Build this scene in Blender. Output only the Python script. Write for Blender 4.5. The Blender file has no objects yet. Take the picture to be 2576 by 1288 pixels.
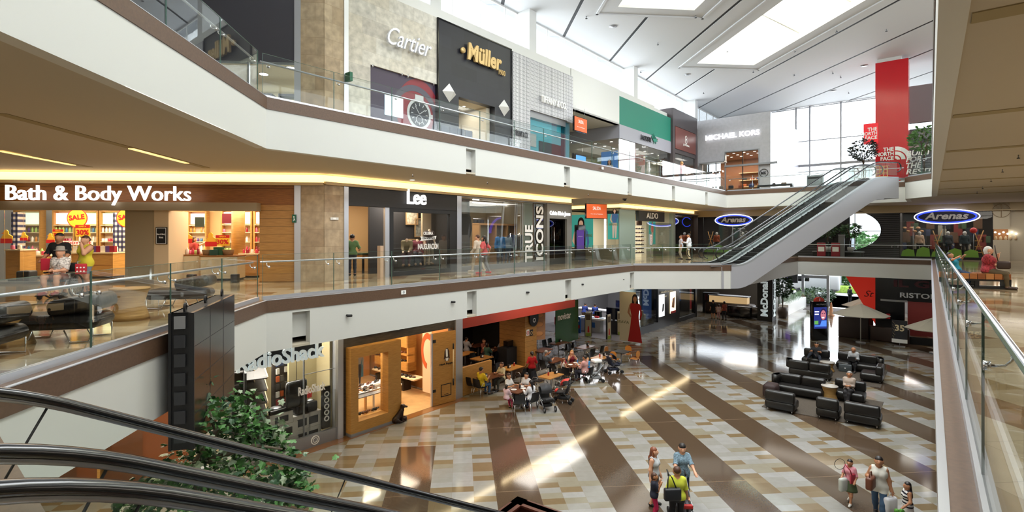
import bpy,bmesh,math,random
import numpy as np
from mathutils import Vector,Matrix
random.seed(7)
SC=bpy.context.scene
COL=SC.collection
# --- camera, sky, lights, exposure
FPX,CX,HY,EYE=1312.0,1288.0,592.0,1.65
cam=bpy.data.cameras.new('camera')
cam.sensor_width=36.0
cam.lens=FPX/2576*36.0
cam.shift_y=(HY-644)/2576
cam.clip_start=0.05
cam.clip_end=500
camo=bpy.data.objects.new('camera',cam)
COL.objects.link(camo)
camo.location=(0,0,EYE)
camo.rotation_euler=(math.pi/2,0,0)
SC.camera=camo
SC.view_settings.view_transform='Standard'
SC.view_settings.look='None'
SC.view_settings.gamma=1.0
SC.view_settings.use_curve_mapping=False
SC.view_settings.exposure=0.6
SC.cycles.use_denoising=True
SC.cycles.max_bounces=7
SC.cycles.diffuse_bounces=4
SC.cycles.glossy_bounces=3
SC.cycles.transmission_bounces=4
SC.cycles.transparent_max_bounces=14
SC.cycles.sample_clamp_indirect=6.0
SC.cycles.caustics_reflective=False
SC.cycles.caustics_refractive=False
wd=bpy.data.worlds.new('sky')
SC.world=wd
wd.use_nodes=True
wn=wd.node_tree.nodes
bg=wn['Background']
bg.inputs[0].default_value=(0.86,0.93,1.0,1)
bg.inputs[1].default_value=2.2
FX_,FY_=0.6363,0.7715
AF=math.atan2(FY_,FX_)
AN=AF-math.pi/2
AR=math.radians(5.48)
GZ=-5.75
UZ=5.0
CZ=14.3
SO=3.81
SG=-1.22
def W(f,l):
 return(f*FX_-l*FY_,f*FY_+l*FX_)
def W3(f,l,z):
 return(f*FX_-l*FY_,f*FY_+l*FX_,z)
def toFL(x,y):
 return(x*FX_+y*FY_,-x*FY_+y*FX_)
def UV(u,v):
 c,s=math.cos(AR),math.sin(AR)
 return(v*c-u*s,v*s+u*c)
def P(px,py,z):
 d=(EYE-z)*FPX/(py-HY)
 return((px-CX)/FPX*d,d,z)
def FXl(px,l):
 t=(px-CX)/FPX
 d=l/(FX_-FY_*t)
 return d*(FX_*t+FY_)
def LXf(px,f):
 t=(px-CX)/FPX
 d=f/(FX_*t+FY_)
 return d*(FX_-FY_*t)
def ZL(px,py,l):
 t=(px-CX)/FPX
 return EYE+(HY-py)/FPX*l/(FX_-FY_*t)
def ZF(px,py,f):
 t=(px-CX)/FPX
 return EYE+(HY-py)/FPX*f/(FX_*t+FY_)
def area(name,loc,rot,sx,sy,power,col=(1,1,1),spread=None):
 d=bpy.data.lights.new(name,'AREA')
 d.shape='RECTANGLE'
 d.size,d.size_y=sx,sy
 d.energy=power
 d.color=col
 if spread:
  d.spread=math.radians(spread)
 o=bpy.data.objects.new(name,d)
 COL.objects.link(o)
 o.location=loc
 o.rotation_euler=rot
 return o
DAY=(0.95,0.98,1.0)
WARM=(1.0,0.80,0.55)
NEUT=(1.0,0.93,0.84)
for u0,u1,v0,v1,kk in((14,36.9,17.2,21.6,1.0),(6,28.2,8.6,13.0,.7),(-12,19.6,0.0,4.4,.8)):
 c=UV((u0+u1)/2,(v0+v1)/2)
 area('roof_daylight',(c[0],c[1],CZ+4.8),(0,0,AR),(v1-v0)*.95,(u1-u0)*.97,3300*kk*(u1-u0)/22,DAY)
c=W(31,19.4)
area('clerestory_daylight',(c[0],c[1],13.2),(-math.pi/2,0,AF),36,2.4,2000,DAY)
c=W(60.5,5.5)
area('glass_wall_daylight',(c[0],c[1],9.5),(-math.pi/2,0,AN),14,9,2300,DAY)
c=W(22,-14.6)
area('added_right_fill',(c[0],c[1],11.2),(-math.pi/2,0,AF+math.pi),58,4.6,3700,DAY)  # added out of view to light the left slab edges from the front
SOFT=(1.0,.93,.83)
for f,l,z,sx,sy,pw in((9,14.8,SO-.02,5,1.6,60),(15,14.9,SO-.02,8,1.6,80),(23,14.9,SO-.02,8,1.6,80),(33,14.9,SO-.02,10,1.6,80),(44.5,9,SO-.02,2,10,70),(44.5,-2,SO-.02,2,6,60),(9,-3.5,SO-.02,12,2,260),(24,-3.5,SO-.02,14,2,260),(3,13,SO-.02,3,8,170),(-6,5,SO-.02,2,8,160),(14,16.3,SG-.06,9,.16,42),(23.5,16.3,SG-.06,9,.16,42),(37,16.3,SG-.06,12,.16,60),(47,5,SG-.06,.16,10,70),(55,5,SG-.06,.16,12,80)):  # added fill with no fixture; only the thin warm ones follow cove lines
 x,y=W(f,l)
 area('soffit_fill_and_cove',(x,y,z),(0,0,AF),sx,sy,pw,SOFT if sy>.2 or sx<1 else(1,.8,.5))
c=W(66,6)
area('entrance_daylight',(c[0],c[1],-3.4),(-math.pi/2,0,AN),12,4.2,700,DAY)
# --- materials
def lin(c):
 return tuple((v/12.92 if v<=0.04045 else((v+0.055)/1.055)**2.4)for v in c)
def hx(h):
 return lin((int(h[0:2],16)/255,int(h[2:4],16)/255,int(h[4:6],16)/255))
MATS={}
def M(name,col,rough=.5,metal=0.0,noise=None,bump=None,spec=.5,emit=0.0,coat=0.0):
 if name in MATS:
  return MATS[name]
 m=bpy.data.materials.new(name)
 m.use_nodes=True
 nt=m.node_tree
 b=nt.nodes['Principled BSDF']
 c=hx(col)if isinstance(col,str)else col
 b.inputs['Base Color'].default_value=(*c,1)
 b.inputs['Roughness'].default_value=rough
 b.inputs['Metallic'].default_value=metal
 b.inputs['Specular IOR Level'].default_value=spec
 if coat:
  b.inputs['Coat Weight'].default_value=coat
 if emit:
  b.inputs['Emission Color'].default_value=(*c,1)
  b.inputs['Emission Strength'].default_value=emit
 tc=nt.nodes.new('ShaderNodeTexCoord')
 if noise:
  n=nt.nodes.new('ShaderNodeTexNoise')
  n.inputs['Scale'].default_value=noise[0]
  n.inputs['Detail'].default_value=4
  vec=tc.outputs['Object']
  if len(noise)>2:
   mp=nt.nodes.new('ShaderNodeMapping')
   mp.inputs['Scale'].default_value=noise[2]
   nt.links.new(vec,mp.inputs[0])
   vec=mp.outputs[0]
  nt.links.new(vec,n.inputs['Vector'])
  r=nt.nodes.new('ShaderNodeValToRGB')
  a=noise[1]
  r.color_ramp.elements[0].position=.3
  r.color_ramp.elements[1].position=.7
  r.color_ramp.elements[0].color=(*[max(0,v*(1-a))for v in c],1)
  r.color_ramp.elements[1].color=(*[min(1,v*(1+a))for v in c],1)
  nt.links.new(n.outputs['Fac'],r.inputs[0])
  nt.links.new(r.outputs[0],b.inputs['Base Color'])
  if emit:
   nt.links.new(r.outputs[0],b.inputs['Emission Color'])
 if bump:
  n=nt.nodes.new('ShaderNodeTexNoise')
  n.inputs['Scale'].default_value=bump[0]
  nt.links.new(tc.outputs['Object'],n.inputs['Vector'])
  bp=nt.nodes.new('ShaderNodeBump')
  bp.inputs['Strength'].default_value=bump[1]
  bp.inputs['Distance'].default_value=.02
  nt.links.new(n.outputs['Fac'],bp.inputs['Height'])
  nt.links.new(bp.outputs[0],b.inputs['Normal'])
 MATS[name]=m
 return m
def glass(name,tint,refl=1.0,rough=0.0):
 if name in MATS:
  return MATS[name]
 m=bpy.data.materials.new(name)
 m.use_nodes=True
 nt=m.node_tree
 nt.nodes.clear()
 out=nt.nodes.new('ShaderNodeOutputMaterial')
 tr=nt.nodes.new('ShaderNodeBsdfTransparent')
 tr.inputs[0].default_value=(*tint,1)
 gl=nt.nodes.new('ShaderNodeBsdfGlossy')
 gl.inputs['Roughness'].default_value=rough
 fr=nt.nodes.new('ShaderNodeFresnel')
 fr.inputs[0].default_value=1.45
 mu=nt.nodes.new('ShaderNodeMath')
 mu.operation='MULTIPLY'
 mu.inputs[1].default_value=refl
 mx=nt.nodes.new('ShaderNodeMixShader')
 nt.links.new(fr.outputs[0],mu.inputs[0])
 nt.links.new(mu.outputs[0],mx.inputs[0])
 nt.links.new(tr.outputs[0],mx.inputs[1])
 nt.links.new(gl.outputs[0],mx.inputs[2])
 nt.links.new(mx.outputs[0],out.inputs[0])
 MATS[name]=m
 return m
def emis(name,col,s):
 if name in MATS:
  return MATS[name]
 m=bpy.data.materials.new(name)
 m.use_nodes=True
 nt=m.node_tree
 b=nt.nodes['Principled BSDF']
 c=hx(col)if isinstance(col,str)else col
 b.inputs['Base Color'].default_value=(*c,1)
 b.inputs['Emission Color'].default_value=(*c,1)
 b.inputs['Emission Strength'].default_value=s
 MATS[name]=m
 return m
class NG:
 """tiny helper to write node maths"""
 def __init__(self,name,rough,spec=.5):
  self.m=bpy.data.materials.new(name)
  self.m.use_nodes=True
  self.nt=self.m.node_tree
  self.b=self.nt.nodes['Principled BSDF']
  self.b.inputs['Roughness'].default_value=rough
  self.b.inputs['Specular IOR Level'].default_value=spec
  tc=self.nt.nodes.new('ShaderNodeTexCoord')
  sp=self.nt.nodes.new('ShaderNodeSeparateXYZ')
  self.vec=tc.outputs['Object']
  self.nt.links.new(self.vec,sp.inputs[0])
  self.x,self.y,self.z=sp.outputs
  MATS[name]=self.m
 def put(self,sock,v):
  if isinstance(v,(int,float)):
   sock.default_value=v
  else:
   self.nt.links.new(v,sock)
 def op(self,o,a,b=0.0):
  n=self.nt.nodes.new('ShaderNodeMath')
  n.operation=o
  self.put(n.inputs[0],a)
  self.put(n.inputs[1],b)
  return n.outputs[0]
 def rnd(self,a,b):
  c=self.nt.nodes.new('ShaderNodeCombineXYZ')
  self.put(c.inputs[0],a)
  self.put(c.inputs[1],b)
  w=self.nt.nodes.new('ShaderNodeTexWhiteNoise')
  self.nt.links.new(c.outputs[0],w.inputs['Vector'])
  return w.outputs['Value']
 def noise(self,s,d=3):
  n=self.nt.nodes.new('ShaderNodeTexNoise')
  n.inputs['Scale'].default_value=s
  n.inputs['Detail'].default_value=d
  self.nt.links.new(self.vec,n.inputs['Vector'])
  return n.outputs['Fac']
 def ramp(self,f,stops,const=False):
  r=self.nt.nodes.new('ShaderNodeValToRGB')
  cr=r.color_ramp
  if const:
   cr.interpolation='CONSTANT'
  while len(cr.elements)<len(stops):
   cr.elements.new(.5)
  for e,(p,c)in zip(cr.elements,stops):
   e.position=p
   e.color=(*hx(c),1)
  self.put(r.inputs[0],f)
  return r.outputs[0]
 def mix(self,f,a,b,mode='MIX'):
  n=self.nt.nodes.new('ShaderNodeMix')
  n.data_type='RGBA'
  n.blend_type=mode
  self.put(n.inputs[0],f)
  for i,v in((6,a),(7,b)):
   if isinstance(v,str):
    n.inputs[i].default_value=(*hx(v),1)
   else:
    self.nt.links.new(v,n.inputs[i])
  return n.outputs[2]
 def done(self,col,emit=0):
  self.nt.links.new(col,self.b.inputs['Base Color'])
  if emit:
   self.nt.links.new(col,self.b.inputs['Emission Color'])
   self.b.inputs['Emission Strength'].default_value=emit
  return self.m
 def line(self,coord,period,width):
  f=self.op('FRACT',self.op('DIVIDE',coord,period))
  return self.op('LESS_THAN',f,width/period)
def tile_floor(name,striped,cu,cv,ramp,rough=.09):
 g=NG(name,rough,.6)
 u,v=g.y,g.x
 iu=g.op('FLOOR',g.op('DIVIDE',u,cu))
 vv=g.op('ADD',v,2.18)
 iv=g.op('FLOOR',g.op('DIVIDE',vv,cv))
 c=g.ramp(g.rnd(iu,iv),ramp,True)
 j=g.op('MAXIMUM',g.line(u,cu,.006),g.line(vv,cv,.006))
 c=g.mix(g.op('MULTIPLY',j,.55),c,'7a6a54')
 c=g.mix(.10,c,g.ramp(g.noise(5),[(.35,'a89a80'),(.65,'ffffff')]),'MULTIPLY')
 if striped:
  k=g.op('FLOOR',g.op('DIVIDE',vv,3.148))
  vl=g.op('MULTIPLY',k,3.148)
  fr=g.op('SUBTRACT',vv,vl)
  st=g.op('LESS_THAN',fr,1.259)
  cond=g.op('LESS_THAN',u,g.op('ADD',vl,18.52))
  br=g.ramp(g.noise(28,5),[(.3,'4a3c2e'),(.7,'534335')])
  br=g.mix(g.op('MULTIPLY',g.line(u,5.0,.02),.5),br,'a08870')
  c=g.mix(g.op('MULTIPLY',st,cond),c,br)
 return g.done(c)
def brick_mat(name,cx,cz,cols,joint,rough=.6,jw=.012,axis='x',blotch=.55):
 """courses of stone or panel: random tone per block, half offset per course"""
 g=NG(name,rough)
 a=g.x if axis=='x' else g.y
 iz=g.op('FLOOR',g.op('DIVIDE',g.z,cz))
 off=g.op('MULTIPLY',g.op('FRACT',g.op('MULTIPLY',iz,.5)),cx)
 xx=g.op('ADD',a,off)
 ix=g.op('FLOOR',g.op('DIVIDE',xx,cx))
 c=g.ramp(g.rnd(ix,iz),cols)
 c=g.mix(blotch,c,g.ramp(g.noise(4,5),[(.3,'9a9a9a'),(.7,'ffffff')]),'MULTIPLY')
 j=g.op('MAXIMUM',g.line(xx,cx,jw),g.line(g.z,cz,jw))
 return g.done(g.mix(j,c,joint))
def wood(name,base,dark,plank=.28,rough=.45):
 g=NG(name,rough)
 n=g.nt.nodes.new('ShaderNodeTexNoise')
 mp=g.nt.nodes.new('ShaderNodeMapping')
 mp.inputs['Scale'].default_value=(1.2,1.2,22)
 g.nt.links.new(g.vec,mp.inputs[0])
 g.nt.links.new(mp.outputs[0],n.inputs['Vector'])
 n.inputs['Scale'].default_value=2.5
 n.inputs['Detail'].default_value=5
 c=g.ramp(n.outputs['Fac'],[(.3,dark),(.7,base)])
 if plank:
  c=g.mix(g.op('MULTIPLY',g.line(g.z,plank,.012),.75),c,'2a1808')
 return g.done(c)
WHT=[(0,'8c8a84'),(.3,'949390'),(.55,'868070'),(.72,'75644a'),(.87,'7c6c53')]
m_ground=tile_floor('ground_tiles',True,.3148,.6296,WHT)
m_mid=tile_floor('gallery_tiles',False,.63,.6296,[(0,'b9ab90'),(.35,'a8977a'),(.6,'94805f'),(.8,'86694a')],.08)
m_white=M('white_plaster','d4d4d1',.7)
m_fascia=M('fascia_plaster','cfcfcb',.65)
m_soffit=M('soffit_paint','bab09e',.8)
m_ceil=M('roof_ceiling_paint','cbccce',.8)
m_dark=M('black_gap','15151a',.6)
m_brown=M('brown_stone','5e4737',.45,noise=(26,.14))
m_alu=M('brushed_aluminium','c9ccd4',.32,.75)
m_chrome=M('chrome','d6d8dc',.12,1.0)
m_steel=M('grey_steel','9a9ca0',.35,.6)
m_glass=glass('rail_glass',(.965,.985,.975),.28)
m_shopglass=glass('shop_glass',(.965,.98,.975),.55)
m_winglass=glass('window_glass',(.95,.97,.98),.8)
m_edge=M('glass_edge','4d6a60',.15,0,spec=.8)
m_black=M('matt_black','141416',.55)
m_gloss=M('gloss_black','0c0c0f',.15)
m_rubber=M('black_rubber','0b0b0d',.22,spec=.6)
m_stone=brick_mat('sand_stone',.62,.62,[(0,'b09a7c'),(.5,'bda98c'),(1,'a58d70')],'8f7b60')
m_oak=wood('oak_panel','b98848','9a6c36')
m_oakdark=wood('sign_band_wood','9c6428','774718',.55)
m_oaksm=wood('oak_smooth','c8964f','a8783a',0)
m_screenw=emis('white_letter_light','ffffff',1.1)
m_lw=M('white_letter','f2f2f0',.4)
m_cove=emis('cove_glow',(1.0,.70,.26),1.5)
m_lamp=emis('lamp_glow',(1.0,.92,.78),6.0)
m_lampc=emis('cool_lamp_glow',(.95,.98,1.0),6.0)
# --- mesh helpers
class MB:
 def __init__(self):
  self.v,self.f,self.mi,self.sm=[],[],[],[]
 def add(self,vs,fs,m=0,smooth=False):
  o=len(self.v)
  self.v.extend(vs)
  for f in fs:
   self.f.append([i+o for i in f])
   self.mi.append(m)
   self.sm.append(smooth)
  return self
 def box(self,x0,y0,z0,x1,y1,z1,m=0):
  if x0>x1:x0,x1=x1,x0
  if y0>y1:y0,y1=y1,y0
  if z0>z1:z0,z1=z1,z0
  vs=[(x,y,z)for z in(z0,z1)for y in(y0,y1)for x in(x0,x1)]
  return self.add(vs,[(0,2,3,1),(4,5,7,6),(0,1,5,4),(2,6,7,3),(0,4,6,2),(1,3,7,5)],m)
 def obox(self,c,s,rz=0,m=0,rx=0,ry=0):
  R=Matrix.Rotation(rz,3,'Z')@Matrix.Rotation(ry,3,'Y')@Matrix.Rotation(rx,3,'X')
  vs=[tuple(Vector(c)+R@Vector((x*s[0]/2,y*s[1]/2,z*s[2]/2)))for z in(-1,1)for y in(-1,1)for x in(-1,1)]
  return self.add(vs,[(0,2,3,1),(4,5,7,6),(0,1,5,4),(2,6,7,3),(0,4,6,2),(1,3,7,5)],m)
 def rbox(self,x0,y0,z0,x1,y1,z1,r,m=0,seg=3):
  """box with rounded vertical edges and softened top and bottom"""
  pts=[]
  for cx,cy,a0 in((x1-r,y1-r,0),(x0+r,y1-r,90),(x0+r,y0+r,180),(x1-r,y0+r,270)):
   for k in range(seg+1):
    a=math.radians(a0+90*k/seg)
    pts.append((cx,cy,math.cos(a),math.sin(a)))
  rings=[]
  for k in range(seg+1):
   a=math.pi/2*k/seg
   rings.append((r*(1-math.sin(a)),z0+r*(1-math.cos(a))))
  rings=[(i,z)for i,z in[(r-r*math.sin(math.pi/2*k/seg),z0+r-r*math.cos(math.pi/2*k/seg))for k in range(seg+1)]]
  rings+=[(i,z0+z1-z)for i,z in reversed(rings)]
  vs,n=[],len(pts)
  for i,z in rings:
   for cx,cy,ca,sa in pts:
    vs.append((cx+(r-i)*ca,cy+(r-i)*sa,z))
  fs=[]
  for a in range(len(rings)-1):
   for b in range(n):
    c=(b+1)%n
    fs.append((a*n+b,a*n+c,(a+1)*n+c,(a+1)*n+b))
  fs.append(tuple(reversed(range(n))))
  fs.append(tuple(range((len(rings)-1)*n,len(rings)*n)))
  return self.add(vs,fs,m,True)
 def prism(self,poly,z0,z1,m=0):
  n=len(poly)
  ar=sum(poly[i][0]*poly[(i+1)%n][1]-poly[(i+1)%n][0]*poly[i][1]for i in range(n))
  if ar<0:
   poly=poly[::-1]
  vs=[(p[0],p[1],z0)for p in poly]+[(p[0],p[1],z1)for p in poly]
  fs=[tuple(reversed(range(n))),tuple(range(n,2*n))]
  fs+=[(i,(i+1)%n,n+(i+1)%n,n+i)for i in range(n)]
  return self.add(vs,fs,m)
 def wallprism(self,poly,y0,y1,m=0):
  """outline given in (x, z), extruded along y"""
  n=len(poly)
  vs=[(p[0],y0,p[1])for p in poly]+[(p[0],y1,p[1])for p in poly]
  ar=sum(poly[i][0]*poly[(i+1)%n][1]-poly[(i+1)%n][0]*poly[i][1]for i in range(n))
  fr,bk=tuple(range(n)),tuple(reversed(range(n,2*n)))
  sd=[(i,n+i,n+(i+1)%n,(i+1)%n)for i in range(n)]
  fs=[fr,bk]+sd
  if ar<0:
   fs=[tuple(reversed(f))for f in fs]
  return self.add(vs,fs,m)
 def poly(self,pts,m=0):
  return self.add([tuple(p)for p in pts],[tuple(range(len(pts)))],m)
 def tube(self,pts,r,n=8,m=0,caps=True,rs=None,flat=1.0):
  pts=[Vector(p)for p in pts]
  vs,fs=[],[]
  up=Vector((0,0,1))
  prev=None
  for i,p in enumerate(pts):
   t=(pts[min(i+1,len(pts)-1)]-pts[max(i-1,0)])
   if t.length<1e-9:
    t=Vector((0,0,1))
   t.normalize()
   if prev is None:
    a=t.cross(up)
    if a.length<.05:
     a=t.cross(Vector((0,1,0)))
   else:
    a=prev-t*prev.dot(t)
   a.normalize()
   prev=a
   b=t.cross(a)
   rr=rs[i]if rs else r
   for k in range(n):
    q=2*math.pi*k/n
    vs.append(tuple(p+a*(rr*math.cos(q))+b*(rr*flat*math.sin(q))))
  for i in range(len(pts)-1):
   for k in range(n):
    c=(k+1)%n
    fs.append((i*n+k,i*n+c,(i+1)*n+c,(i+1)*n+k))
  if caps:
   fs.append(tuple(reversed(range(n))))
   fs.append(tuple(range((len(pts)-1)*n,len(pts)*n)))
  return self.add(vs,fs,m,True)
 def lathe(self,prof,n=16,c=(0,0,0),m=0,sx=1,sy=1):
  vs,fs=[],[]
  for r,z in prof:
   for k in range(n):
    a=2*math.pi*k/n
    vs.append((c[0]+r*sx*math.cos(a),c[1]+r*sy*math.sin(a),c[2]+z))
  for i in range(len(prof)-1):
   for k in range(n):
    q=(k+1)%n
    fs.append((i*n+k,i*n+q,(i+1)*n+q,(i+1)*n+k))
  fs.append(tuple(reversed(range(n))))
  fs.append(tuple(range((len(prof)-1)*n,len(prof)*n)))
  return self.add(vs,fs,m,True)
 def ball(self,c,r,m=0,n=10,s=(1,1,1)):
  prof=[(math.sin(math.pi*i/n),-math.cos(math.pi*i/n))for i in range(n+1)]
  vs,fs=[],[]
  for a,z in prof:
   for k in range(n):
    q=2*math.pi*k/n
    vs.append((c[0]+r*s[0]*a*math.cos(q),c[1]+r*s[1]*a*math.sin(q),c[2]+r*s[2]*z))
  for i in range(n):
   for k in range(n):
    q=(k+1)%n
    fs.append((i*n+k,i*n+q,(i+1)*n+q,(i+1)*n+k))
  return self.add(vs,fs,m,True)
 def disc(self,c,r,y,m=0,n=24,rz=None,dy=.01):
  rz=rz or r
  return self.wallprism([(c[0]+r*math.cos(2*math.pi*k/n),c[1]+rz*math.sin(2*math.pi*k/n))for k in range(n)],y,y+dy,m)
 def ring(self,c,r0,r1,y,m=0,n=32,asp=1.0,dy=.02,a0=0,a1=360):
  vs,fs=[],[]
  full=abs(a1-a0)>=360
  k_n=n if full else n+1
  for k in range(k_n):
   a=math.radians(a0+(a1-a0)*k/n)
   for r in(r0,r1):
    for yy in(y,y+dy):
     vs.append((c[0]+r*math.cos(a),yy,c[1]+r*asp*math.sin(a)))
  for k in range(n):
   q=(k+1)%k_n
   a,b=4*k,4*q
   fs+=[(a,b,b+2,a+2),(a+1,a+3,b+3,b+1),(a+2,b+2,b+3,a+3),(a,a+1,b+1,b)]
  return self.add(vs,fs,m)
 def xf(self,mat):
  self.v=[tuple(mat@Vector(p))for p in self.v]
  return self
 def merge(self,o,mat=None,m=None):
  vs=[tuple(mat@Vector(p))for p in o.v]if mat else o.v
  k=len(self.v)
  self.v.extend(vs)
  self.f.extend([[i+k for i in f]for f in o.f])
  self.mi.extend(o.mi if m is None else[m]*len(o.f))
  self.sm.extend(o.sm)
  return self
 def build(self,name,mats,parent=None,loc=None,rz=None):
  us=sorted({i for f in self.f for i in f})
  if len(us)<len(self.v):
   mp={q:k for k,q in enumerate(us)}
   self.v,self.f=[self.v[q]for q in us],[[mp[i]for i in f]for f in self.f]
  me=bpy.data.meshes.new(name)
  me.from_pydata([tuple(p)for p in self.v],[],self.f)
  if not isinstance(mats,(list,tuple)):
   mats=[mats]
  for k in mats:
   me.materials.append(k)
  me.polygons.foreach_set('material_index',self.mi)
  me.polygons.foreach_set('use_smooth',self.sm)
  me.update()
  o=bpy.data.objects.new(name,me)
  COL.objects.link(o)
  if parent is not None:
   o.parent=parent
  if loc is not None:
   o.location=loc
  if rz is not None:
   o.rotation_euler=(0,0,rz)
  return o
def tag(o,label,cat,group=None,kind=None):
 o['label']=label
 o['category']=cat
 if group:
  o['group']=group
 if kind:
  o['kind']=kind
 return o
def thing(name,label,cat,loc=(0,0,0),rz=0.0,group=None):
 o=bpy.data.objects.new(name,None)
 o.empty_display_size=.2
 COL.objects.link(o)
 o.location=loc
 o.rotation_euler=(0,0,rz)
 return tag(o,label,cat,group)
def struct(name,mb,mats,loc=None,rz=None):
 o=mb.build(name,mats,None,loc,rz)
 o['kind']='structure'
 return o
def tree_copy(root,loc,rz,label=None,group=None,scale=None):
 r=root.copy()
 COL.objects.link(r)
 r.location=loc
 r.rotation_euler=(0,0,rz)
 if scale:
  r.scale=scale
 if label:
  r['label']=label
 if group:
  r['group']=group
 for ch in[c for c in root.children]:
  c=ch.copy()
  COL.objects.link(c)
  c.parent=r
  for g in[q for q in ch.children]:
   d=g.copy()
   COL.objects.link(d)
   d.parent=c
 return r
_tc={}
def text_mb(s,w=None,h=None,depth=.03,bold=0.0,shear=0.0,m=0,spacing=1.0):
 """letters in the x-z plane, facing -y, centred on x, baseline at z = 0"""
 key=(s,bold,shear,spacing)
 if key not in _tc:
  cu=bpy.data.curves.new('letters','FONT')
  cu.body=s
  cu.align_x='CENTER'
  cu.size=1.0
  cu.extrude=.5
  cu.offset=bold
  cu.shear=shear
  cu.space_character=spacing
  cu.resolution_u=3
  o=bpy.data.objects.new('letters',cu)
  COL.objects.link(o)
  dg=bpy.context.evaluated_depsgraph_get()
  me=bpy.data.meshes.new_from_object(o.evaluated_get(dg))
  vs=[tuple(v.co)for v in me.vertices]
  fs=[tuple(p.vertices)for p in me.polygons]
  bpy.data.objects.remove(o)
  bpy.data.curves.remove(cu)
  bpy.data.meshes.remove(me)
  _tc[key]=(vs,fs)
 vs,fs=_tc[key]
 xs=[v[0]for v in vs]
 ys=[v[1]for v in vs]
 ww,hh=max(xs)-min(xs),max(ys)-min(ys)
 kx=w/ww if w else(h/hh)
 kz=h/hh if h else(w/ww)
 cx=(max(xs)+min(xs))/2
 y0=min(ys)if h else 0
 mb=MB()
 mb.add([((v[0]-cx)*kx,(-v[2]-.5)*depth,(v[1]-y0)*kz)for v in vs],fs,m)
 return mb
def T(x=0,y=0,z=0,rz=0,rx=0,ry=0,s=1):
 return Matrix.Translation((x,y,z))@Matrix.Rotation(rz,4,'Z')@Matrix.Rotation(ry,4,'Y')@Matrix.Rotation(rx,4,'X')@Matrix.Scale(s,4)
def clip(poly,fn):
 """keep the part of a polygon where fn >= 0"""
 out=[]
 for i,a in enumerate(poly):
  b=poly[(i+1)%len(poly)]
  fa,fb=fn(a),fn(b)
  if fa>=0:
   out.append(a)
  if(fa>=0)!=(fb>=0):
   t=fa/(fa-fb)
   out.append((a[0]+t*(b[0]-a[0]),a[1]+t*(b[1]-a[1])))
 return out
 # --- large structure: floors, soffits, slab edges, walls, roof
def RL(f):
 return-0.07+0.0137*f
A_,B_,C_,D_,E_=(.58,7.33),(6.03,12.8),(25.6,12.67),(29.05,8.78),(43.0,8.2)
R1,R0=(43.0,RL(43)),(.58,RL(.58))
CU,EU,L1,L2=(41.5,12.8),(41.5,1.7),(38.17,1.66),(36.6,RL(36.6))
MID_LOOP=[A_,B_,C_,D_,E_,R1,R0]
AU,RU=(-3.8,3.03),(-3.8,RL(-3.8))
UP_LOOP=[AU,B_,CU,EU,L1,L2,RU]
def flat(name,fl,z0,z1,mat):
 """slab given in F,L; the object is turned so that its axes follow the floor tiles"""
 pts=[]
 for f,l in fl:
  x,y=W(f,l)
  c,s=math.cos(AR),math.sin(AR)
  pts.append((x*c+y*s,-x*s+y*c))
 return struct(name,MB().prism(pts,z0,z1),mat,(0,0,0),AR)
flat('floor',[(-12,-22),(75,-22),(75,34),(-12,34)],GZ-.2,GZ,m_ground)
mid_pieces=[[(-8,-14),(.58,-14),(.58,30),(-8,30)],[A_,B_,C_,D_,E_,(43,26),(.58,26)],[(43,-14),(52,-14),(52,26),(43,26)],[(.58,-14),(43,-14),R1,R0]]
up_pieces=[[(-8,-14),(-3.8,-14),(-3.8,30),(-8,30)],[AU,B_,CU,(41.5,26),(-3.8,26)],[(41.5,-14),(57.8,-14),(57.8,26),(41.5,26)],[L2,L1,EU,(41.5,-14),(36.6,-14)],[(-3.8,-14),(36.6,-14),L2,RU]]
for p in mid_pieces:
 flat('floor',p,-.06,0,m_mid)
 flat('ceiling',p,SG,SG+.06,m_soffit)
for p in up_pieces:
 flat('floor',p,UZ-.06,UZ,m_mid)
 flat('ceiling',p,SO,SO+.06,m_soffit)
SLOTS_M={1:[FXl(757,12.8),FXl(1184,12.8),FXl(1425,12.8),FXl(1584,12.8)]}
SLOTS_U={1:[FXl(x,12.8)for x in(1184,1426,1584,1694,1777)]}
def edge_loop(loop,zt,slots,tag_):
 n=len(loop)
 for i in range(n):
  a,b=W(*loop[i]),W(*loop[(i+1)%n])
  ang=math.atan2(b[1]-a[1],b[0]-a[0])
  ln=math.hypot(b[0]-a[0],b[1]-a[1])
  band=MB()
  band.box(0,-.03,zt-.25,ln,.16,zt+.05)
  o=struct('trim_%d'%(i+1+tag_),band,m_brown,(a[0],a[1],0),ang)
  w=MB()
  zb,zf=zt-1.22,zt-.25
  cuts=[]
  for f in slots.get(i,[]):
   cuts.append(f-loop[i][0])
  x=0
  for c in cuts:
   g=.24
   w.box(x,-.012,zb,c-g,.2,zf)
   w.box(c-g,-.012,zf-.07,c+g,.2,zf)
   w.box(c-g-.05,.2,zb+.22,c+g+.05,.34,zf)
   x=c+g
  w.box(x,-.012,zb,ln,.2,zf)
  if not cuts:
   w.box(0,.2,zb,ln,.22,zf)
  struct('wall_slab_edge_%d'%(i+1+tag_),w,m_fascia,(a[0],a[1],0),ang)
edge_loop(MID_LOOP,0,SLOTS_M,0)
edge_loop(UP_LOOP,UZ,SLOTS_U,10)
RLTS=[(-4,19.6,0.0,4.4),(6,28.2,8.6,13.0),(14,36.9,17.2,21.6)]
SLOTV=[6.45+4.24*k for k in range(-3,9)]
U0,U1,V0,V1=-14.0,76.0,-22.0,52.0
def in_hall(p):
 x,y=UV(*p)
 return 18.7-toFL(x,y)[1]
def far_wall(p):
 x,y=UV(*p)
 return 58.3-toFL(x,y)[0]
ce=MB()
gap=MB()
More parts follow.
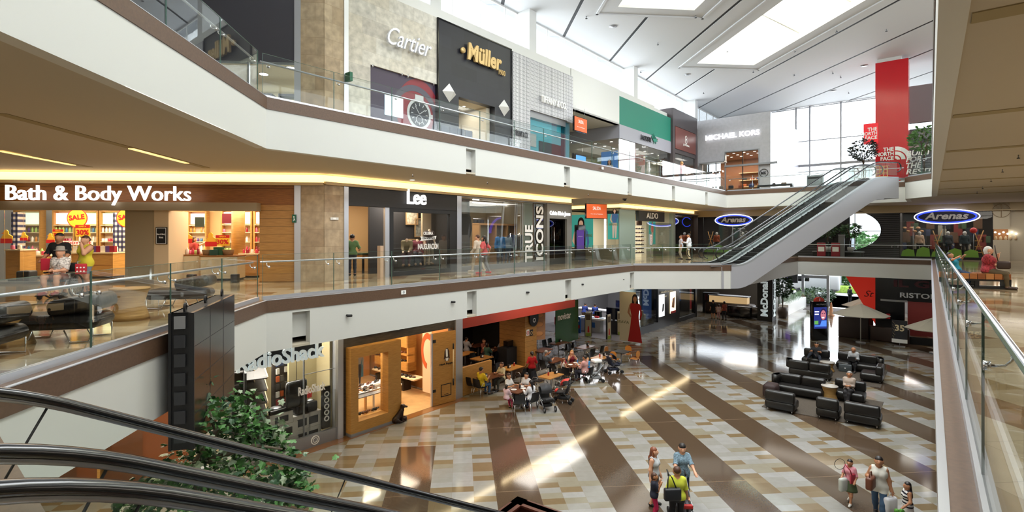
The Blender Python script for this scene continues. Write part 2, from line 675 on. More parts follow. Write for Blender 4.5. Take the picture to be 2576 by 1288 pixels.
cuts=sorted([(v-.1,v+.1,'slot')for v in SLOTV]+[(a,b,'light',u0,u1)for u0,u1,a,b in RLTS])
segs,v=[],V0
events=sorted({V0,V1,*[c[0]for c in cuts],*[c[1]for c in cuts]})
for va,vb in zip(events[:-1],events[1:]):
 vm=(va+vb)/2
 slot=any(abs(vm-s)<.1 for s in SLOTV)
 lights=[r for r in RLTS if r[2]<vm<r[3]]
 rngs=[(U0,U1)]
 if lights:
  rngs=[(U0,lights[0][0]),(lights[0][1],U1)]
 for ua,ub in rngs:
  if slot and lights:
   ua2=lights[0][1]+1.0
   parts=[(ua,ub,False)]if ub<=lights[0][0]+.01 else[(ua,ua2,False),(ua2,ub,True)]
  else:
   parts=[(ua,ub,slot)]
  for pa,pb,s in parts:
   q=[(pa,va),(pb,va),(pb,vb),(pa,vb)]
   q=clip(clip(q,in_hall),far_wall)
   if len(q)<3:
    continue
   pts=[(v_,u_)for u_,v_ in q]
   if s:
    gap.prism(pts,CZ+.03,CZ+.2)
   else:
    ce.prism(pts,CZ,CZ+.12)
struct('ceiling',ce,m_ceil,(0,0,0),AR)
struct('ceiling',gap,m_dark,(0,0,0),AR)
m_well=M('roof_light_well_paint','dcdac8',.8)
for k,(u0,u1,v0,v1)in enumerate(RLTS):
 w=MB()
 for a,b,c,d in((v0-.12,u0,v0,u1),(v1,u0,v1+.12,u1),(v0-.12,u1,v1+.12,u1+.12),(v0-.12,u0-.12,v1+.12,u0)):
  w.box(a,b,CZ+.001,c,d,CZ+5.0)
 struct('wall_roof_light_%d'%(k+1),w,m_well,(0,0,0),AR)
 t=MB()
 for a,b,c,d in((v0-1.0,u0,v0-.86,u1+1.0),(v1+.86,u0,v1+1.0,u1+1.0),(v0-1.0,u1+.86,v1+1.0,u1+1.0)):
  t.box(a,b,CZ-.07,c,d,CZ)
 struct('trim_%d'%(30+k),t,m_ceil,(0,0,0),AR)
 for uu in([30.5]if k==2 else[u0+8]):
  t_=thing('roof_brace',['white steel brace rods across the nearest roof light overhead','white steel brace rods across the middle roof light','white diagonal steel brace in the large right roof light'][k],'brace',(0,0,0),AR)
  for du in(0,-4.5):
   MB().tube([(v0,uu+du,CZ+1.5),(v1,uu+1.2+du,CZ+.45)],.07,8).build('rod',m_white,t_)
FE=FXl(815,17.0)
wl=MB()
FA,FB=FXl(1437,17),FXl(1558,17)
wl.box(FA,17.0,9.2,FB,17.3,11.6)
wl.box(FA,17.0,9.2,FB,26,9.3)
wl.box(FB,17.3,11.0,46.9,17.5,11.6)
wl.box(FE,17.5,11.5,58,18.7,11.6)
wl.box(FE-8,17.06,11.05,37.9,17.3,11.6)
struct('wall_left',wl,m_white,(0,0,0),AF)
ro=MB()
ro.box(-12,18.5,11.4,60,27,11.5)
struct('ceiling',ro,m_white,(0,0,0),AF)
bk=MB()
bk.box(FE+1.5,26,GZ,60,26.2,11.5)
struct('wall_back',bk,m_white,(0,0,0),AF)
q=W(FE,17.0)
struct('wall_back',MB().box(-16,6.2,GZ,-.4,6.4,11.5).box(-16.2,-8,GZ,-16,6.4,11.5),m_white,(q[0],q[1],0),AR)
for k,px in enumerate((1080,1325,1586,1740)):
 f=FXl(px,18.2)
 p=MB()
 p.box(f-.32,17.75,11.6,f+.32,18.6,CZ)
 struct('wall_clerestory_pier_%d'%(k+1),p,m_white,(0,0,0),AF)
cw=thing('window_1','long white clerestory window strip above the left shops','window',(*W(31,18.65),11.6),AF)
cw['kind']='structure'
cg=MB()
cg.box(-20,0,0,27,.015,2.7)
cg.build('window_pane',m_winglass,cw)
cf=MB()
for k in range(24):
 x=-19+2*k
 cf.box(x-.02,-.03,0,x+.02,.03,2.7)
cf.box(-20,-.03,2.62,27,.03,2.7)
cf.build('window_frame',m_white,cw)
gw=thing('window_2','tall far glass curtain wall behind the top of the escalator','window',(*W(58,6),UZ),AN)
gw['kind']='structure'
g=MB()
g.box(-14,0,0,14,.02,CZ-UZ)
g.build('window_pane',m_winglass,gw)
g=MB()
for x in(-13.8,-9.6,-5.2,-4.0,-1.4,2.9,7.2,11.5,13.9):
 g.box(x-.06,-.1,0,x+.06,.12,CZ-UZ)
for z in(0.05,2.9,3.5,5.9,CZ-UZ-.1):
 g.box(-14,-.06,z-(.12 if z==3.5 else .04),14,.08,z+(.12 if z==3.5 else .04))
g.build('window_frame',m_steel,gw)
fw=MB()
fw.box(-22,0,-1.0,-14,.3,CZ-UZ)
fw.box(14,0,-1.0,26,.3,CZ-UZ)
struct('wall_far',fw,m_white,(*W(58,6),UZ),AN)
rw=MB()
rw.box(-8,-7.6,0,45.8,-7.3,SO)
struct('wall_right',rw,M('corridor_wall','b9b3aa',.6),(0,0,0),AF)
rg=MB()
rg.box(2,-12.2,GZ,44,-12,SG)
struct('wall_right',rg,m_white,(0,0,0),AF)
ru=MB()
ru.box(-8,-14.3,UZ,60,-14,8.8).box(-8,-14.3,13.6,60,-14,CZ)
struct('wall_right',ru,m_white,(0,0,0),AF)
w4=thing('window_4','unseen window strip added on the upper right wall for side light','window',W3(0,-14.1,8.8),AF)  # out-of-view opening added so side light reaches the left slab edges
w4['kind']='structure'
MB().box(-8,0,0,60,.02,4.8).build('window_pane',m_winglass,w4)
q=MB()
for k in range(18):
 q.box(-8+4*k-.06,-.06,0,-8+4*k+.06,.06,4.8)
q.build('window_frame',m_white,w4)
nb=MB()
nb.box(-8.3,-14,GZ,-8,30,CZ)
struct('wall_near',nb,m_white,(0,0,0),AF)
ng=MB()
ng.box(.3,-.3,GZ,.58,30,SG)
struct('wall_near',ng,m_white,(0,0,0),AF)
tr=MB()
for f in(6.9,12.4,17.5,22.3,27,31.5,36):
 tr.box(f-.16,RL(f)-.25,SO-.012,f+.16,-7.2,SO+.01)
struct('trim_40',tr,M('soffit_trough','9b8c68',.8),(0,0,0),AF)
tr=MB()
for(x0,y0),(x1,y1)in((P(0,285,SO)[:2],P(520,422,SO)[:2]),(P(0,380,SO)[:2],P(225,420,SO)[:2])):
 dx,dy=x1-x0,y1-y0
 l=math.hypot(dx,dy)
 nx,ny=-dy/l*.11,dx/l*.11
 tr.prism([(x0+nx,y0+ny),(x1+nx,y1+ny),(x1-nx,y1-ny),(x0-nx,y0-ny)],SO-.012,SO+.01)
struct('trim_41',tr,M('soffit_trough','9b8c68',.8))
for k,(a,b)in enumerate((((330,372),(470,409)),((0,378),(185,414)))):
 (x0,y0,_),(x1,y1,_)=P(*a,SO),P(*b,SO)
 dx,dy=x1-x0,y1-y0
 l=math.hypot(dx,dy)
 nx,ny=-dy/l*.07,dx/l*.07
 q=MB().prism([(x0+nx,y0+ny),(x1+nx,y1+ny),(x1-nx,y1-ny),(x0-nx,y0-ny)],SO-.03,SO-.013)
 tag(q.build('trough_light',emis('trough_glow',(1.0,.70,.26),.9)),['yellow light trough in the brown soffit over the sofas','yellow light trough at the far left of the brown soffit'][k],'ceiling light','light troughs in the soffit')
 # --- glass balustrades and escalators
def railing(a,b,zt,label,panel=1.9,name='glass_balustrade',e0=0,e1=0):
 a,b=W(*a),W(*b)
 ang=math.atan2(b[1]-a[1],b[0]-a[0])
 ln=math.hypot(b[0]-a[0],b[1]-a[1])
 t=thing(name,label,'railing',(a[0],a[1],zt),ang)
 x0,x1=e0,ln-e1
 n=max(1,round((x1-x0)/panel))
 w=(x1-x0)/n
 MB().box(x0,.155,.05,x1,.235,.14).box(x0,-.034,.045,x1,.02,.056).build('base_shoe',m_alu,t)
 MB().tube([(x0,.31,.985),(x1,.31,.985)],.024,10).build('handrail',m_alu,t)
 pm=[]
 for k in range(n):
  p,q=x0+k*w+.006,x0+(k+1)*w-.006
  g=MB().box(p+.006,.184,.14,q-.006,.196,1.17)
  g.box(p,.183,.14,p+.006,.197,1.17,1).box(q-.006,.183,.14,q,.197,1.17,1)
  g.box(p,.183,1.166,q,.197,1.171,1)
  g.build('glass_panel',[m_glass,m_edge],t)
  for xx in(p+.16,q-.16):
   if n>14 and xx>q-.2:
    continue
   br=MB().tube([(xx,.18,.86),(xx,.215,.86)],.03,8)
   br.tube([(xx,.2,.86),(xx,.28,.87),(xx,.31,.91),(xx,.31,.97)],.009,6)
   br.build('rail_bracket',m_chrome,t)
 return t
railing(A_,B_,0,'glass balustrade on the middle floor in front of the black loungers',1.85)
railing(B_,C_,0,'long glass balustrade on the middle floor before the jeans shops',1.95)
railing(C_,D_,0,'short glass balustrade beside the foot of the far escalator',1.75,e1=.4)
railing(E_,R1,0,'glass balustrade of the far bridge in front of the slatted wall',1.95)
railing(R1,R0,0,'long glass balustrade of the right gallery running towards us',1.95)
railing(AU,B_,UZ,'glass balustrade at top left in front of the dark shopfront',1.85)
railing(B_,CU,UZ,'long glass balustrade of the upper floor before the watch shops',1.95)
railing(CU,EU,UZ,'glass balustrade of the far upper gallery before the grey store',1.95,e1=.2)
railing(L1,L2,UZ,'short glass balustrade beside the red column on the upper landing',1.0)
railing(L2,RU,UZ,'glass balustrade of the upper right gallery above the soffit',1.95)
TAN=.5774
def prof(x,z0,rise,a0=-.25):
 xb=a0+.5+rise/TAN
 if x<a0:
  return z0
 if x<a0+1:
  return z0-TAN*(x-a0)**2/2
 if x<xb-.5:
  return z0-TAN*(x-a0-.5)
 if x<xb+.5:
  return z0-rise+TAN*(xb+.5-x)**2/2
 return z0-rise
def escalator(loc,rz,rise,lanes,label,ext0=1.4,ext1=1.3,z0=.92,clad_y=None):
 for li,(ya,yb)in enumerate(lanes):
  t=thing('escalator',label[li],'escalator',loc,rz,None)
  xe=.25+rise/TAN
  xs=[-ext0+.1*k for k in range(int((xe+.6+ext0+ext1)/.1))]
  deck=lambda x:prof(x,.0,rise)+.06
  st=MB()
  nst=int((xe+1.2)/.4)
  for k in range(nst):
   x=-.5+.4*k
   z=prof(x+.2,0,rise)
   zn=prof(x+.6,0,rise)
   st.box(x,ya+.14,zn-.12,x+.4,yb-.14,z)
  st.build('step_band',M('step_dark','2c2d30',.45,.3),t)
  for s,y in((-1,ya),(1,yb)):
   top,bot=[],[]
   rp=[]
   for k in range(9):
    q=math.pi*(k/8)
    rp.append((-ext0+.0-.28*math.sin(q),y,.92-.28+(z0-.92)-.28*math.cos(math.pi-q)*-1 if False else z0-.28-.28*math.cos(q)))
   for x in xs:
    rp.append((x,y,prof(x,z0,rise)))
   xl=xs[-1]
   for k in range(1,9):
    q=math.pi*(k/8)
    rp.append((xl+.28*math.sin(q),y,z0-rise-.28+.28*math.cos(q)))
   MB().tube(rp,.042,10,flat=.62).build('handrail',m_rubber,t)
   rg=[(p[0],p[1],p[2]-.035)for p in rp[9:-8]]
   MB().tube(rg,.018,6).build('handrail_guide',m_steel,t)
   js=[-ext0]+[x for x in[.62+1.95*k-1.95 for k in range(12)]if-ext0+.3<x<xl-.3]+[xl]
   for a,b in zip(js[:-1],js[1:]):
    g=MB()
    n=8
    vs=[]
    for k in range(n+1):
     x=a+(b-a)*k/n
     zt=prof(x,z0,rise)-.04
     slope=(prof(x+.01,0,rise)-prof(x-.01,0,rise))/.02
     dx=slope*.72/math.sqrt(1+slope*slope)
     dz=.72/math.sqrt(1+slope*slope)
     for yy in(y-.006,y+.006):
      vs+=[(x,yy,zt),(x+dx,yy,zt-dz)]
    fs,mi=[],0
    for k in range(n):
     i,j=4*k,4*k+4
     fs+=[(i,j,j+1,i+1),(i+2,i+3,j+3,j+2)]
    g.add(vs,fs,0)
    g.add(vs[-4:],[(0,1,3,2)],1)
    e=vs[-4:]
    g.tube([((e[0][0]+e[2][0])/2,y,e[0][2]),(e[1][0],y,e[1][2])],.007,4,1)
    g.build('balustrade_glass',[m_glass,m_black],t)
   dk=MB()
   for x0,x1 in zip(xs[:-1],xs[1:]):
    za,zb=deck(x0),deck(x1)
    yo,yi=y+s*.1,y-s*.13
    vs=[(x0,yo,za),(x1,yo,zb),(x1,yi,zb),(x0,yi,za),(x0,yo,za-.16),(x1,yo,zb-.16),(x1,yi,zb-.28),(x0,yi,za-.28)]
    dk.add(vs,[(0,1,2,3),(4,5,1,0),(3,2,6,7)])
   dk.mi=[0,0,1]*(len(dk.f)//3)
   dk.build('deck_skirt',[M('deck_grey','a9adb2',.35,.5),m_black],t)
  cl=MB()
  xs2=[x for x in xs]
  up=[(x,deck(x)-.1)for x in xs2]
  lo=[(x,min(deck(x),.0)-1.28 if x>-.3 else-1.2)for x in xs2]
  vs=[]
  for(x,zu),(_,zl)in zip(up,lo):
   zl=min(zl,-1.18)if x<1.0 else zl
   vs+=[(x,ya-.11,zu),(x,ya-.11,zl),(x,yb+.11,zl),(x,yb+.11,zu)]
  fs=[]
  for k in range(len(xs2)-1):
   i,j=4*k,4*k+4
   for q in range(3):
    fs.append((i+q,i+q+1,j+q+1,j+q))
  cl.add(vs,fs,0)
  cl.build('truss_cladding',M('escalator_cladding','a2a2a8',.5),t)
  fl=MB().box(-ext0-1.1,ya-.1,-.02,-.5,yb+.1,.012)
  fl.box(xe+.5,ya-.1,-rise-.02,xe+.5+1.5,yb+.1,-rise+.012)
  fl.build('comb_plate',m_steel,t)
escalator((0,0,0),AF,-GZ,[(2.75,3.99),(1.06,2.30)],['nearer-left descending escalator with black handrails in the left foreground','lowest descending escalator at the bottom left corner of the view'])
tp=Vector((23.0,30.5,UZ))
bt=Vector((11.3,27.95,0))
dd=(bt-tp)
fa=math.atan2(dd.y,dd.x)
ux=Vector((math.cos(fa),math.sin(fa),0))
o=tp+ux*1.75
escalator((o.x,o.y,UZ),fa,UZ,[(-1.30,-.12),(-2.95,-1.77)],['front lane of the far grey escalator rising to the red column','rear lane of the far grey escalator rising to the red column'],ext0=1.3,ext1=.9)
kx,ky,_=P(1303,1252,-4.75)
q=MB()
q.box(0,0,0,.16,2.4,1.0).box(0,0,0,2.4,.16,1.0).box(-.05,-.05,.96,.26,2.4,1.0).box(-.05,-.05,.96,2.4,.26,1.0)
k=thing('kiosk','reddish-brown wooden kiosk counter corner at the bottom edge beside the handrail','kiosk',(kx,ky,GZ),math.radians(-125))
q.build('counter',wood('mahogany','5a2f22','44211a',0,.3),k)
# --- people: one smooth body surface per person, clothes and hair as parts
def surfnet(fn,lo,hi,h):
 n=[int(math.ceil((b-a)/h))+1 for a,b in zip(lo,hi)]
 ax=[np.arange(k)*h+a for k,a in zip(n,lo)]
 G=np.stack(np.meshgrid(*ax,indexing='ij'),-1)
 f=fn(G.reshape(-1,3)).reshape(n)
 s=f<0
 cs=[k-1 for k in n]
 acc=np.zeros((*cs,3))
 cnt=np.zeros(cs)
 cor=[(i,j,k)for i in(0,1)for j in(0,1)for k in(0,1)]
 sl=lambda c:tuple(slice(c[d],c[d]+cs[d])for d in range(3))
 for a in cor:
  for d in range(3):
   if a[d]==0:
    b=list(a)
    b[d]=1
    fa,fb=f[sl(a)],f[sl(b)]
    m=(fa<0)!=(fb<0)
    t=np.where(m,fa/np.where(m,fa-fb,1),0)
    for e in range(3):
     acc[...,e]+=np.where(m,a[e]+(t if e==d else 0),0)
    cnt+=m
 ok=cnt>0
 idx=-np.ones(cs,int)
 idx[ok]=np.arange(ok.sum())
 cell=np.argwhere(ok)
 V=(acc[ok]/cnt[ok][:,None]+cell)*h+np.array(lo)
 quads=[]
 for d in range(3):
  o1,o2=[(1,2),(2,0),(0,1)][d]
  a=np.argwhere(np.diff(s.astype(np.int8),axis=d)!=0)
  a=a[(a[:,o1]>0)&(a[:,o2]>0)&(a[:,o1]<n[o1]-1)&(a[:,o2]<n[o2]-1)]
  inside=s[tuple(a.T)]
  def at(k1,k2):
   b=a.copy()
   b[:,o1]-=k1
   b[:,o2]-=k2
   return idx[tuple(b.T)]
  q=np.stack([at(1,1),at(0,1),at(0,0),at(1,0)],1)
  q[~inside]=q[~inside][:,::-1]
  quads.append(q)
 return V,np.concatenate(quads)
def caps_d(Pn,c):
 a,b=np.array(c[0]),np.array(c[1])
 ab=b-a
 t=np.clip(((Pn-a)@ab)/max(ab@ab,1e-9),0,1)
 sc=c[5]if len(c)>5 else None
 q=Pn-(a+t[:,None]*ab)
 if sc is not None:
  q=q/np.array(sc)
 return np.linalg.norm(q,axis=1)-(c[2]+(c[3]-c[2])*t),t
def ik(a,b,l1,l2,hint):
 a,b,hint=Vector(a),Vector(b),Vector(hint)
 d=b-a
 L=min(d.length,(l1+l2)*.995)
 d.normalize()
 b=a+d*L
 x=(l1*l1-l2*l2+L*L)/(2*L)
 y=math.sqrt(max(l1*l1-x*x,0))
 h=hint-d*hint.dot(d)
 if h.length<1e-4:
  h=Vector((0,1,0))
 h.normalize()
 return a+d*x+h*y,b
def mesh_obj(name,V,Q,mat,parent,smooth=True):
 me=bpy.data.meshes.new(name)
 me.from_pydata(V.tolist(),[],Q.tolist())
 me.materials.append(mat)
 if smooth:
  me.polygons.foreach_set('use_smooth',[True]*len(me.polygons))
 me.update()
 o=bpy.data.objects.new(name,me)
 COL.objects.link(o)
 o.parent=parent
 return o
SKIN={'light':M('skin_light','d7a283',.5),'tan':M('skin_tan','b57f5c',.5),'mid':M('skin_mid','c58f6d',.5)}
m_lip=M('lips','9a4a44',.45)
m_eye=M('eye_dark','1a1412',.3)
def cloth(name,c,noise=None,rough=.85):
 return M('cloth_'+name,c,rough,0,noise)
HAIRM={'black':M('hair_black','1b1412',.45),'brown':M('hair_brown','4a2c1c',.45),'auburn':M('hair_auburn','7a3f24',.4),'blond':M('hair_blond','b88a52',.45),'grey':M('hair_grey','8d8a86',.5),'white':M('hair_white','d8d6d2',.5)}
def person(label,loc,face,H=1.68,sit=None,lean=0,feet=None,hands=None,elbow=None,head=(0,0),hair=('short','black'),skin='mid',top=('t','ffffff',.5),bottom=('b','2a3550',1.0),shoes='22201f',skirt=None,h=.02,fem=False,detail=False,group=None,wide=1.0,mannequin=None,name='person',cat='person',headless=False,glasses=False,hat=None,apron=None):
 """face = world angle (deg) the person looks towards; hands/feet in the person's own frame (x to their left, -y ahead, z up) for a 1.7 m body"""
 k=H/1.7
 V3=lambda*a:Vector(a)
 ph=.93 if sit is None else sit/k+.09
 if feet is None:
  feet=[(.1,0,0),(-.1,0,0)]if sit is None else[(.11,-.46,0),(-.11,-.46,0)]
 pel=V3(0,0,ph)
 R=Matrix.Rotation(math.radians(lean),3,'X')
 up=lambda x,y,z:pel+R@V3(x,y,z)
 sw=(.15 if fem else .172)*wide
 chest,neck,hd=up(0,.0,.31),up(0,.005,.52),up(0,-.01,.655)
 Rh=R@Matrix.Rotation(math.radians(head[0]),3,'Z')@Matrix.Rotation(math.radians(head[1]),3,'X')
 ho=lambda x,y,z:hd+Rh@V3(x,y,z)
 C=[]
 wd=wide
 C.append((up(-.055*wd,.01,.0),up(.055*wd,.01,.0),.125*wd,.125*wd,'hip'))
 C.append((up(0,.0,.05),up(0,0,.2),.128*wd,.118*wd,'torso'))
 C.append((up(-.06*wd,.0,.34),up(.06*wd,.0,.34),.118*wd,.118*wd,'torso'))
 C.append((up(-sw*.75,.01,.445),up(sw*.75,.01,.445),.062,.062,'torso'))
 if fem:
  for s in(-1,1):
   C.append((up(s*.07,-.085*wd,.33),up(s*.07,-.09*wd,.32),.058,.058,'torso'))
 if not headless:
  C.append((up(0,.01,.46),ho(0,.02,-.06),.056,.05,'neck'))
  C.append((ho(0,.012,.03),ho(0,-.005,.0),.092,.088,'head'))
  C.append((ho(0,-.025,-.045),ho(0,-.04,-.065),.058,.05,'head'))
  C.append((ho(0,-.09,.015),ho(0,-.108,-.018),.01,.015,'head'))
  for s in(-1,1):
   C.append((ho(s*.088,.01,.015),ho(s*.09,.012,-.025),.016,.012,'head'))
 else:
  C.append((up(0,.01,.46),up(0,.01,.56),.05,.045,'neck'))
 for i,s in enumerate((1,-1)):
  hip=up(s*.092*wd,0,-.03)
  f=V3(*feet[i])
  ank=f+V3(0,.05,.085)
  hint=V3(s*.06,-1,.25)if sit is None else V3(s*.1,-.6,1)
  kn,ank=ik(hip,ank,.43,.41,hint)
  C.append((hip,kn,.088*wd,.058,'thigh'))
  C.append((kn,kn.lerp(ank,.35),.056,.056,'shin'))
  C.append((kn.lerp(ank,.35),ank,.056,.038,'shin2'))
  C.append((ank+V3(0,.02,-.035),f+V3(s*.015,-.15,.04),.042,.033,'foot'))
 if hands is None:
  hands=[(.25,-.05,ph-.1),(-.25,-.05,ph-.1)]
 fingers=[]
 handpts=[]
 for i,s in enumerate((1,-1)):
  sh=up(s*sw,.01,.44)
  wr=V3(*hands[i])
  hint=V3(s*.35,.8,-.5)
  if elbow and elbow[i]:
   hint=V3(*elbow[i])
  el,wr=ik(sh,wr,.28,.245,hint)
  C.append((sh,el,.056*(.9 if fem else 1.05)*(wd*.5+.5),.042,'uarm'))
  C.append((el,wr,.042,.029,'farm'))
  d=(wr-el).normalized()
  pal=wr+d*.075
  C.append((wr,pal,.028,.034,'hand'))
  side=d.cross(V3(0,-1,.2))
  if side.length<.1:
   side=d.cross(V3(1,0,0))
  side.normalize()
  nrm=side.cross(d)
  fr=max(.0085,.48*h/k)
  for q,(o_,ln)in enumerate(((-.03,.062),(-.01,.075),(.011,.07),(.031,.055))):
   a=pal+side*o_+d*.012
   b=a+(d*.75+nrm*(.25+.08*q)).normalized()*ln*.55
   c=b+(d*.35+nrm*.8).normalized()*ln*.5
   fingers+=[(a,b,fr,fr),(b,c,fr,fr*.85)]
  a=wr+d*.03-side*.026
  b=a+(d*.6-side*.75+nrm*.3).normalized()*.045
  fingers+=[(a,b,fr*1.15,fr),(b,b+(d*.8+nrm*.3).normalized()*.032,fr,fr*.85)]
  handpts.append(pal)
 kb=.022
 def body(Pn):
  acc=np.zeros(len(Pn))
  for c in C:
   d,_=caps_d(Pn,c)
   acc+=np.exp(np.clip(-d/kb,-60,60))
  d=-kb*np.log(np.maximum(acc,1e-26))
  for c in fingers:
   d=np.minimum(d,caps_d(Pn,c)[0])
  return d
 allp=np.array([list(p)for c in C+fingers for p in(c[0],c[1])])
 lo,hi=allp.min(0)-.19,allp.max(0)+.19
 hh=h/k
 V,Q=surfnet(body,lo,hi,hh)
 lab=np.full(len(V),'',dtype=object)
 best=np.full(len(V),1e9)
 tt=np.zeros(len(V))
 for c in C+[(*f,'hand')for f in fingers]:
  d,t=caps_d(V,c)
  b=d<best
  best[b]=d[b]
  lab[b]=c[4]
  tt[b]=t[b]
 e1,e2=V[Q[:,1]]-V[Q[:,0]],V[Q[:,3]]-V[Q[:,0]]
 fnm=np.cross(e1,e2)
 N=np.zeros_like(V)
 for j in range(4):
  np.add.at(N,Q[:,j],fnm)
 N/=np.maximum(np.linalg.norm(N,axis=1,keepdims=True),1e-9)
 root=thing(name,label,cat,loc,math.radians(face+90),group)
 root.scale=(k,k,k)
 sm=mannequin if mannequin else SKIN[skin]
 mesh_obj('body',V,Q,sm,root)
 def garment(nm,sel,off,mat):
  keep=sel[Q].sum(1)>=3
  q=Q[keep]
  if not len(q):
   return
  used=np.unique(q)
  mp=-np.ones(len(V),int)
  mp[used]=np.arange(len(used))
  mesh_obj(nm,V[used]+N[used]*off,mp[q],mat,root)
 is_=lambda*n:np.isin(lab,n)
 Rinv=np.array(R.transposed())
 zrel=(V-np.array(pel))@Rinv.T
 if top:
  nm,col,sl=top[:3]
  hem=top[4]if len(top)>4 else-.06
  sel=is_('torso')|(is_('hip','thigh')&(zrel[:,2]>hem)&(~is_('thigh')|(tt<.12)|(sit is None)))|(is_('neck')&(zrel[:,2]<.47))
  if sl>0:
   sel|=is_('uarm')&(tt<min(1.01,sl/.5))if sl<=.5 else is_('uarm')
   if sl>.5:
    sel|=is_('farm')&(tt<(sl-.5)/.5)
  garment(nm,sel,.016,cloth(nm+'_'+col,col,top[3]if len(top)>3 else None))
 if apron:
  garment('apron',(is_('torso','hip')&(zrel[:,1]<-.03)),.026,cloth('apron',apron))
 if bottom:
  nm,col,ln=bottom[:3]
  sel=is_('hip')&(zrel[:,2]<.06)|(is_('thigh')&(tt<ln/.5))
  if ln>.5:
   sel|=is_('shin')
   if ln>.7:
    sel|=is_('shin2')&(tt<(ln-.5)/.5)
  garment(nm,sel,.009,cloth(nm+'_'+col,col))
 if shoes:
  garment('shoes',is_('foot'),.009,cloth('shoe_'+shoes,shoes,None,.5))
 if skirt:
  nm,col,ln=skirt
  w0=.15*wd
  pr=[(w0*(1+.55*q/6),-ln*q/6)for q in range(7)]
  pr=[(w0*.98,.06)]+pr
  MB().lathe(pr,20,(0,0,ph),0,1.15,1).build('skirt',cloth('skirt_'+col,col),root)
 if hair and not headless:
  st,hc=hair
  parts=[(ho(0,.022,.04),ho(0,.012,.035),.101,.101)]
  back=[]
  if st in('long','pony'):
   back=[(ho(0,.07,.0),up(0,.1,.46),.06,.045),(up(0,.1,.46),up(0,.125,.3 if st=='pony' else .22),.05 if st=='pony' else .075,.02)]
   if st=='long':
    for s in(-1,1):
     back+=[(ho(s*.08,.03,.0),up(s*.1,-.02,.42),.035,.03),(up(s*.1,-.02,.42),up(s*.09,-.1,.27),.032,.014)]
  elif st=='bun':
   back=[(ho(0,.12,.02),ho(0,.13,.0),.045,.04),(ho(0,.08,-.03),ho(0,.05,-.06),.045,.04)]
  elif st=='bob':
   back=[(ho(0,.05,.0),ho(0,.05,-.08),.09,.075),(ho(.075,.0,.0),ho(.07,.0,-.07),.035,.025),(ho(-.075,.0,.0),ho(-.07,.0,-.07),.035,.025)]
  RhT=np.array(Rh.transposed())
  hdn=np.array(hd)
  def hairf(Pn):
   l=(Pn-hdn)@RhT.T
   d=caps_d(Pn,parts[0])[0]
   if st=='bald':
    d=np.maximum(d,l[:,2]-.03)
   cut=np.maximum(-(l[:,1]+.055),0)*0+(-(l[:,1]+.03)-np.clip((l[:,2]-.035),-.02,.2)*2.2)
   d=np.maximum(d,cut)
   d=np.maximum(d,-l[:,2]-(.04+np.clip((l[:,1]+.04)*1.5,0,.075)))
   for b in back:
    d=np.minimum(d,caps_d(Pn,b)[0])
   return d
  bp=np.array([list(p)for c in parts+back for p in(c[0],c[1])])
  HV,HQ=surfnet(hairf,bp.min(0)-.14,bp.max(0)+.14,min(hh,.016))
  mesh_obj('hair',HV,HQ,HAIRM[hc],root)
 if hat:
  MB().lathe([(.15,0),(.152,.012),(.1,.02),(.098,.09),(.08,.12),(.02,.13)],18).xf(Matrix.Translation(ho(0,.012,.055))@Rh.to_4x4()).build('hat',cloth('hat_'+hat,hat),root)
 if not mannequin and not headless and detail:
  for s in(-1,1):
   MB().ball(ho(s*.034,-.086,.02),.0135,0,6).build('eye',m_eye,root)
  mo=MB().ball((0,0,0),1,0,6,(.026,.01,.008))
  mo.xf(Matrix.Translation(ho(0,-.088,-.058))@Rh.to_4x4()).build('mouth',m_lip,root)
 if glasses:
  g=MB()
  for s in(-1,1):
   g.merge(MB().ring((0,0),.019,.024,0,0,12,1,.006),Matrix.Translation(ho(s*.034,-.1,.018))@Rh.to_4x4())
   g.tube([ho(s*.058,-.097,.02),ho(s*.095,.0,.02)],.003,4)
  g.tube([ho(-.012,-.1,.02),ho(.012,-.1,.02)],.003,4)
  g.build('glasses',m_gloss,root)
 root['_hands']=0
 del root['_hands']
 M4=Matrix.Translation(loc)@Matrix.Rotation(math.radians(face+90),4,'Z')@Matrix.Scale(k,4)
 return root,[M4@p for p in handpts]
 # --- shop fronts: shared pieces
def fx(px,l=17.0):
 return FXl(px,l)
class Fr:
 """a shop front in the plane L = l, from pixel column px0; local x runs along the mall, y into the shop, z from zb"""
 def __init__(s,name,label,cat,px0,zb,l=17.0,group=None):
  s.f0,s.l,s.zb=FXl(px0,l),l,zb
  s.t=thing(name,label,cat,W3(s.f0,l,zb),AF,group)
 def x(s,px):
  return FXl(px,s.l)-s.f0
 def z(s,px,py):
  return ZL(px,py,s.l)-s.zb
def sign(txt,label,f=None,l=17.0,z=0,w=1,h=None,mat=None,depth=.06,bold=0,shear=0,rz=None,loc=None,y=-.08,name='store_sign',group=None,roll=0,spacing=1.0,cat='sign'):
 """stand-alone lettering: an empty plus the letters as its part"""
 if loc is None:
  loc=W3(f,l+y,z)
  rz=AF
 t=thing(name,label,cat,loc,rz,group)
 mb=text_mb(txt,w,h,depth,bold,shear,0,spacing)
 if roll:
  mb.xf(Matrix.Rotation(roll,4,'Y'))
 mb.build('lettering',mat or m_screenw,t)
 return t
def loc_fl(f,l,z):
 return W3(f,l,z)
def lamp(f,l,z,power,sx=2.0,sy=2.0,col=NEUT,rz=AF,name='shop_lamp_light'):
 x,y=W(f,l)
 return area(name,(x,y,z),(0,0,rz),sx,sy,power,col)
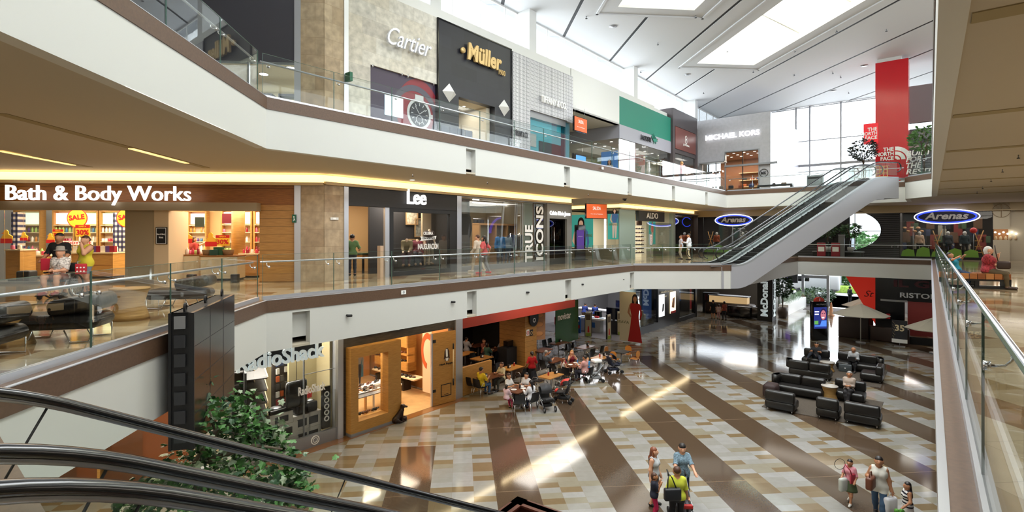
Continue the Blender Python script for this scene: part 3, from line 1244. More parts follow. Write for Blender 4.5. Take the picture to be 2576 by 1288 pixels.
def downlights(pts,zc,label,group,mat=None,r=.09):
 first=None
 for k,(x,y)in enumerate(pts):
  if first is None:
   b=MB().lathe([(r+.03,-.012),(r+.03,0)],14)
   b2=MB().lathe([(r,-.018),(r,-.012)],14)
   t=thing('downlight',label,'ceiling light',(x,y,zc),0,group)
   b.build('rim',m_white,t)
   b2.build('diffuser',mat or m_lamp,t)
   first=t
  else:
   tree_copy(first,(x,y,zc),0)
def silhouette(mb,x,z,h,y,skin,top,bot,hair,flip=1,legs=True):
 """flat printed figure of height h standing at (x, z) on a poster"""
 e=lambda cx,cz,rx,rz_,m,dy:mb.wallprism([(x+flip*(cx+rx*math.cos(2*math.pi*k/14))*h,z+(cz+rz_*math.sin(2*math.pi*k/14))*h)for k in range(14)],y-dy,y-dy+.001,m)
 g=lambda pts,m,dy:mb.wallprism([(x+flip*p*h,z+q*h)for p,q in pts],y-dy,y-dy+.001,m)
 e(-.0,.90,.065,.095,hair,.001)
 g([(-.06,.92),(.06,.92),(.085,.68),(.02,.70),(-.09,.66)],hair,.001)
 e(0,.885,.042,.06,skin,.002)
 g([(-.02,.84),(.02,.84),(.02,.78),(-.02,.78)],skin,.002)
 if top==bot:
  legs=False
  g([(-.08,.56),(.08,.56),(.1,.36),(.16,.0),(-.16,.0),(-.1,.36)],bot,.0024)
 g([(-.1,.8),(.1,.8),(.12,.74),(.07,.5),(-.07,.5),(-.12,.74)],top,.0025)
 g([(.1,.79),(.13,.76),(.16,.58),(.12,.46),(.1,.47),(.115,.58)],top,.002)
 g([(-.1,.79),(-.13,.76),(-.17,.6),(-.1,.5),(-.08,.53),(-.12,.6)],skin,.0028)
 if legs:
  g([(-.075,.5),(.075,.5),(.09,.42),(.06,.0),(.015,.0),(.0,.4),(-.03,.0),(-.075,.0),(-.09,.42)],bot,.0022)
 return mb
def poster(label,loc,rz,w,h,bg,fig=None,frame=None,name='poster',cat='poster',glow=0,text=None):
 t=thing(name,label,cat,loc,rz)
 mats=[emis('poster_'+bg+str(glow),bg,glow)if glow else M('poster_'+bg,bg,.4)]
 mb=MB().box(-w/2,0,0,w/2,.02,h)
 mb.build('print',mats,t)
 if fig:
  x,z,fh,skin,top,bot,hair=fig
  f=silhouette(MB(),x,z,fh,-.002,0,1,1 if top==bot else 2,3)
  f.build('figure_print',[M('print_'+c,c,.5)if not glow else emis('printg_'+c,c,glow)for c in(skin,top,bot,hair)],t)
 if text:
  for s,x,z,tw,th,c in text:
   text_mb(s,tw,th,.004,.01).xf(Matrix.Translation((x,-.004,z))).build('print_text',M('ink_'+c,c,.5),t)
 if frame:
  f=MB().box(-w/2-.04,-.02,-.04,w/2+.04,.03,0).box(-w/2-.04,-.02,h,w/2+.04,.03,h+.04)
  f.box(-w/2-.04,-.02,0,-w/2,.03,h).box(w/2,-.02,0,w/2+.04,.03,h)
  f.build('frame',frame,t)
 return t
m_beige=M('shop_wall_beige','b7a88c',.7)
m_dkwall=M('shop_wall_dark','2a2522',.6)
m_cream=M('shop_wall_cream','cfc6b2',.7)
m_bulk=M('bulkhead_beige','b6a587',.7)
KX,KY=W(FE,17.0)
def XR(px,yo=0.0):
 t=(px-CX)/FPX
 kx,ky=KX-yo*math.sin(AR),KY+yo*math.cos(AR)
 return(t*ky-kx)/(math.cos(AR)-math.sin(AR)*t)
def ZR(px,py,yo=0.0):
 return EYE+(HY-py)/FPX*(KY+yo*math.cos(AR)+math.sin(AR)*XR(px,yo))
def R3(x,y,z):
 return(KX+x*math.cos(AR)-y*math.sin(AR),KY+x*math.sin(AR)+y*math.cos(AR),z)
bh=MB()
bh.box(FE,17.0,3.5,FA,17.25,SO).box(FE,16.86,3.46,FA,17.0,3.56)
bh.box(FB,17.0,3.45,47,17.25,SO).box(FB-.14,16.86,3.45,47,17.0,3.55).box(FB-.14,16.86,3.45,FB,24,3.55).box(FB,17.25,3.45,FB+.2,24,SO)
struct('trim_50',bh,m_bulk,(0,0,0),AF)
b2=MB().box(-15,0,3.45,0,.25,SO).box(-15,-.14,3.42,0,0,3.52)
struct('trim_51',b2,m_bulk,(KX,KY,0),AR)
b3=MB().box(0,0,3.3,22,.2,SO).box(0,-.14,3.28,22,0,3.36)
struct('trim_52',b3,m_bulk,(*W(46.9,17),0),AN)
cv=thing('cove_light','warm yellow cove light strip above the jeans shops','cove light',W3(0,17,0),AF,None)
MB().box(FE,-.02,3.57,FA,-.004,3.80).build('glow_strip',m_cove,cv)
cv=thing('cove_light','warm yellow cove light strip above the shoe shop corner','cove light',W3(0,17,0),AF,None)
MB().box(FB,-.02,3.56,46,-.004,3.78).box(FB-.02,-.02,3.56,FB-.004,7,3.78).build('glow_strip',m_cove,cv)
cv=thing('cove_light','warm yellow cove light strip above the soap shop sign','cove light',(KX,KY,0),AR,None)
MB().box(-14.5,-.02,3.53,0,-.004,3.80).build('glow_strip',m_cove,cv)
for f0,f1,l in((FE,FA,16.75),(FB,46,16.75)):
 x,y=W((f0+f1)/2,l)
 area('cove_light_wash',(x,y,3.6),(math.pi,0,AF),f1-f0,.12,28*(f1-f0)/10,(1,.68,.28))
x,y,_=R3(-7,-.25,0)
area('cove_light_wash',(x,y,3.58),(math.pi,0,AR),14,.12,42,(1,.68,.28))
for zb,zt,nm in((0,3.45,'wall_pier_middle'),(UZ,11.6,'wall_pier_upper')):
 s=MB()
 s.box(XR(757),-.02,zb,0,.3,zt)
 struct(nm,s,m_stone,(KX,KY,0),AR)
 s=MB()
 s.box(0,-.02,zb,fx(864)-FE,.3,zt)
 struct(nm,s,m_stone,(KX,KY,0),AF)
 s=MB()
 s.box(fx(864),16.95,zb,fx(875),17.3,zt)
 s.box(fx(1149),16.97,zb,fx(1160),17.3,zt if zb==0 else zb)
 struct('trim_53',s,m_alu,(0,0,0),AF)
 s=MB().box(XR(741),-.04,zb,XR(757),.2,zt)
 struct('trim_54',s,m_alu,(KX,KY,0),AR)
s=MB().box(fx(847),16.9,GZ,fx(860),17.4,SG).box(fx(1143),16.9,GZ,fx(1160),17.4,SG)
struct('trim_55',s,m_alu,(0,0,0),AF)
s=MB().box(fx(480),16.55,GZ,fx(1160),16.95,GZ+.006)
struct('trim_56',s,M('brown_border','7d5530',.1),(0,0,0),AF)
for f0,f1,lab in((9.5,18.5,'warm light line in the ground soffit before the oak shop'),(19,28,'warm light line in the ground soffit before the cafe'),(31,43,'warm light line in the ground soffit before the black hall')):
 q=thing('cove_light',lab,'cove light',W3(0,16.3,SG),AF)
 MB().box(f0,-.1,-.05,f1,.1,-.005).build('glow_strip',m_cove,q)
 # --- middle floor: soap shop facing us
T0=(KX,KY,0)
sf=thing('storefront','oak-clad soap shop front with long white lettering','shopfront',T0,AR)
xr=lambda px:XR(px)
MB().box(xr(-60),.02,2.72,xr(741),.3,3.45).build('sign_band',m_oakdark,sf)
MB().box(xr(652),.02,0,xr(741),.3,2.72).build('oak_panel',m_oak,sf)
MB().box(xr(-60),-.35,2.5,xr(655),.05,2.78).build('canopy_beam',M('canopy_taupe','9c8b70',.6),sf)
MB().box(xr(320),-.12,0,xr(392),.9,2.5).build('front_column',M('column_shaded','97876c',.6),sf)  # front of the one beige column, shade put into its colour
MB().box(xr(392),-.1,0,xr(428),1.2,2.5).build('column_return',M('column_lit','cdb592',.6),sf)  # side of the same column, coloured lighter as its lit face
for a,b in((-60,4),(4,51),(51,320)):
 MB().box(xr(a)+.01,.1,.08,xr(b)-.01,.112,2.5).build('window_pane',m_shopglass,sf)
MB().box(xr(-60),.06,0,xr(320),.16,.08).build('base_rail',m_steel,sf)
sign('Bath & Body Works','long white glowing letters over the soap shop entrance',loc=R3((xr(45)+xr(497))/2,-.42,ZR(270,506)),rz=AR,w=xr(497)-xr(45),h=None,mat=m_screenw,bold=0,depth=.08)
iy=5.2
rm=MB()
rm.box(xr(-60),iy+.4,0,1.0,iy+.6,SO)
rm.box(xr(741)+.0,.3,0,xr(741)+.15,iy+.6,SO)
struct('wall_soap_shop',rm,M('soap_shop_wall','d8b27a',.6),T0,AR)
x,y,_=R3(-8.5,2.8,0)
area('soap_shop_light',(x,y,3.3),(0,0,AR),8,3,480,(1,.86,.66))
x,y,_=R3(-3.8,2.2,0)
area('soap_shop_light',(x,y,3.3),(0,0,AR),2.5,3,190,(1,.86,.66))
PR=[M('product_'+c,c,.3)for c in('c23a4a','8e1f2d','e7d9c8','5b3f7a','d96a88','9fc06a','f1efe8','3f6f95','d08a3a')]
_bt={}
def product(kind,mat):
 k=(kind,mat.name)
 if k not in _bt:
  if kind=='bottle':
   mb=MB().lathe([(.028,0),(.032,.01),(.032,.12),(.014,.14),(.014,.165)],8)
  elif kind=='jar':
   mb=MB().lathe([(.04,0),(.043,.01),(.043,.08),(.038,.085),(.038,.1)],10)
  else:
   mb=MB().box(-.06,-.05,0,.06,.05,.16)
  o=mb.build({'bottle':'soap_bottle','jar':'candle_jar','box':'gift_box'}[kind],mat)
  COL.objects.unlink(o)
  _bt[k]=o
 return _bt[k]
def put(kind,mat,loc,rz,label,group,s=1.0):
 o=product(kind,mat).copy()
 COL.objects.link(o)
 o.location=loc
 o.rotation_euler=(0,0,rz)
 o.scale=(s,s,s)
 tag(o,label,{'bottle':'bottle','jar':'jar','box':'box'}[kind],group)
 return o
def wall_unit(x0,x1,y,label,frm,tops,seed,base=None):
 rnd=random.Random(seed)
 t=thing('shelf_unit',label,'shelf',R3(x0,y,0),AR)
 w=x1-x0
 MB().box(0,.28,0,w,.32,2.75).build('back_panel',M('lit_back','e9dcc2',.6),t)
 MB().box(-.03,0,0,.03,.3,2.75).box(w-.03,0,0,w+.03,.3,2.75).box(0,0,2.68,w,.3,2.75).build('shelf_frame',frm,t)
 n=4
 for zz in(.55,.98,1.38,1.78,2.1):
  MB().box(0,.0,zz-.03,w,.3,zz).build('shelf_board',M('shelf_cream','e6d2ac',.5),t)
 MB().box(0,.0,0,w,.3,.52).build('base_cabinet',base or m_oaksm,t)
 MB().box(.05,.1,2.14,w-.05,.2,2.62).build('top_panel',tops,t)
 for zz in(.55,.98,1.38,1.78):
  c=rnd.choice(PR)
  kind=rnd.choice(['bottle','jar','bottle'])
  k=max(2,int(w/.13))
  for q in range(k):
   if rnd.random()<.16:
    continue
   put(kind,c if rnd.random()<.7 else rnd.choice(PR),R3(x0+(q+.5)*w/k,y+.1,zz),AR,'small bottle or jar standing on a lit wall shelf of the soap shop','bottles on the soap shop wall shelves',1.35)
tops=[emis('lit_panel_'+c,c,.8)for c in('f4ead2','c9d8c8','f0d0c4','e8efb8')]
us=[(-14.3,-13.2),(-12.75,-11.85),(-11.8,-10.9),(-10.85,-9.95),(-9.9,-9.0),(-8.95,-8.05),(-7.2,-6.4)]
for i,(a,b)in enumerate(us):
 wall_unit(a+.035,b-.035,iy,['leftmost lit soap shelf bay cut by the frame','lit soap shelf bay with green-grey posters on top','second lit soap shelf bay from the left column','lit soap shelf bay behind the man in black','lit soap shelf bay under the round sale sign','lit soap shelf bay beside the right checked pillar','narrow lit soap shelf bay behind the blank column'][i],m_oaksm,tops[(i+(1 if i<3 else 0))%4],i)
for i,(a,b)in enumerate([(-5.1,-4.5),(-4.45,-3.85),(-3.8,-3.2),(-3.1,-2.6)]):
 wall_unit(a+.035,b-.035,iy-1.6,['lit red soap shelf bay beside the navy panel','lit red soap shelf bay behind the pale counter','lit red soap shelf bay left of the oak post','lit red soap shelf bay at the right end of the soap shop'][i],m_oaksm,emis('lit_poster_pink','f6dcc8',.9),20+i)
g=NG('gingham',.7)
a1=g.line(g.z,.22,.11)
a2=g.line(g.x,.16,.08)
m_ging=g.done(g.ramp(g.op('MULTIPLY',g.op('ADD',a1,a2),.5),[(0,'d8c8b4'),(.34,'4a4a68'),(.75,'15182e')],True))
for i,(a,b)in enumerate(((28,44),(284,318))):
 t=thing('shop_pillar',['navy and white checked pillar at the left of the soap shop','navy and white checked pillar beside the taupe column'][i],'pillar',R3(XR(a,4.2),4.2,0),AR)
 MB().box(0,0,0,XR(b,4.2)-XR(a,4.2),.4,2.6).build('checked_cladding',m_ging,t)
m_red=M('sale_red','c4161c',.5)
m_yel=M('sale_yellow','f2c230',.5)
def sale_round(px,py,yo,label):
 t=thing('sale_sign',label,'sign',R3(XR(px,yo),yo,ZR(px,py,yo)),AR)
 MB().disc((0,0),.38,0,0,28,.38,.015).build('red_disc',m_red,t)
 MB().disc((0,0),.35,-.004,0,28,.35,.004).build('yellow_disc',m_yel,t)
 text_mb('SALE',.58,.2,.006,.03).xf(T(0,-.008,-.06,0,0,-.12)).build('lettering',m_red,t)
sale_round(194,549,3.0,'round yellow sale sign hanging above the 30% card')
sale_round(318,548,3.0,'round yellow sale sign half hidden by the taupe column')
def pct_card(px,py,yo,w,h,label,num='30%',head='HASTA'):
 t=thing('discount_card',label,'sign',R3(XR(px,yo),yo,ZR(px,py,yo)),AR)
 MB().box(-w/2,0,0,w/2,.015,h).build('card',m_yel,t)
 MB().box(-w/2,-.003,h*.74,w/2,0,h).build('red_header',m_red,t)
 text_mb(head,w*.5,h*.13,.004,.02).xf(T(0,-.005,h*.8)).build('header_text',m_yel,t)
 text_mb(num,w*.86,h*.46,.004,.03).xf(T(0,-.005,h*.14)).build('number_text',m_red,t)
pct_card(208,595,2.6,.53,.45,'red and yellow 30% card under the round sale sign')
pct_card(146,598,2.6,.38,.32,'small red and yellow 70% card behind the man in black','70%','HASTA')
pct_card(444,611,1.6,.42,.38,'red and yellow 30% card right of the taupe column')
pct_card(560,618,1.6,.50,.40,'red and yellow 30% card over the pale right counter')
q=thing('sale_banner','white and red sale strip behind the woman in yellow','sign',R3(XR(196,3.2),3.2,ZR(196,616,3.2)),AR)
MB().box(-.55,0,0,.55,.02,.16).build('strip',m_lw,q)
text_mb('BODY SALE',1.0,.11,.004,.02).xf(T(0,-.004,.025)).build('lettering',m_red,q)
def duck(px,py,yo,h,label):
 t=thing('duck_cutout',label,'display cutout',R3(XR(px,yo),yo,ZR(px,py,yo)),AR)
 body=[(-.5,.05),(.45,.05),(.55,.35),(.4,.55),(.3,.62),(.32,.8),(.2,.98),(0,1.0),(-.16,.88),(-.16,.68),(-.36,.58),(-.6,.5)]
 MB().wallprism([(-a*h*.7,b*h)for a,b in body],0,.04).build('duck_board',M('duck_yellow','dca92c',.5),t)
 MB().wallprism([(a*h*.7,b*h)for a,b in((-.3,.78),(-.52,.72),(-.3,.68))],-.01,.02).build('beak',M('duck_orange','d0601c',.5),t)
 MB().box(-.42*h,-.012,-.06*h,.42*h,0,.3*h).build('red_base',m_red,t)
duck(16,610,2.2,.48,'yellow duck cutout at the left edge of the soap shop')
duck(60,604,3.0,.32,'small yellow duck cutout over the left shelves')
duck(127,610,2.8,.36,'yellow duck cutout beside the man in black')
duck(470,610,1.6,.46,'yellow duck cutout right of the first 30% card')
duck(531,618,1.6,.50,'yellow duck cutout left of the second 30% card')
def counter(px0,px1,yo,h,label,front,topm,depth=.7,stuff=()):
 xa,xb=XR(px0,yo),XR(px1,yo)
 t=thing('display_counter',label,'counter',R3(xa,yo,0),AR)
 w=xb-xa
 MB().box(0,0,.08,w,depth,h-.05).build('cabinet',front,t)
 MB().box(-.03,-.03,h-.05,w+.03,depth+.03,h).build('counter_top',topm,t)
 MB().box(.04,.04,0,w-.04,depth-.04,.08).build('plinth',m_black,t)
 f=MB()
 f.box(.06,-.012,.16,w-.06,0,h*.48).box(.06,-.012,h*.52,w-.06,0,h-.1)
 f.build('drawer_front',front,t)
 for i,(kind,col)in enumerate(stuff):
  n=max(1,int(w/.16))
  for q in range(n):
   put(kind,PR[(col+q)%3+col%6],R3(xa+(q+.5)*w/n,yo+.15+.2*i,h),AR,'bottle or jar set out on a display counter of the soap shop','goods on the soap shop counters',1.5)
m_cpale=M('counter_cream','d9c7a2',.5)
counter(14,50,1.0,1.15,'oak counter at the left edge of the soap shop',m_oaksm,m_cpale,.7,[('jar',2)])
counter(52,108,2.2,.9,'low oak counter with tiered jars left of the wheelchair',m_oaksm,m_cpale,.7,[('jar',0),('bottle',3)])
counter(180,284,2.2,1.0,'long oak counter behind the woman in yellow',m_oaksm,m_cpale,.8,[('box',1),('bottle',0)])
counter(432,500,.9,.95,'cream counter with red bottles right of the taupe column',m_cpale,m_oakdark,.7,[('bottle',0),('jar',4)])
counter(505,597,.7,.92,'cream cabinet counter with green bags under the 30% card',m_cpale,m_oakdark,.7,[])
counter(602,648,2.0,.95,'oak base counter at the right end of the soap shop',m_oaksm,m_cpale,.6,[('jar',0)])
b=thing('gift_bag','green gift bag on the cream cabinet counter','bag',R3(XR(545,.8),.9,.92),AR)
MB().box(-.16,0,0,.16,.16,.3).build('bag_body',M('bag_green','2f5a35',.6),b)
b=thing('gift_bag','small dark green gift bag in front of the taller one','bag',R3(XR(535,.7),.74,.92),AR)
MB().box(-.13,0,0,.13,.12,.2).build('bag_body',M('bag_green2','244a3c',.6),b)
for i,(px,lab)in enumerate(((518,'woven tan basket left of the green bags'),(570,'woven tan basket right of the green bags'))):
 b=thing('basket',lab,'basket',R3(XR(px,.8),.95,.92),AR)
 MB().lathe([(.13,0),(.17,.2),(.15,.2),(.12,.03)],14,sx=1.2).build('basket_weave',M('wicker','8a6a44',.8,0,(60,.3)),b)
for i,(px,py,w)in enumerate(((478,676,.26),(588,698,.24))):
 b=thing('speaker_box',['small black box on the floor behind the right lounger','small black box on the floor below the cream counter'][i],'box',R3(XR(px,-.2),-.1,0),AR)
 MB().rbox(-w/2,-.1,0,w/2,.12,.3,.03).build('box_shell',m_black,b)
for i,px in enumerate((62,200)):
 b=thing('stool',['black drum stool behind the wheelchair at left','black drum stool between the wheelchair and the woman in yellow'][i],'stool',R3(XR(px,.5),.6,0),AR)
 MB().rbox(-.22,-.2,0,.22,.2,.42,.06).build('stool_body',m_black,b)
wp=thing('wall_sign','small black and white framed shop sign on the taupe column','sign',R3(XR(412),-.16,ZR(412,614)),AR)
MB().box(-.18,0,0,.18,.05,.58).build('sign_box',m_gloss,wp)
MB().box(-.16,-.004,.02,.16,0,.56).box(-.145,-.006,.035,.145,-.004,.545,1).build('sign_rim',[m_lw,m_black],wp)
text_mb('Bath & Body',.26,.07,.004,.02).xf(T(0,-.008,.3)).build('lettering',m_lw,wp)
text_mb('Works',.14,.06,.004,.02).xf(T(0,-.008,.2)).build('lettering',m_lw,wp)
nv=thing('wall_panel','navy panel with striped edge beside the taupe column','panel',R3(XR(432,3),3.0,.9),AR)
MB().box(0,0,0,XR(455,3)-XR(432,3),.1,1.7).build('panel_board',M('navy_panel','151a30',.6),nv)
MB().box(XR(455,3)-XR(432,3),0,0,XR(461,3)-XR(432,3),.1,1.7).build('striped_edge',m_ging,nv)
for i,(px,py,c)in enumerate(((502,571,'2c3a30'),(570,562,'7c2430'))):
 s=thing('hanging_card',['dark green hanging card in the soap shop','dark red hanging card over the right counter'][i],'sign',R3(XR(px,2),2,ZR(px,py,2)),AR)
 MB().box(-.17,0,0,.17,.015,.38).build('card',M('card_'+c,c,.6),s)
po=thing('shop_post','round oak post at the right of the soap shop','pillar',R3(XR(591,1.9),2.2,0),AR)
MB().lathe([(.24,0),(.24,3.4)],20).build('post',m_oaksm,po)
ex=thing('exit_sign','small green running-man exit sign on the metal strip','sign',R3(XR(742),-.12,ZR(742,560)),AR)
MB().box(-.06,0,0,.06,.05,.28).build('sign_plate',M('exit_green','0f5a40',.5),ex)
MB().ball((0,-.005,.2),.022,0,6).tube([(0,-.005,.18),(.01,-.005,.12),(-.02,-.005,.05)],.012,5).tube([(.01,-.005,.12),(.035,-.005,.07)],.011,5).build('running_figure',m_lw,ex)
pl=thing('wall_plate','white plate with two switches on the sandstone pier','plate',W3(fx(829),16.96,ZL(829,553,17)),AF)
MB().box(0,-.03,0,.32,0,.09).box(.1,-.035,.01,.22,-.03,.08,1).build('plate',[m_white,m_lw],pl)
# --- middle floor: jeans shops, passage, shoe shop, far sportswear shop
m_mann=M('mannequin_skin','c8a88c',.5)
m_mannw=M('mannequin_white','c9c6c0',.5)
def ped(f,l,z,h,label,mat=None,w=.5):
 t=thing('display_plinth',label,'plinth',W3(f,l,z),AF)
 MB().box(-w/2,-w/2,0,w/2,w/2,h).build('plinth_block',mat or m_black,t)
 return t
def framed(label,px,py,l,w,h,zb,art='b9a88c'):
 t=thing('framed_picture',label,'picture',W3(fx(px,l),l,ZL(px,py,l)),AF)
 MB().box(-w/2,0,-h/2,w/2,.02,h/2).build('print',M('print_'+art,art,.5,0,(9,.5)),t)
 MB().box(-w/2-.05,-.03,-h/2-.05,w/2+.05,.01,-h/2).box(-w/2-.05,-.03,h/2,w/2+.05,.01,h/2+.05).box(-w/2-.05,-.03,-h/2,-w/2,.01,h/2).box(w/2,-.03,-h/2,w/2+.05,.01,h/2).build('frame',M('frame_wood','b08a5e',.5),t)
def shop_box(name,f0,f1,zb,zt,depth,wall,l=17.25,left=True,right=True):
 s=MB().box(f0,l+depth,zb,f1,l+depth+.1,zt)
 if left:
  s.box(f0-.05,l,zb,f0+.05,l+depth,zt)
 if right:
  s.box(f1-.05,l,zb,f1+.05,l+depth,zt)
 struct(name,s,wall,(0,0,0),AF)
 # --- black jeans shop
A=Fr('storefront','black jeans shop front with white three-letter sign','shopfront',875,0)
X=A.x
w=X(1149)
MB().box(0,-.02,2.76,w,.3,3.5).build('black_fascia',M('black_boards','1d1b1b',.5,0,(3,.3,(1,1,30))),A.t)
MB().box(X(970),.02,0,X(981),.14,2.76).build('door_post',m_alu,A.t)
MB().box(X(981),.0,0,X(990),.2,2.76).box(X(1132),0,0,X(1149),.2,2.76).box(X(990),0,2.6,X(1132),.2,2.76).box(X(990),0,0,X(1132),.2,.18).build('window_frame',m_black,A.t)
MB().box(X(990),.08,.18,X(1132),.095,2.6).build('window_pane',m_shopglass,A.t)
MB().box(X(937),-.5,0,X(945),-.3,1.25).build('security_gate',M('gate_beige','c0a58c',.5),A.t)
sign('Lee','white glowing three-letter sign on the black jeans shop',fx(1044),17,ZL(1044,515,17),fx(1068)-fx(1021),.62,m_screenw,.08,.012)
ink=thing('window_lettering','white celebration lettering on the black shop window','lettering',W3(fx(1080),17.07,ZL(1080,627,17)),AF)
text_mb('INAUGURACIÓN',1.15,.3,.006,.02).build('lettering',m_lw,ink)
text_mb('CELEBRA',.55,.13,.006,.02).xf(T(0,0,.62)).build('lettering',m_lw,ink)
MB().wallprism([(-.45,.36),(.42,.43),(.47,.58),(.1,.5),(-.45,.55),(-.38,.45)],-.004,0).build('ribbon',m_lw,ink)
text_mb('CON NOSOTROS',.7,.09,.006,.02).xf(T(.02,-.008,.43)).build('lettering',m_black,ink)
shop_box('wall_jeans_shop',fx(876),fx(1148),0,3.5,5.5,m_dkwall)
lamp(fx(1060),18.2,3.3,90,1.5,.8,NEUT)
lamp(fx(920),20.0,3.3,110,1.5,2,NEUT)
bw=MB().box(fx(1000),18.9,0,fx(1112),19.0,3.4)
bw.box(fx(1112),18.3,0,fx(1134),18.4,3.4,1)
tag(bw.build('window_backdrop',[M('black_brick','241f1d',.7),M('warm_panel','b59c7c',.6)],None,(0,0,0),AF),'dark brick backdrop panel behind the jeans shop mannequins','backdrop')
for i,(px,py,w_,h_)in enumerate(((1036,546,.62,.62),(1078,557,.5,.7),(1056,573,.52,.78),(1037,620,.7,.6))):
 framed(['framed photo of a building high in the jeans window','narrow framed photo at upper right of the jeans window','framed collage in the middle of the jeans window','blank framed board behind the crouching mannequin'][i],px,py,18.86,w_,h_,0,['c7b79c','a8977c','9a9688','39322c'][i])
for i,(px,py)in enumerate(((895,530),(925,527))):
 framed(['small framed print at the left over the jeans shelves','small framed print beside the shop door post'][i],px,py,22.5,.6,.55,0,'a03c30')
MB_=MB().box(0,0,0,2.6,.7,.35)
tag(MB_.build('window_platform',m_gloss,None,W3(fx(1002),17.3,0),AF),'black platform under the jeans shop mannequins','platform')
mk=dict(mannequin=m_mann,shoes='8a6a48',h=.025,headless=True,name='mannequin',cat='mannequin')
person('mannequin in dark polo standing at right of the jeans window',W3(fx(1105),17.65,.35),300,1.75,top=('polo','3d2f2b',.5),bottom=('trousers','6b5b45',1),**mk)
person('seated mannequin in olive jacket in the jeans window',W3(fx(1050),17.65,.35),275,1.75,sit=.5,lean=25,hands=[(.12,-.5,.62),(-.12,-.5,.6)],top=('jacket','7a6a4c',1),bottom=('trousers','4a3038',1),**mk)
person('seated mannequin with dark red shirt in the jeans window',W3(fx(1082),17.85,.35),285,1.7,sit=.45,top=('shirt','6a2430',1),bottom=('trousers','3a3236',1),**mk)
ped(fx(1050),17.75,.35,.45,'low black block under the olive-jacket mannequin')
ped(fx(1083),17.98,.35,.4,'low black block under the dark red mannequin')
m_cl=[M('folded_'+c,c,.9)for c in('2b3550','57402f','6f2f2a','3f4f3a','8a8578','1f2228')]
for r in range(3):
 t=thing('clothes_shelf',['lowest wall shelf with folded clothes in the jeans shop','middle wall shelf with folded clothes in the jeans shop','upper wall shelf with folded clothes in the jeans shop'][r],'shelf',W3(fx(885,22),21.9,.85+.45*r),AF)
 MB().box(-.2,0,-.04,3.6,.5,0).build('shelf_board',m_oakdark,t)
 for q in range(8):
  s=MB().rbox(0,0,0,.36,.36,.14+.1*((q*7+r)%3),.03)
  tag(s.build('clothes_stack',m_cl[(q+2*r)%6],None,W3(fx(885,22)+.44*q-.1,21.95,.85+.45*r),AF),'stack of folded clothes on a wall shelf of the jeans shop','clothes stack','folded clothes in the jeans shop')
t=thing('display_table','dark table with folded clothes inside the jeans shop','table',W3(fx(905,19.5),19.3,0),AF)
MB().box(0,0,.72,1.9,.8,.78).build('tabletop',m_oakdark,t)
for a,b in((.1,.1),(1.8,.1),(.1,.7),(1.8,.7)):
 MB().box(a-.04,b-.04,0,a+.04,b+.04,.72).build('leg',m_black,t)
for q in range(4):
 tag(MB().rbox(0,0,0,.36,.4,.1,.03).build('clothes_stack',[m_cl[3],M('folded_green','3f8a5a',.9),m_cl[0],m_cl[4]][q],None,W3(fx(905,19.5)+.1+.44*q,19.45,.78),AF),'folded garment on the dark table of the jeans shop','clothes stack','folded clothes on the jeans table')
 # --- grey jeans shop
A=Fr('storefront','grey framed jeans shop front with vertical white lettering','shopfront',1160,0)
X=A.x
MB().box(0,0,0,X(1375),.2,.22).box(0,0,3.42,X(1375),.2,3.5).build('window_frame',m_steel,A.t)
for a,b in((1160,1252),(1252,1322),(1322,1344),(1347,1374)):
 MB().box(X(a)+.01,.09,.22,X(b)-.01,.105,3.42).build('window_pane',m_shopglass,A.t)
MB().box(X(1322),.12,.22,X(1344),.14,3.42).build('frosted_panel',M('frosted','aeb4a6',.4),A.t)
MB().box(X(1345),.12,.22,X(1374),.14,3.42).build('brown_panel',M('panel_umber','4d4030',.5),A.t)
gx0,gx1=X(1375),X(1437)
MB().box(gx0,-.04,2.6,gx1,.3,3.5).box(gx0,-.04,0,X(1381),.3,2.6).box(X(1425),-.04,0,gx1,.3,2.6).build('grey_portal',M('portal_grey','7c7b76',.5),A.t)
MB().box(X(1381),.1,0,X(1425),.115,2.6).build('door_glass',glass('smoke_glass',(.35,.33,.3),1.0),A.t)
MB().tube([(X(1395),.03,.3),(X(1395),.03,2.1)],.02,8).build('door_handle',m_chrome,A.t)
sign('Calvin Klein Jeans','small white shop name over the grey portal door',fx(1406),17,ZL(1406,545,17),fx(1431)-fx(1380),.3,m_screenw,.04,.0)
for txt,px,lab,x0z,x1z in(('TRUE',1333,'vertical white lettering on the frosted window panel',.22,2.2),('ICONS',1360,'tall vertical white lettering on the brown window panel',.3,3.25)):
 t=thing('window_lettering',lab,'lettering',W3(fx(px),17.06,0),AF)
 hgt=X(1344)-X(1323)
 mb=text_mb(txt,x1z-x0z,hgt*.92,.01,.03)
 mb.xf(T(hgt*.45,0,(x0z+x1z)/2,0,0,-math.pi/2)).build('lettering',m_lw,t)
p=poster('tall grey fashion poster with a dark figure in the jeans window',W3(fx(1174),17.16,.32),AF,fx(1189)-fx(1160),3.05,'6a6a70',(-.0,-.3,3.3,'a39a94','1b1a1d','77706c','8f8a86'))
shop_box('wall_grey_jeans_shop',fx(1161),fx(1436),0,3.5,6.5,m_beige)
lamp(fx(1270),19.5,3.35,220,5,3,NEUT)
for i,(a,b,py)in enumerate(((1190,1205,503),(1190,1245,510),(1207,1280,512))):
 l=20+i
 t=thing('tube_light',['short ceiling tube light in the grey jeans shop','middle ceiling tube light in the grey jeans shop','long ceiling tube light in the grey jeans shop'][i],'ceiling light',W3(fx(a,l),l,ZL(a,py,l)),AF)
 MB().box(0,-.03,0,fx(b,l)-fx(a,l),.03,.05).build('tube',m_lampc,t)
t=thing('clothes_display','open wooden display frame with shelves in the jeans window','display',W3(fx(1207,19),19,0),AF)
x2=fx(1300,19)-fx(1207,19)
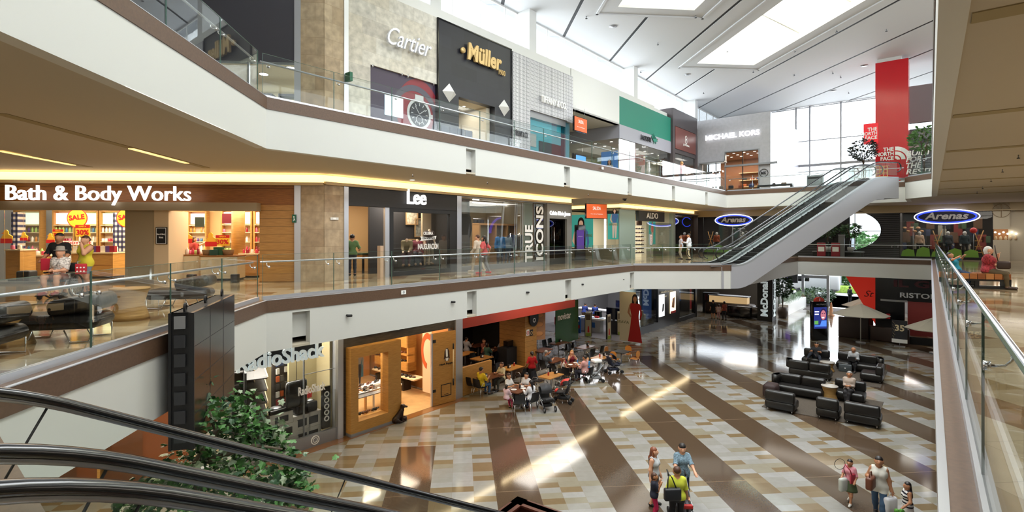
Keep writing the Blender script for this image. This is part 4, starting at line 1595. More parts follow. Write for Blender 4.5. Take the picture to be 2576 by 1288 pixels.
for x in(0,x2*.42,x2*.74,x2):
 MB().box(x-.05,0,0,x+.05,.5,2.25).build('upright',M('pale_wood','b98d5e',.5),t)
MB().box(-.05,0,2.2,x2+.05,.5,2.3).build('top_board',M('pale_wood','b98d5e',.5),t)
MB().box(0,.46,0,x2,.5,2.2).build('back_board',M('sage_board','a9a58c',.6),t)
mk=dict(mannequin=M('mannequin_black','1d1c1d',.4),shoes='20242c',h=.025,headless=True,name='mannequin',cat='mannequin')
person('headless mannequin in bright blue shirt and jeans',W3(fx(1258,17.9),17.9,.05),280,1.78,top=('shirt','2f6fa8',1),bottom=('jeans','2a3a55',1),**mk)
person('headless mannequin in grey-blue denim shirt',W3(fx(1277,17.9),17.9,.05),290,1.76,top=('shirt','8493a0',1),bottom=('jeans','3f5470',1),**mk)
t=thing('clothes_rail','rail of hanging dark shirts beside the denim mannequins','clothes rail',W3(fx(1284,18.3),18.3,0),AF)
MB().tube([(0,0,0),(0,0,1.75),(.9,0,1.75),(.9,0,0)],.02,8).build('rail',m_chrome,t)
for q in range(7):
 MB().rbox(.08+.11*q,-.22,.85,.16+.11*q,.22,1.68,.03).build('hanging_shirt',[m_cl[0],M('shirt_white','d5d3cd',.9),m_cl[5],M('denim','4a5f80',.9)][q%4],t)
t=thing('wall_hanging','row of dark trousers hung high behind the window','clothes',W3(fx(1190,20.5),20.5,1.5),AF)
MB().tube([(0,0,1.1),(.95,0,1.1)],.015,6).build('rail',m_chrome,t)
for q in range(3):
 MB().rbox(.06+.3*q,-.06,0,.28+.3*q,.06,1.05,.03).build('hanging_trousers',m_cl[5],t)
MB_=MB().box(fx(1436)-.02,17.25,0,fx(1437),26,SO)
struct('wall_passage',MB_,m_cream,(0,0,0),AF)
# --- passage between the shops and exit signs
for i,(px,py,l,w_,h_,zc)in enumerate(((1501,549,15.6,1.5,.82,SO),(1461,331,16.4,1.35,.8,9.2))):
 z=ZL(px,py,l)
 t=thing('hanging_sign',['orange exit sign hanging under the middle floor soffit','orange exit sign hanging at the upper passage'][i],'sign',W3(fx(px,l),l,z),AF-.35 if i==0 else AF)
 MB().box(-w_/2-.03,.0,-.03,w_/2+.03,.12,h_+.03).build('sign_case',m_gloss,t)
 MB().box(-w_/2,-.012,0,w_/2,0,h_).build('orange_face',emis('exit_orange','c0501c',.35),t)
 text_mb('SALIDA',w_*.4,h_*.25,.006,.01).xf(T(0,-.016,h_*.58)).build('lettering',m_lw,t)
 text_mb('Paseo de las Multiplazas',w_*.6,h_*.08,.005,.0).xf(T(0,-.016,h_*.25)).build('lettering',m_lw,t)
 for x in(-w_*.4,w_*.4):
  MB().tube([(x,.06,h_),(x,.06,zc-z)],.008,5).build('hanger_rod',m_steel,t)
  # --- purple poster stand
x,y,_=P(1459,654,0)
t=thing('poster_stand','black totem with purple poster in front of the shoe shop','poster stand',(x,y,0),AF-.75)
MB().rbox(-.36,-.1,0,.36,.1,2.35,.03).build('case',m_gloss,t)
MB().box(-.5,-.3,0,.5,.3,.03).build('base',m_black,t)
MB().box(-.25,-.106,.75,.25,-.1,2.0).build('purple_print',emis('purple_print','4f2f86',.4),t)
text_mb('DESCARGA',.3,.05,.004).xf(T(0,-.108,1.55)).build('print_text',m_lw,t)
# --- shoe shop at the passage corner
m_teal=emis('teal_poster','45a596',.45)
t=thing('storefront','glass-cornered shoe shop with dark sign board','shopfront',W3(FB,17,0),AF)
x1,x2,x3=fx(1598)-FB,fx(1628)-FB,fx(1694)-FB
MB().box(0,0,0,x1,.05,3.45).build('corner_glass',M('pale_green_glass','9fb3a9',.15),t)
MB().box(x2,.05,0,x3,.065,2.62).build('window_pane',m_shopglass,t)
MB().box(x3-.1,-.05,0,x3+.3,.3,3.5).build('end_pier',M('pier_green','8f9a8e',.5),t)
MB().box(fx(1603)-FB,-.12,ZL(1634,557,17),fx(1668)-FB,.1,ZL(1634,528,17)).build('sign_board',M('sign_charcoal','2b2b29',.6),t)
MB().box(-.03,0.0,0,0.0,8.2,.75).build('side_plinth',M('plinth_olive','9b967e',.6),t)
MB().box(.0,0.05,.75,.012,8.2,3.45).build('side_glass',m_shopglass,t)
sign('ALDO','white four-letter name on the charcoal shoe shop board',fx(1636),17,ZL(1636,550,17),fx(1650)-fx(1622),.42,m_lw,.03,.0,y=-.15)
struct('wall_shoe_shop',MB().box(FB+.1,22.5,0,46.8,22.6,3.5).box(FB+9.7,17.3,0,FB+9.8,22.5,3.5),m_cream,(0,0,0),AF)
lamp(FB+4,19.5,3.3,240,6,3,NEUT)
def side_poster(px0,px1,py0,py1,f,label,fig,text=None,bg='45a596',glow=.45):
 l0,l1=LXf(px0,f),LXf(px1,f)
 xx,yy=W(f,(l0+l1)/2)
 z=ZF((px0+px1)/2,py1,f)
 return poster(label,(xx,yy,z),AN,abs(l0-l1),ZF((px0+px1)/2,py0,f)-z,bg,fig,None,glow=glow,text=text)
side_poster(1438,1492,540,622,FB+.4,'large teal poster of a dark-haired woman in denim',(-.1,-2.2,4.4,'d9a98c','4c6a94','4c6a94','1c1614'),[('CALL IT SPRING',.3,.75,1.1,.22,'d6c85a')])
side_poster(1529,1557,538,602,FB+.4,'narrow teal poster of a woman in boots',(.1,.1,2.1,'d9a98c','4c6a94','d0b8a8','1c1614'),[('SPRING',0,.95,.7,.16,'d6c85a')])
t=thing('lit_column','bright white vertical light edge between the teal posters','light',W3(FB+.35,LXf(1522,FB+.35),.7),AN)
MB().box(-.06,0,0,.06,.05,2.2).build('light_strip',m_lampc,t)
p=poster('teal poster of a seated woman inside the shoe shop',W3(fx(1641,18.6),18.6,.9),AF,1.25,2.0,'45a596',(0,.1,1.8,'d9a98c','c86a5a','d9a98c','7a2a20'),glow=.45)
t=thing('shoe_rack','tall pale shoe rack with rows of shoes beside the glass corner','shelf',W3(fx(1600,17.5),17.5,0),AF)
rwid=fx(1624,17.5)-fx(1600,17.5)
MB().box(0,.34,0,rwid,.4,2.75).build('back_panel',emis('rack_cream','ead9b4',.5),t)
for q in range(8):
 MB().box(0,0,.28+.3*q,rwid,.36,.31+.3*q).build('shelf_board',m_lw,t)
shoe=MB()
shoe.ball((0,-.06,.035),.05,0,8,(.8,1.7,.6)).ball((0,.07,.05),.05,0,8,(.75,1.2,1.0)).box(-.04,.06,0,.04,.12,.03)
m_shoes=[M('shoe_'+c,c,.35)for c in('17130f','3b2216','6a3a20','221c1c')]
protos=[shoe.build('shoe',m)for m in m_shoes]
for o in protos:
 COL.objects.unlink(o)
def put_shoe(i,loc,rz,label,group,s=1.0):
 o=protos[i%4].copy()
 COL.objects.link(o)
 o.location,o.rotation_euler,o.scale=loc,(0,0,rz),(s,s,s)
 return tag(o,label,'shoe',group)
for q in range(7):
 for j in range(4):
  put_shoe(q+j,W3(fx(1600,17.5)+rwid*(j+.5)/4,17.66,.31+.3*q),AF+1.2,'dark shoe on the tall pale rack of the corner shoe shop','shoes on the tall pale rack',1.15)
b=thing('handbag','brown handbag on top of the pale shoe rack','bag',W3(fx(1613,17.5),17.66,2.41),AF)
MB().rbox(-.3,-.1,0,.3,.1,.33,.05).build('bag_body',M('bag_brown','4a2c1c',.5),b)
MB().tube([(-.15,0,.3),(-.12,0,.48),(.12,0,.48),(.15,0,.3)],.015,6).build('bag_handle',M('bag_brown','4a2c1c',.5),b)
for i,(px,py,l,w_,d_,h_,c)in enumerate(((1532,650,18.6,1.3,.7,.55,'5a2f26'),(1555,652,18.0,1.6,.8,.62,'b8c4b8'),(1580,652,17.4,1.1,.6,.5,'c9d0c4'),(1655,655,17.9,1.8,.6,.55,'8c8a7c'))):
 t=thing('shoe_table',['low dark red shoe table inside the glass corner','pale shoe table inside the glass corner','small pale shoe plinth at the glass corner','long shoe table under the teal seated poster'][i],'table',W3(fx(px,l),l,0),AF)
 MB().box(-w_/2,0,0,w_/2,d_,h_).build('table_block',M('stbl_'+c,c,.5),t)
 MB().box(-w_/2-.02,-.02,h_,w_/2+.02,d_+.02,h_+.03).build('tabletop',m_lw,t)
 for q in range(5):
  put_shoe(q+i,W3(fx(px,l)+(q-2)*w_/5.5,l+.25,h_+.03),AF+2.0+q,'shoe displayed on a low table of the corner shoe shop','shoes on the corner shop tables',1.1)
t=thing('sign_stand','small stand sign on the shoe shop floor under the name board','sign',W3(fx(1637,16.6),16.6,0),AF)
MB().tube([(0,0,0),(0,0,.9)],.02,6).box(-.2,-.15,0,.2,.15,.02).build('stand_post',m_steel,t)
MB().box(-.22,-.03,.9,.22,.03,1.75).box(-.18,-.034,.95,.18,-.03,1.7,1).build('sign_face',[m_steel,m_lw],t)
text_mb('HASTA 50%',.6,.1,.004,.02).xf(T(.04,-.038,1.32,0,0,-math.pi/2)).build('lettering',M('ink_red','b03040',.5),t)
# --- sportswear shop round the corner (left window and far front) and its twin at the right
t=thing('storefront','dark sportswear shop window beside the shoe shop pier','shopfront',W3(fx(1698),17,0),AF)
x1=46.85-fx(1698)
MB().box(0,.05,.15,x1,.065,3.3).build('window_pane',m_shopglass,t)
MB().box(0,0,3.3,x1,.2,3.5).box(0,0,0,x1,.2,.15).build('window_frame',m_black,t)
MB().box(x1-.9,-.05,0,x1,.3,3.4).build('timber_pier',wood('dark_bark','3a2618','22150d',0,.8),t)
struct('wall_sport_shop',MB().box(FB+9.9,21.5,0,52,21.6,3.5).box(52,6,0,52.1,21.5,SO),m_dkwall,(0,0,0),AF)
def oval_sign(px,py,rx_px,ry_px,f,label,back=.1):
 l=LXf(px,f)
 d=f/(FX_*(px-CX)/FPX+FY_)
 rx,rz_=rx_px*d/FPX*1.02,ry_px*d/FPX
 xx,yy=W(f-back,l)
 t=thing('neon_sign',label,'sign',(xx,yy,ZF(px,py,f)),AN)
 MB().disc((0,0),rx*.94,0,0,40,rz_*.94,.08).build('sign_board',M('sign_navy','14183a',.5),t)
 pts=[(rx*math.cos(2*math.pi*k/40),-.03,rz_*math.sin(2*math.pi*k/40))for k in range(41)]
 MB().tube(pts,.035,6,0,False).build('white_neon',emis('neon_white','cfd6ff',2.2),t)
 pts=[(rx*.9*math.cos(2*math.pi*k/40),-.03,rz_*.84*math.sin(2*math.pi*k/40))for k in range(41)]
 MB().tube(pts,.05,6,0,False).build('blue_neon',emis('neon_blue','2a3fd0',1.4),t)
 text_mb('Arenas',rx*1.35,rz_*1.0,.05,.03,.25).xf(T(0,-.06,-rz_*.4)).build('lettering',M('sign_silver','c4c4c8',.3,.4),t)
FM=46.9
def far_shop(px0,px1,label,dep):
 l0,l1=LXf(px0,FM),LXf(px1,FM)
 xx,yy=W(FM,l0)
 t=thing('storefront',label,'shopfront',(xx,yy,0),AN)
 w_=l0-l1
 n=max(2,round(w_/2.6))
 for k in range(n):
  MB().box(w_*k/n+.02,.06,.15,w_*(k+1)/n-.02,.075,3.25).build('window_pane',m_shopglass,t)
 f=MB().box(0,0,3.25,w_,.2,3.35).box(0,0,0,w_,.2,.15)
 for k in range(n+1):
  f.box(w_*k/n-.03,.02,.1,w_*k/n+.03,.12,3.3)
 f.build('window_frame',m_black,t)
 d=MB()
 for k in range(int(w_/.85)):
  xx_=.1+.85*k
  hh=[.55,.7,.48,.62][k%4]
  d.wallprism([(xx_,.15),(xx_+.8,.15),(xx_+.75,.15+hh*.8),(xx_+.4,.15+hh),(xx_+.08,.15+hh*.7)],.03,.05)
 d.build('green_leaf_decal',M('leaf_decal_green','6d9a3a',.6),t)
 return t,w_
far_shop(1768,1904,'dark far sportswear shop front left of the slatted wall',4)
far_shop(2262,2498,'dark far sportswear shop front right of the slatted wall',4)
oval_sign(1846,554,44,14,FM,'blue oval neon sign of the far shop left of the escalator')
oval_sign(2380,545,62,18,FM,'blue oval neon sign of the far shop right of the slatted wall')
t=thing('neon_reflection','blue oval outline imitating the neon reflection in the left sportswear window','sign',W3(fx(1728,18.5),18.5,2.9),AF)  # glowing tube drawn in place of the oval sign's reflection
MB().tube([(1.1*math.cos(a),0,.42*math.sin(a))for a in[2*math.pi*k/30 for k in range(31)]],.03,5,0,False).build('blue_neon',emis('neon_blue','2a3fd0',1.4),t)
lamp(48.5,LXf(1840,48.5),3.4,80,5,2.2,NEUT,AN)
lamp(48.5,LXf(2380,48.5),3.4,110,8,2.2,NEUT,AN)
lamp(FB+13,19,3.4,50,3,2,(.9,.88,1.0))
struct('wall_sport_shop',MB().box(52,-12,0,52.1,2.6,SO).box(FM+.3,LXf(2262,FM)-.05,0,52,LXf(2262,FM)+.05,SO).box(FM+.3,LXf(1905,FM)-.05,0,52,LXf(1905,FM)+.05,SO),m_dkwall,(0,0,0),AF)
mk=dict(mannequin=m_mannw,shoes='2a2a2a',h=.03,name='mannequin',cat='mannequin',hair=None)
far=[(1803,'mannequin in orange jacket in the far left sportswear window','9a4a2c','22242a'),(1722,'mannequin in orange coat behind the shoppers','a0522c','25262c'),(2313,'headless-looking mannequin in pale polo shirt in the far right window','c9a78c','15161a'),(2385,'mannequin in grey hoodie with red top','3a3f46','16171b'),(2427,'mannequin in dark jacket and patterned shirt','2c3a40','15161a'),(1869,'mannequin in striped top beside the escalator','8a8078','2a2b30')]
for px,lab,c1,c2 in far:
 if px==1722:
  loc=W3(fx(px,18.2),18.2,.15)
 else:
  loc=W3(FM+.9,LXf(px,FM+.9),.15)
 person(lab,loc,232+(px%7)*3,1.78,top=('top',c1,1),bottom=('trousers',c2,1),**mk)
t=thing('balloon_stand','red ball ornament in the far right sportswear window','ornament',W3(FM+.8,LXf(2449,FM+.8),0),AN)
MB().ball((0,0,1.98),.2,0,12).build('red_ball',M('ball_red','c4201c',.4),t)
MB().tube([(0,0,.15),(0,0,1.8)],.015,6).build('stand_post',m_steel,t)
for i,(px,lab)in enumerate(((1787,'crossed wooden easel in the far left window'),(2358,'crossed wooden ladder in the far right window'),(2462,'small wooden step ladder in the far right window'))):
 t=thing('easel',lab,'ladder',W3(FM+1.2,LXf(px,FM+1.2),.1),AN)
 MB().tube([(-.3,0,0),(.25,0,1.9)],.03,6).build('rail',m_oaksm,t)
 MB().tube([(.3,.1,0),(-.25,.1,1.9)],.03,6).build('rail',m_oaksm,t)
 for q in range(4):
  MB().box(-.2,.02,.35+.4*q,.2,.08,.39+.4*q).build('rung',m_oaksm,t)
for i,(px,lab,col)in enumerate(((2297,'stand of tan caps in the far right sportswear window','b98a5e'),(1700+162,'rack of shirts in the far left sportswear window','5a5250'))):
 t=thing('display_stand',lab,'display',W3(FM+1.6,LXf(px,FM+1.6),.1),AN)
 MB().tube([(0,0,0),(0,0,2.2)],.03,6).build('stand_post',m_steel,t)
 for q in range(6):
  MB().ball((-.5+.2*q,0,2.1-.25*(q%2)),.13,0,8,(1,1,.7)).build('cap',M('cap_'+col,col,.8),t)
for q in range(22):
 px=(2270,2490)[0]+q*10
 t=tag(MB().rbox(-.25,0,0,.25,.25,.5+.3*(q%3),.04).build('clothes_stack',m_cl[q%6],None,W3(50.2,LXf(px,50.2),.6+.5*(q%4)),AN),'dark folded or hanging clothes deep in the far right sportswear shop','clothes stack','clothes at the back of the far sportswear shop')
 # --- slatted wall with the oval window
l0,l1=LXf(1905,FM),LXf(2262,FM)
xx,yy=W(FM,l0)
ww=l0-l1
cx_=l0-LXf(2112,FM)
cz_=ZF(2130,579,FM)
erx,erz=2.6,1.62
sl=MB()
nn=24
for k in range(nn):
 z=.02+k*(3.3/nn)
 zc=z+.045
 dz=abs(zc-cz_)
 if dz<erz:
  hw=erx*math.sqrt(1-(dz/erz)**2)
  sl.box(0,-.05,z,cx_-hw,.02,z+.085).box(cx_+hw,-.05,z,ww,.02,z+.085)
 else:
  sl.box(0,-.05,z,ww,.02,z+.085)
struct('wall_slats',sl,M('slat_grey','3c3c40',.45),(xx,yy,0),AN)
bkw=MB()
for k in range(66):
 z0,z1=3.3*k/66,3.3*(k+1)/66
 dz=abs((z0+z1)/2-cz_)
 hw=erx*math.sqrt(max(0,1-(dz/erz)**2))if dz<erz else 0
 if hw>0:
  bkw.box(0,.02,z0,cx_-hw,.2,z1).box(cx_+hw,.02,z0,ww,.2,z1)
 else:
  bkw.box(0,.02,z0,ww,.2,z1)
struct('wall_slats_back',bkw,m_black,(xx,yy,0),AN)
wdw=thing('window_3','large oval window in the dark slatted wall','window',(xx,yy,0),AN)
wdw['kind']='structure'
MB().ring((cx_,cz_),erx,erx+.06,-.06,0,48,erz/erx,.28).build('oval_frame',m_black,wdw)
MB().disc((cx_,cz_),erx,.1,0,48,erz,.012).build('window_pane',m_winglass,wdw)
MB().box(cx_+.95,.08,cz_-erz,cx_+1.01,.13,cz_+erz).box(cx_-erx,.08,cz_-.1,cx_+erx,.13,cz_-.05).build('mullion',m_steel,wdw)
def bush(name,label,cat,loc,h,r,n,leafcol,trunk_h=.5,pot=None,group=None,seed=1,leaf=.16,shape=(1,1,1)):
 rnd=random.Random(seed)
 t=thing(name,label,cat,loc,rnd.random()*6,group)
 z0=pot[1]if pot else 0
 if pot:
  MB().lathe([(pot[0]*.75,0),(pot[0],pot[1]*.5),(pot[0]*.95,pot[1]),(pot[0]*.8,pot[1]),(pot[0]*.7,pot[1]*.8)],16).build('pot',pot[2],t)
 st=MB()
 for k in range(4):
  a=k*1.6
  st.tube([(0,0,z0*.8),(.05*math.cos(a),.05*math.sin(a),z0+trunk_h),(r*.5*math.cos(a),r*.5*math.sin(a),z0+trunk_h+(h-trunk_h)*.6)],.02,5,rs=[.03,.02,.01])
 st.build('stem',M('stem_brown','4a3a28',.8),t)
 lf=MB()
 cz=z0+trunk_h+(h-trunk_h)/2
 for k in range(n):
  while True:
   p=Vector((rnd.uniform(-1,1),rnd.uniform(-1,1),rnd.uniform(-1,1)))
   if p.length<1:
    break
  p=p.normalized()*(p.length**.5)
  c=Vector((p.x*r*shape[0],p.y*r*shape[1],cz+p.z*(h-trunk_h)/2))
  d=Vector((p.x+rnd.uniform(-.6,.6),p.y+rnd.uniform(-.6,.6),rnd.uniform(-.6,.5))).normalized()
  s=d.cross(Vector((rnd.uniform(-1,1),rnd.uniform(-1,1),rnd.uniform(-1,1)))).normalized()
  L=leaf*rnd.uniform(.7,1.3)
  lf.add([tuple(c),tuple(c+d*L*.5+s*L*.22),tuple(c+d*L),tuple(c+d*L*.5-s*L*.22)],[(0,1,2,3)])
 lf.build('foliage',leafcol,t)
 return t
m_leafd=M('leaf_dark','2c4a2a',.5,0,(7,.35))
m_leafm=M('leaf_mid','4a7038',.5,0,(7,.35))
for i,px in enumerate((2083,2140)):
 f=FM-1.2
 bush('potted_plant',['left tall potted plant before the oval window','right tall potted plant before the oval window'][i],'plant',W3(f,LXf(px,f),.45),1.75,.55,260,m_leafd,.7,(.22,.35,M('pot_white','b9b9b9',.5)),None,5+i,.24)
f=FM-1.2
t=thing('planter_bench','dark long planter bench under the oval window','bench',W3(f,LXf(2108,f),0),AN)
MB().box(-1.6,-.3,0,1.6,.3,.4).build('bench_base',m_black,t)
MB().box(-1.65,-.33,.4,1.65,.33,.45).build('bench_top',m_steel,t)
t=thing('bollard','grey square post between the two potted plants','post',W3(f-.8,LXf(2117,f-.8),0),AN)
MB().box(-.18,-.18,0,.18,.18,1.65).build('post_shaft',M('post_grey','6a6c6e',.5),t)
MB().box(-.2,-.2,1.65,.2,.2,1.7).build('post_cap',m_steel,t)
for i,px in enumerate((2066,2102)):
 t=thing('floor_sign',['left red notice board on the far bridge','right red notice board on the far bridge'][i],'sign',W3(f-1.0,LXf(px,f-1.0),0),AN)
 MB().rbox(-.28,-.03,.1,.28,.03,1.1,.025).build('board',M('notice_red','8a2230',.5),t)
 MB().box(-.2,-.036,.45,.2,-.03,.8).build('white_label',m_lw,t)
 # --- round-logo pier and corridor at right
l0,l1=LXf(2498,FM),LXf(2540,FM)
xx,yy=W(FM,l0)
s=MB().box(0,0,2.05,l0-l1,.3,SO).box(0,0,0,l0-l1,.3,1.35).box(l0-l1-.04,.3,0,l0-l1+.9,.5,SO)
struct('wall_logo_pier',s,m_cream,(xx,yy,0),AN)
t=thing('round_logo','thin brown round emblem on the cream pier at right','emblem',(xx+(l0-l1)/2*math.cos(AN),yy+(l0-l1)/2*math.sin(AN),ZF(2514,530,FM)),AN)
MB().ring((0,0),.42,.45,-.03,0,36).box(-.02,-.03,-.42,.02,0,.42).box(-.38,-.03,-.02,-.05,0,.02).box(.08,-.03,-.02,.38,0,.02).build('emblem',M('logo_brown','8a7658',.5),t)
t=thing('shop_niche','lit niche with bulbs and goods in the cream pier','niche',(xx,yy,1.35),AN)
MB().box(0,.5,0,l0-l1,.6,.7).build('niche_back',M('niche_back','a8754a',.6),t)
for q in range(6):
 MB().ball((.12+.2*q,.2,.5-.1*(q%2)),.055,0,8).build('bulb',m_lamp,t)
for q in range(5):
 MB().lathe([(.06,0),(.09,.1),(.05,.2),(.04,.24)],10,(.15+.24*q,.3,0)).build('ornament',M('ornament_cream','cdb592',.6),t)
t=thing('purple_arch','purple-lit arch at the right edge of the corridor','arch',(xx+3.1*math.cos(AN),yy+3.1*math.sin(AN),0),AN)
MB().box(-1.6,.2,0,-1.1,.5,SO).build('arch_pier',m_white,t)
MB().ring((.6,1.9),1.75,1.9,.1,0,40,1.0,.3,0,180).build('arch_glow',emis('arch_purple','5a4ad8',.8),t)
MB().box(-1.1,.6,0,3,.8,SO).build('arch_back',M('arch_blue','4a4a66',.6),t)
# --- upper floor
# --- dark shop facing us at the top left
t=thing('storefront','dark blank shopfront with low glazing at the top left','shopfront',(KX,KY,UZ),AR)
zw=ZR(690,156)-UZ
zt=6.6
m_slate=M('slate_panel','3d3c44',.45)
MB().box(-15,0,zw,xr(741),.3,zt-.9).build('dark_fascia',m_slate,t)
MB().box(-15,-.1,zt-.9,xr(741),.3,zt).build('top_band',m_black,t)
for k in range(9):
 MB().box(xr(741)-1.6*(k+1)+.02,.1,.05,xr(741)-1.6*k-.02,.115,zw).build('window_pane',m_shopglass,t)
fr=MB()
for k in range(10):
 fr.box(xr(741)-1.6*k-.03,.06,0,xr(741)-1.6*k+.03,.16,zw)
fr.build('window_frame',m_steel,t)
struct('wall_bag_shop',MB().box(-15,5.0,0,-.3,5.1,zw+.3).box(-.7,.3,0,-.6,5,zw+.3).box(-15,.3,zw+.25,-.3,5,zw+.35),m_cream,(KX,KY,UZ),AR)
x,y,_=R3(-3.5,2.6,0)
area('bag_shop_light',(x,y,UZ+zw+.2),(0,0,AR),5,3,220,(.95,.98,1))
downlights([R3(-1.6-1.3*k,1.4+.9*(k%3),0)[:2]for k in range(6)],UZ+zw+.25,'white downlight in the ceiling of the top left bag shop','downlights of the bag shop',m_lampc,.16)
for i,(a,b)in enumerate(((-2.6,-1.5),(-4.2,-2.9),(-5.9,-4.5))):
 s=thing('display_case',['white lit display case behind the black bag','white lit display case second from the stone pier','white lit display case third from the stone pier'][i],'display case',R3(a,3.2,UZ),AR)
 w=b-a
 MB().box(0,.5,.7,w,.55,2.3).build('lit_back',emis('case_glow','dfe9e6',.8),s)
 MB().box(0,0,0,w,.55,.68).box(-.05,0,0,.02,.55,2.5).box(0,0,2.4,w,.55,2.5).build('case_frame',m_black,s)
for i,(x0,yo,s_,c,lab)in enumerate(((XR(724,2.4),2.4,1.0,'16161a','black tote bag on the dark table beside the stone pier'),(XR(678,2.4),2.4,.8,'7b7064','taupe tote bag left of the black bag'),(XR(655,3.4),3.6,.8,'3c3c44','small grey bag in the second display case'))):
 bgm=M('tote_'+c,c,.45)
 s=thing('tote_bag',lab,'bag',R3(x0,yo,UZ+.9-(.2 if i else .1)),AR)
 MB().add([(-.32*s_,-.12,0),(.32*s_,-.12,0),(.32*s_,.12,0),(-.32*s_,.12,0),(-.2*s_,-.05,.42*s_),(.2*s_,-.05,.42*s_),(.2*s_,.05,.42*s_),(-.2*s_,.05,.42*s_)],[(3,2,1,0),(4,5,6,7),(0,1,5,4),(1,2,6,5),(2,3,7,6),(3,0,4,7)]).build('bag_body',bgm,s)
 MB().tube([(-.12*s_,0,.4*s_),(-.07*s_,0,.62*s_),(.07*s_,0,.62*s_),(.12*s_,0,.4*s_)],.016,6).build('bag_handle',bgm,s)
s=thing('display_table','dark table under the bags beside the stone pier','table',R3(XR(724,2.4)-1.6,2.1,UZ),AR)
MB().box(0,0,.72,2.2,.8,.8).box(.05,.05,0,2.15,.75,.1).build('tabletop',m_black,s)
for a in(.1,2.1):
 MB().box(a-.04,.3,0,a+.04,.5,.72).build('leg',m_black,s)
s=thing('price_card','blue two-part card in front of the black bag','sign',R3(XR(722,1),1.0,UZ),AR)
MB().tube([(0,.02,0),(0,.02,.5)],.015,6).build('stand_post',m_steel,s)
MB().box(-.18,0,.5,.18,.02,.85).box(-.16,0,.28,.16,.02,.46).build('card',M('card_blue','3a68b8',.5),s)
MB().box(-.13,-.004,.58,.13,0,.7).build('card_print',M('card_light','a9c4ee',.5),s)
ch=thing('lounge_chair','black curved lounge chair behind the top left glass rail','chair',R3(-3.6,-3.0,UZ),AR+.5)
MB().rbox(-.9,-.4,.2,.9,.4,.48,.1).build('seat',M('leather_black','15130f',.38,0,None,(30,.15)),ch)
MB().tube([(-.8,.3,.45),(-.6,.38,.95),(.6,.38,.95),(.85,.3,.6)],.09,8).build('backrest',MATS['leather_black'],ch)
for a in(-.7,.7):
 MB().tube([(a,-.3,.2),(a,-.3,.0),(a,.3,0),(a,.3,.2)],.015,6).build('leg',m_chrome,ch)
es=thing('exit_sign','small dark green exit plate on the upper metal strip','sign',W3(fx(868),16.9,ZL(868,208,17)),AF)
MB().box(-.06,-.3,0,.06,0,.32).build('sign_plate',M('exit_green','0f5a40',.5),es)
# --- watch shop in marble
m_marble=brick_mat('grey_marble',1.25,.62,[(0,'c6c2b8'),(.35,'d6d2c8'),(.7,'ccc5b6'),(1,'bdb7ac')],'9a958a',.35,.006)
A=Fr('storefront','marble watch shop front with silver script sign','shopfront',875,UZ)
X,Z=A.x,A.z
z1=Z(1015,187)
xa,xb=X(932),X(1101)
MB().box(0,0,z1,xb,.3,6.15).box(0,0,0,xa,.3,z1).build('marble_wall',m_marble,A.t)
MB().box(xa,.1,.1,xb,.12,z1).build('window_print',M('poster_plum','3b2f45',.3),A.t)
MB().box(xa,.02,0,xb,.09,.1).build('window_sill',m_black,A.t)
ad=MB()
cxw=X(1058)
ad.disc((cxw+.0,1.3),1.35,.095,0,40,1.95,.004)
ad.build('red_print',M('print_crimson','7a1f2c',.4),A.t)
ad=MB()
ad.ring((cxw-.2,1.7),1.0,1.25,.088,0,40,1.0,.004)
ad.build('grey_ring_print',M('print_slate','4b4856',.4),A.t)
wt=MB()
cz=1.78
wt.disc((cxw,cz),.86,.08,0,36,.86,.006).disc((cxw,cz),.7,.074,1,36,.7,.006).disc((cxw,cz),.64,.07,2,36,.64,.004)
for k in range(12):
 a=math.radians(30*k)
 wt.obox((cxw+.53*math.cos(a),.066,cz+.53*math.sin(a)),(.04,.004,.16),0,0,0,-a+math.pi/2)
for k in range(24):
 a=math.radians(15*k)
 wt.obox((cxw+.76*math.cos(a),.07,cz+.76*math.sin(a)),(.02,.004,.06),0,0,0,-a+math.pi/2)
wt.ring((cxw-.0,cz-.3),.2,.23,.066,0,24,1,.004)
wt.obox((cxw-.16,.06,cz+.2),(.03,.004,.5),0,0,0,-.65).obox((cxw+.18,.06,cz+.13),(.03,.004,.5),0,0,0,.95)
wt.box(cxw-.3,.078,cz+.78,cxw+.3,.09,cz+1.05).box(cxw-.28,.078,cz-.98,cxw+.28,.09,cz-.76)
wt.box(cxw+.8,.078,cz-.12,cxw+1.0,.09,cz+.12)
wt.xf(Matrix.Translation((cxw,0,cz))@Matrix.Diagonal((.76,1,.76,1))@Matrix.Translation((-cxw,0,-cz)))
wt.build('watch_print',[M('print_steel','b9bcc0',.4),M('print_black','15161c',.4),M('print_dial','20232e',.4)],A.t)
MB().box(X(971),.07,1.45,X(1017),.095,2.25).build('screen',emis('screen_pale','b9d2dc',.7),A.t)
pn=MB()
for px in(938,1012,1027,1092):
 pn.tube([(X(px),.02,z1-.08),(X(px),.02,z1+.04)],.025,6)
pn.build('glass_clamp',m_chrome,A.t)
m_letter=M('letter_silver','dfe2ec',.35,.2)
sg=sign('Cartier','silver slanted script letters on the marble wall',fx(1022),17,ZL(1022,132,17),fx(1077)-fx(967),.72,m_letter,.1,.0,.45,y=-.18)
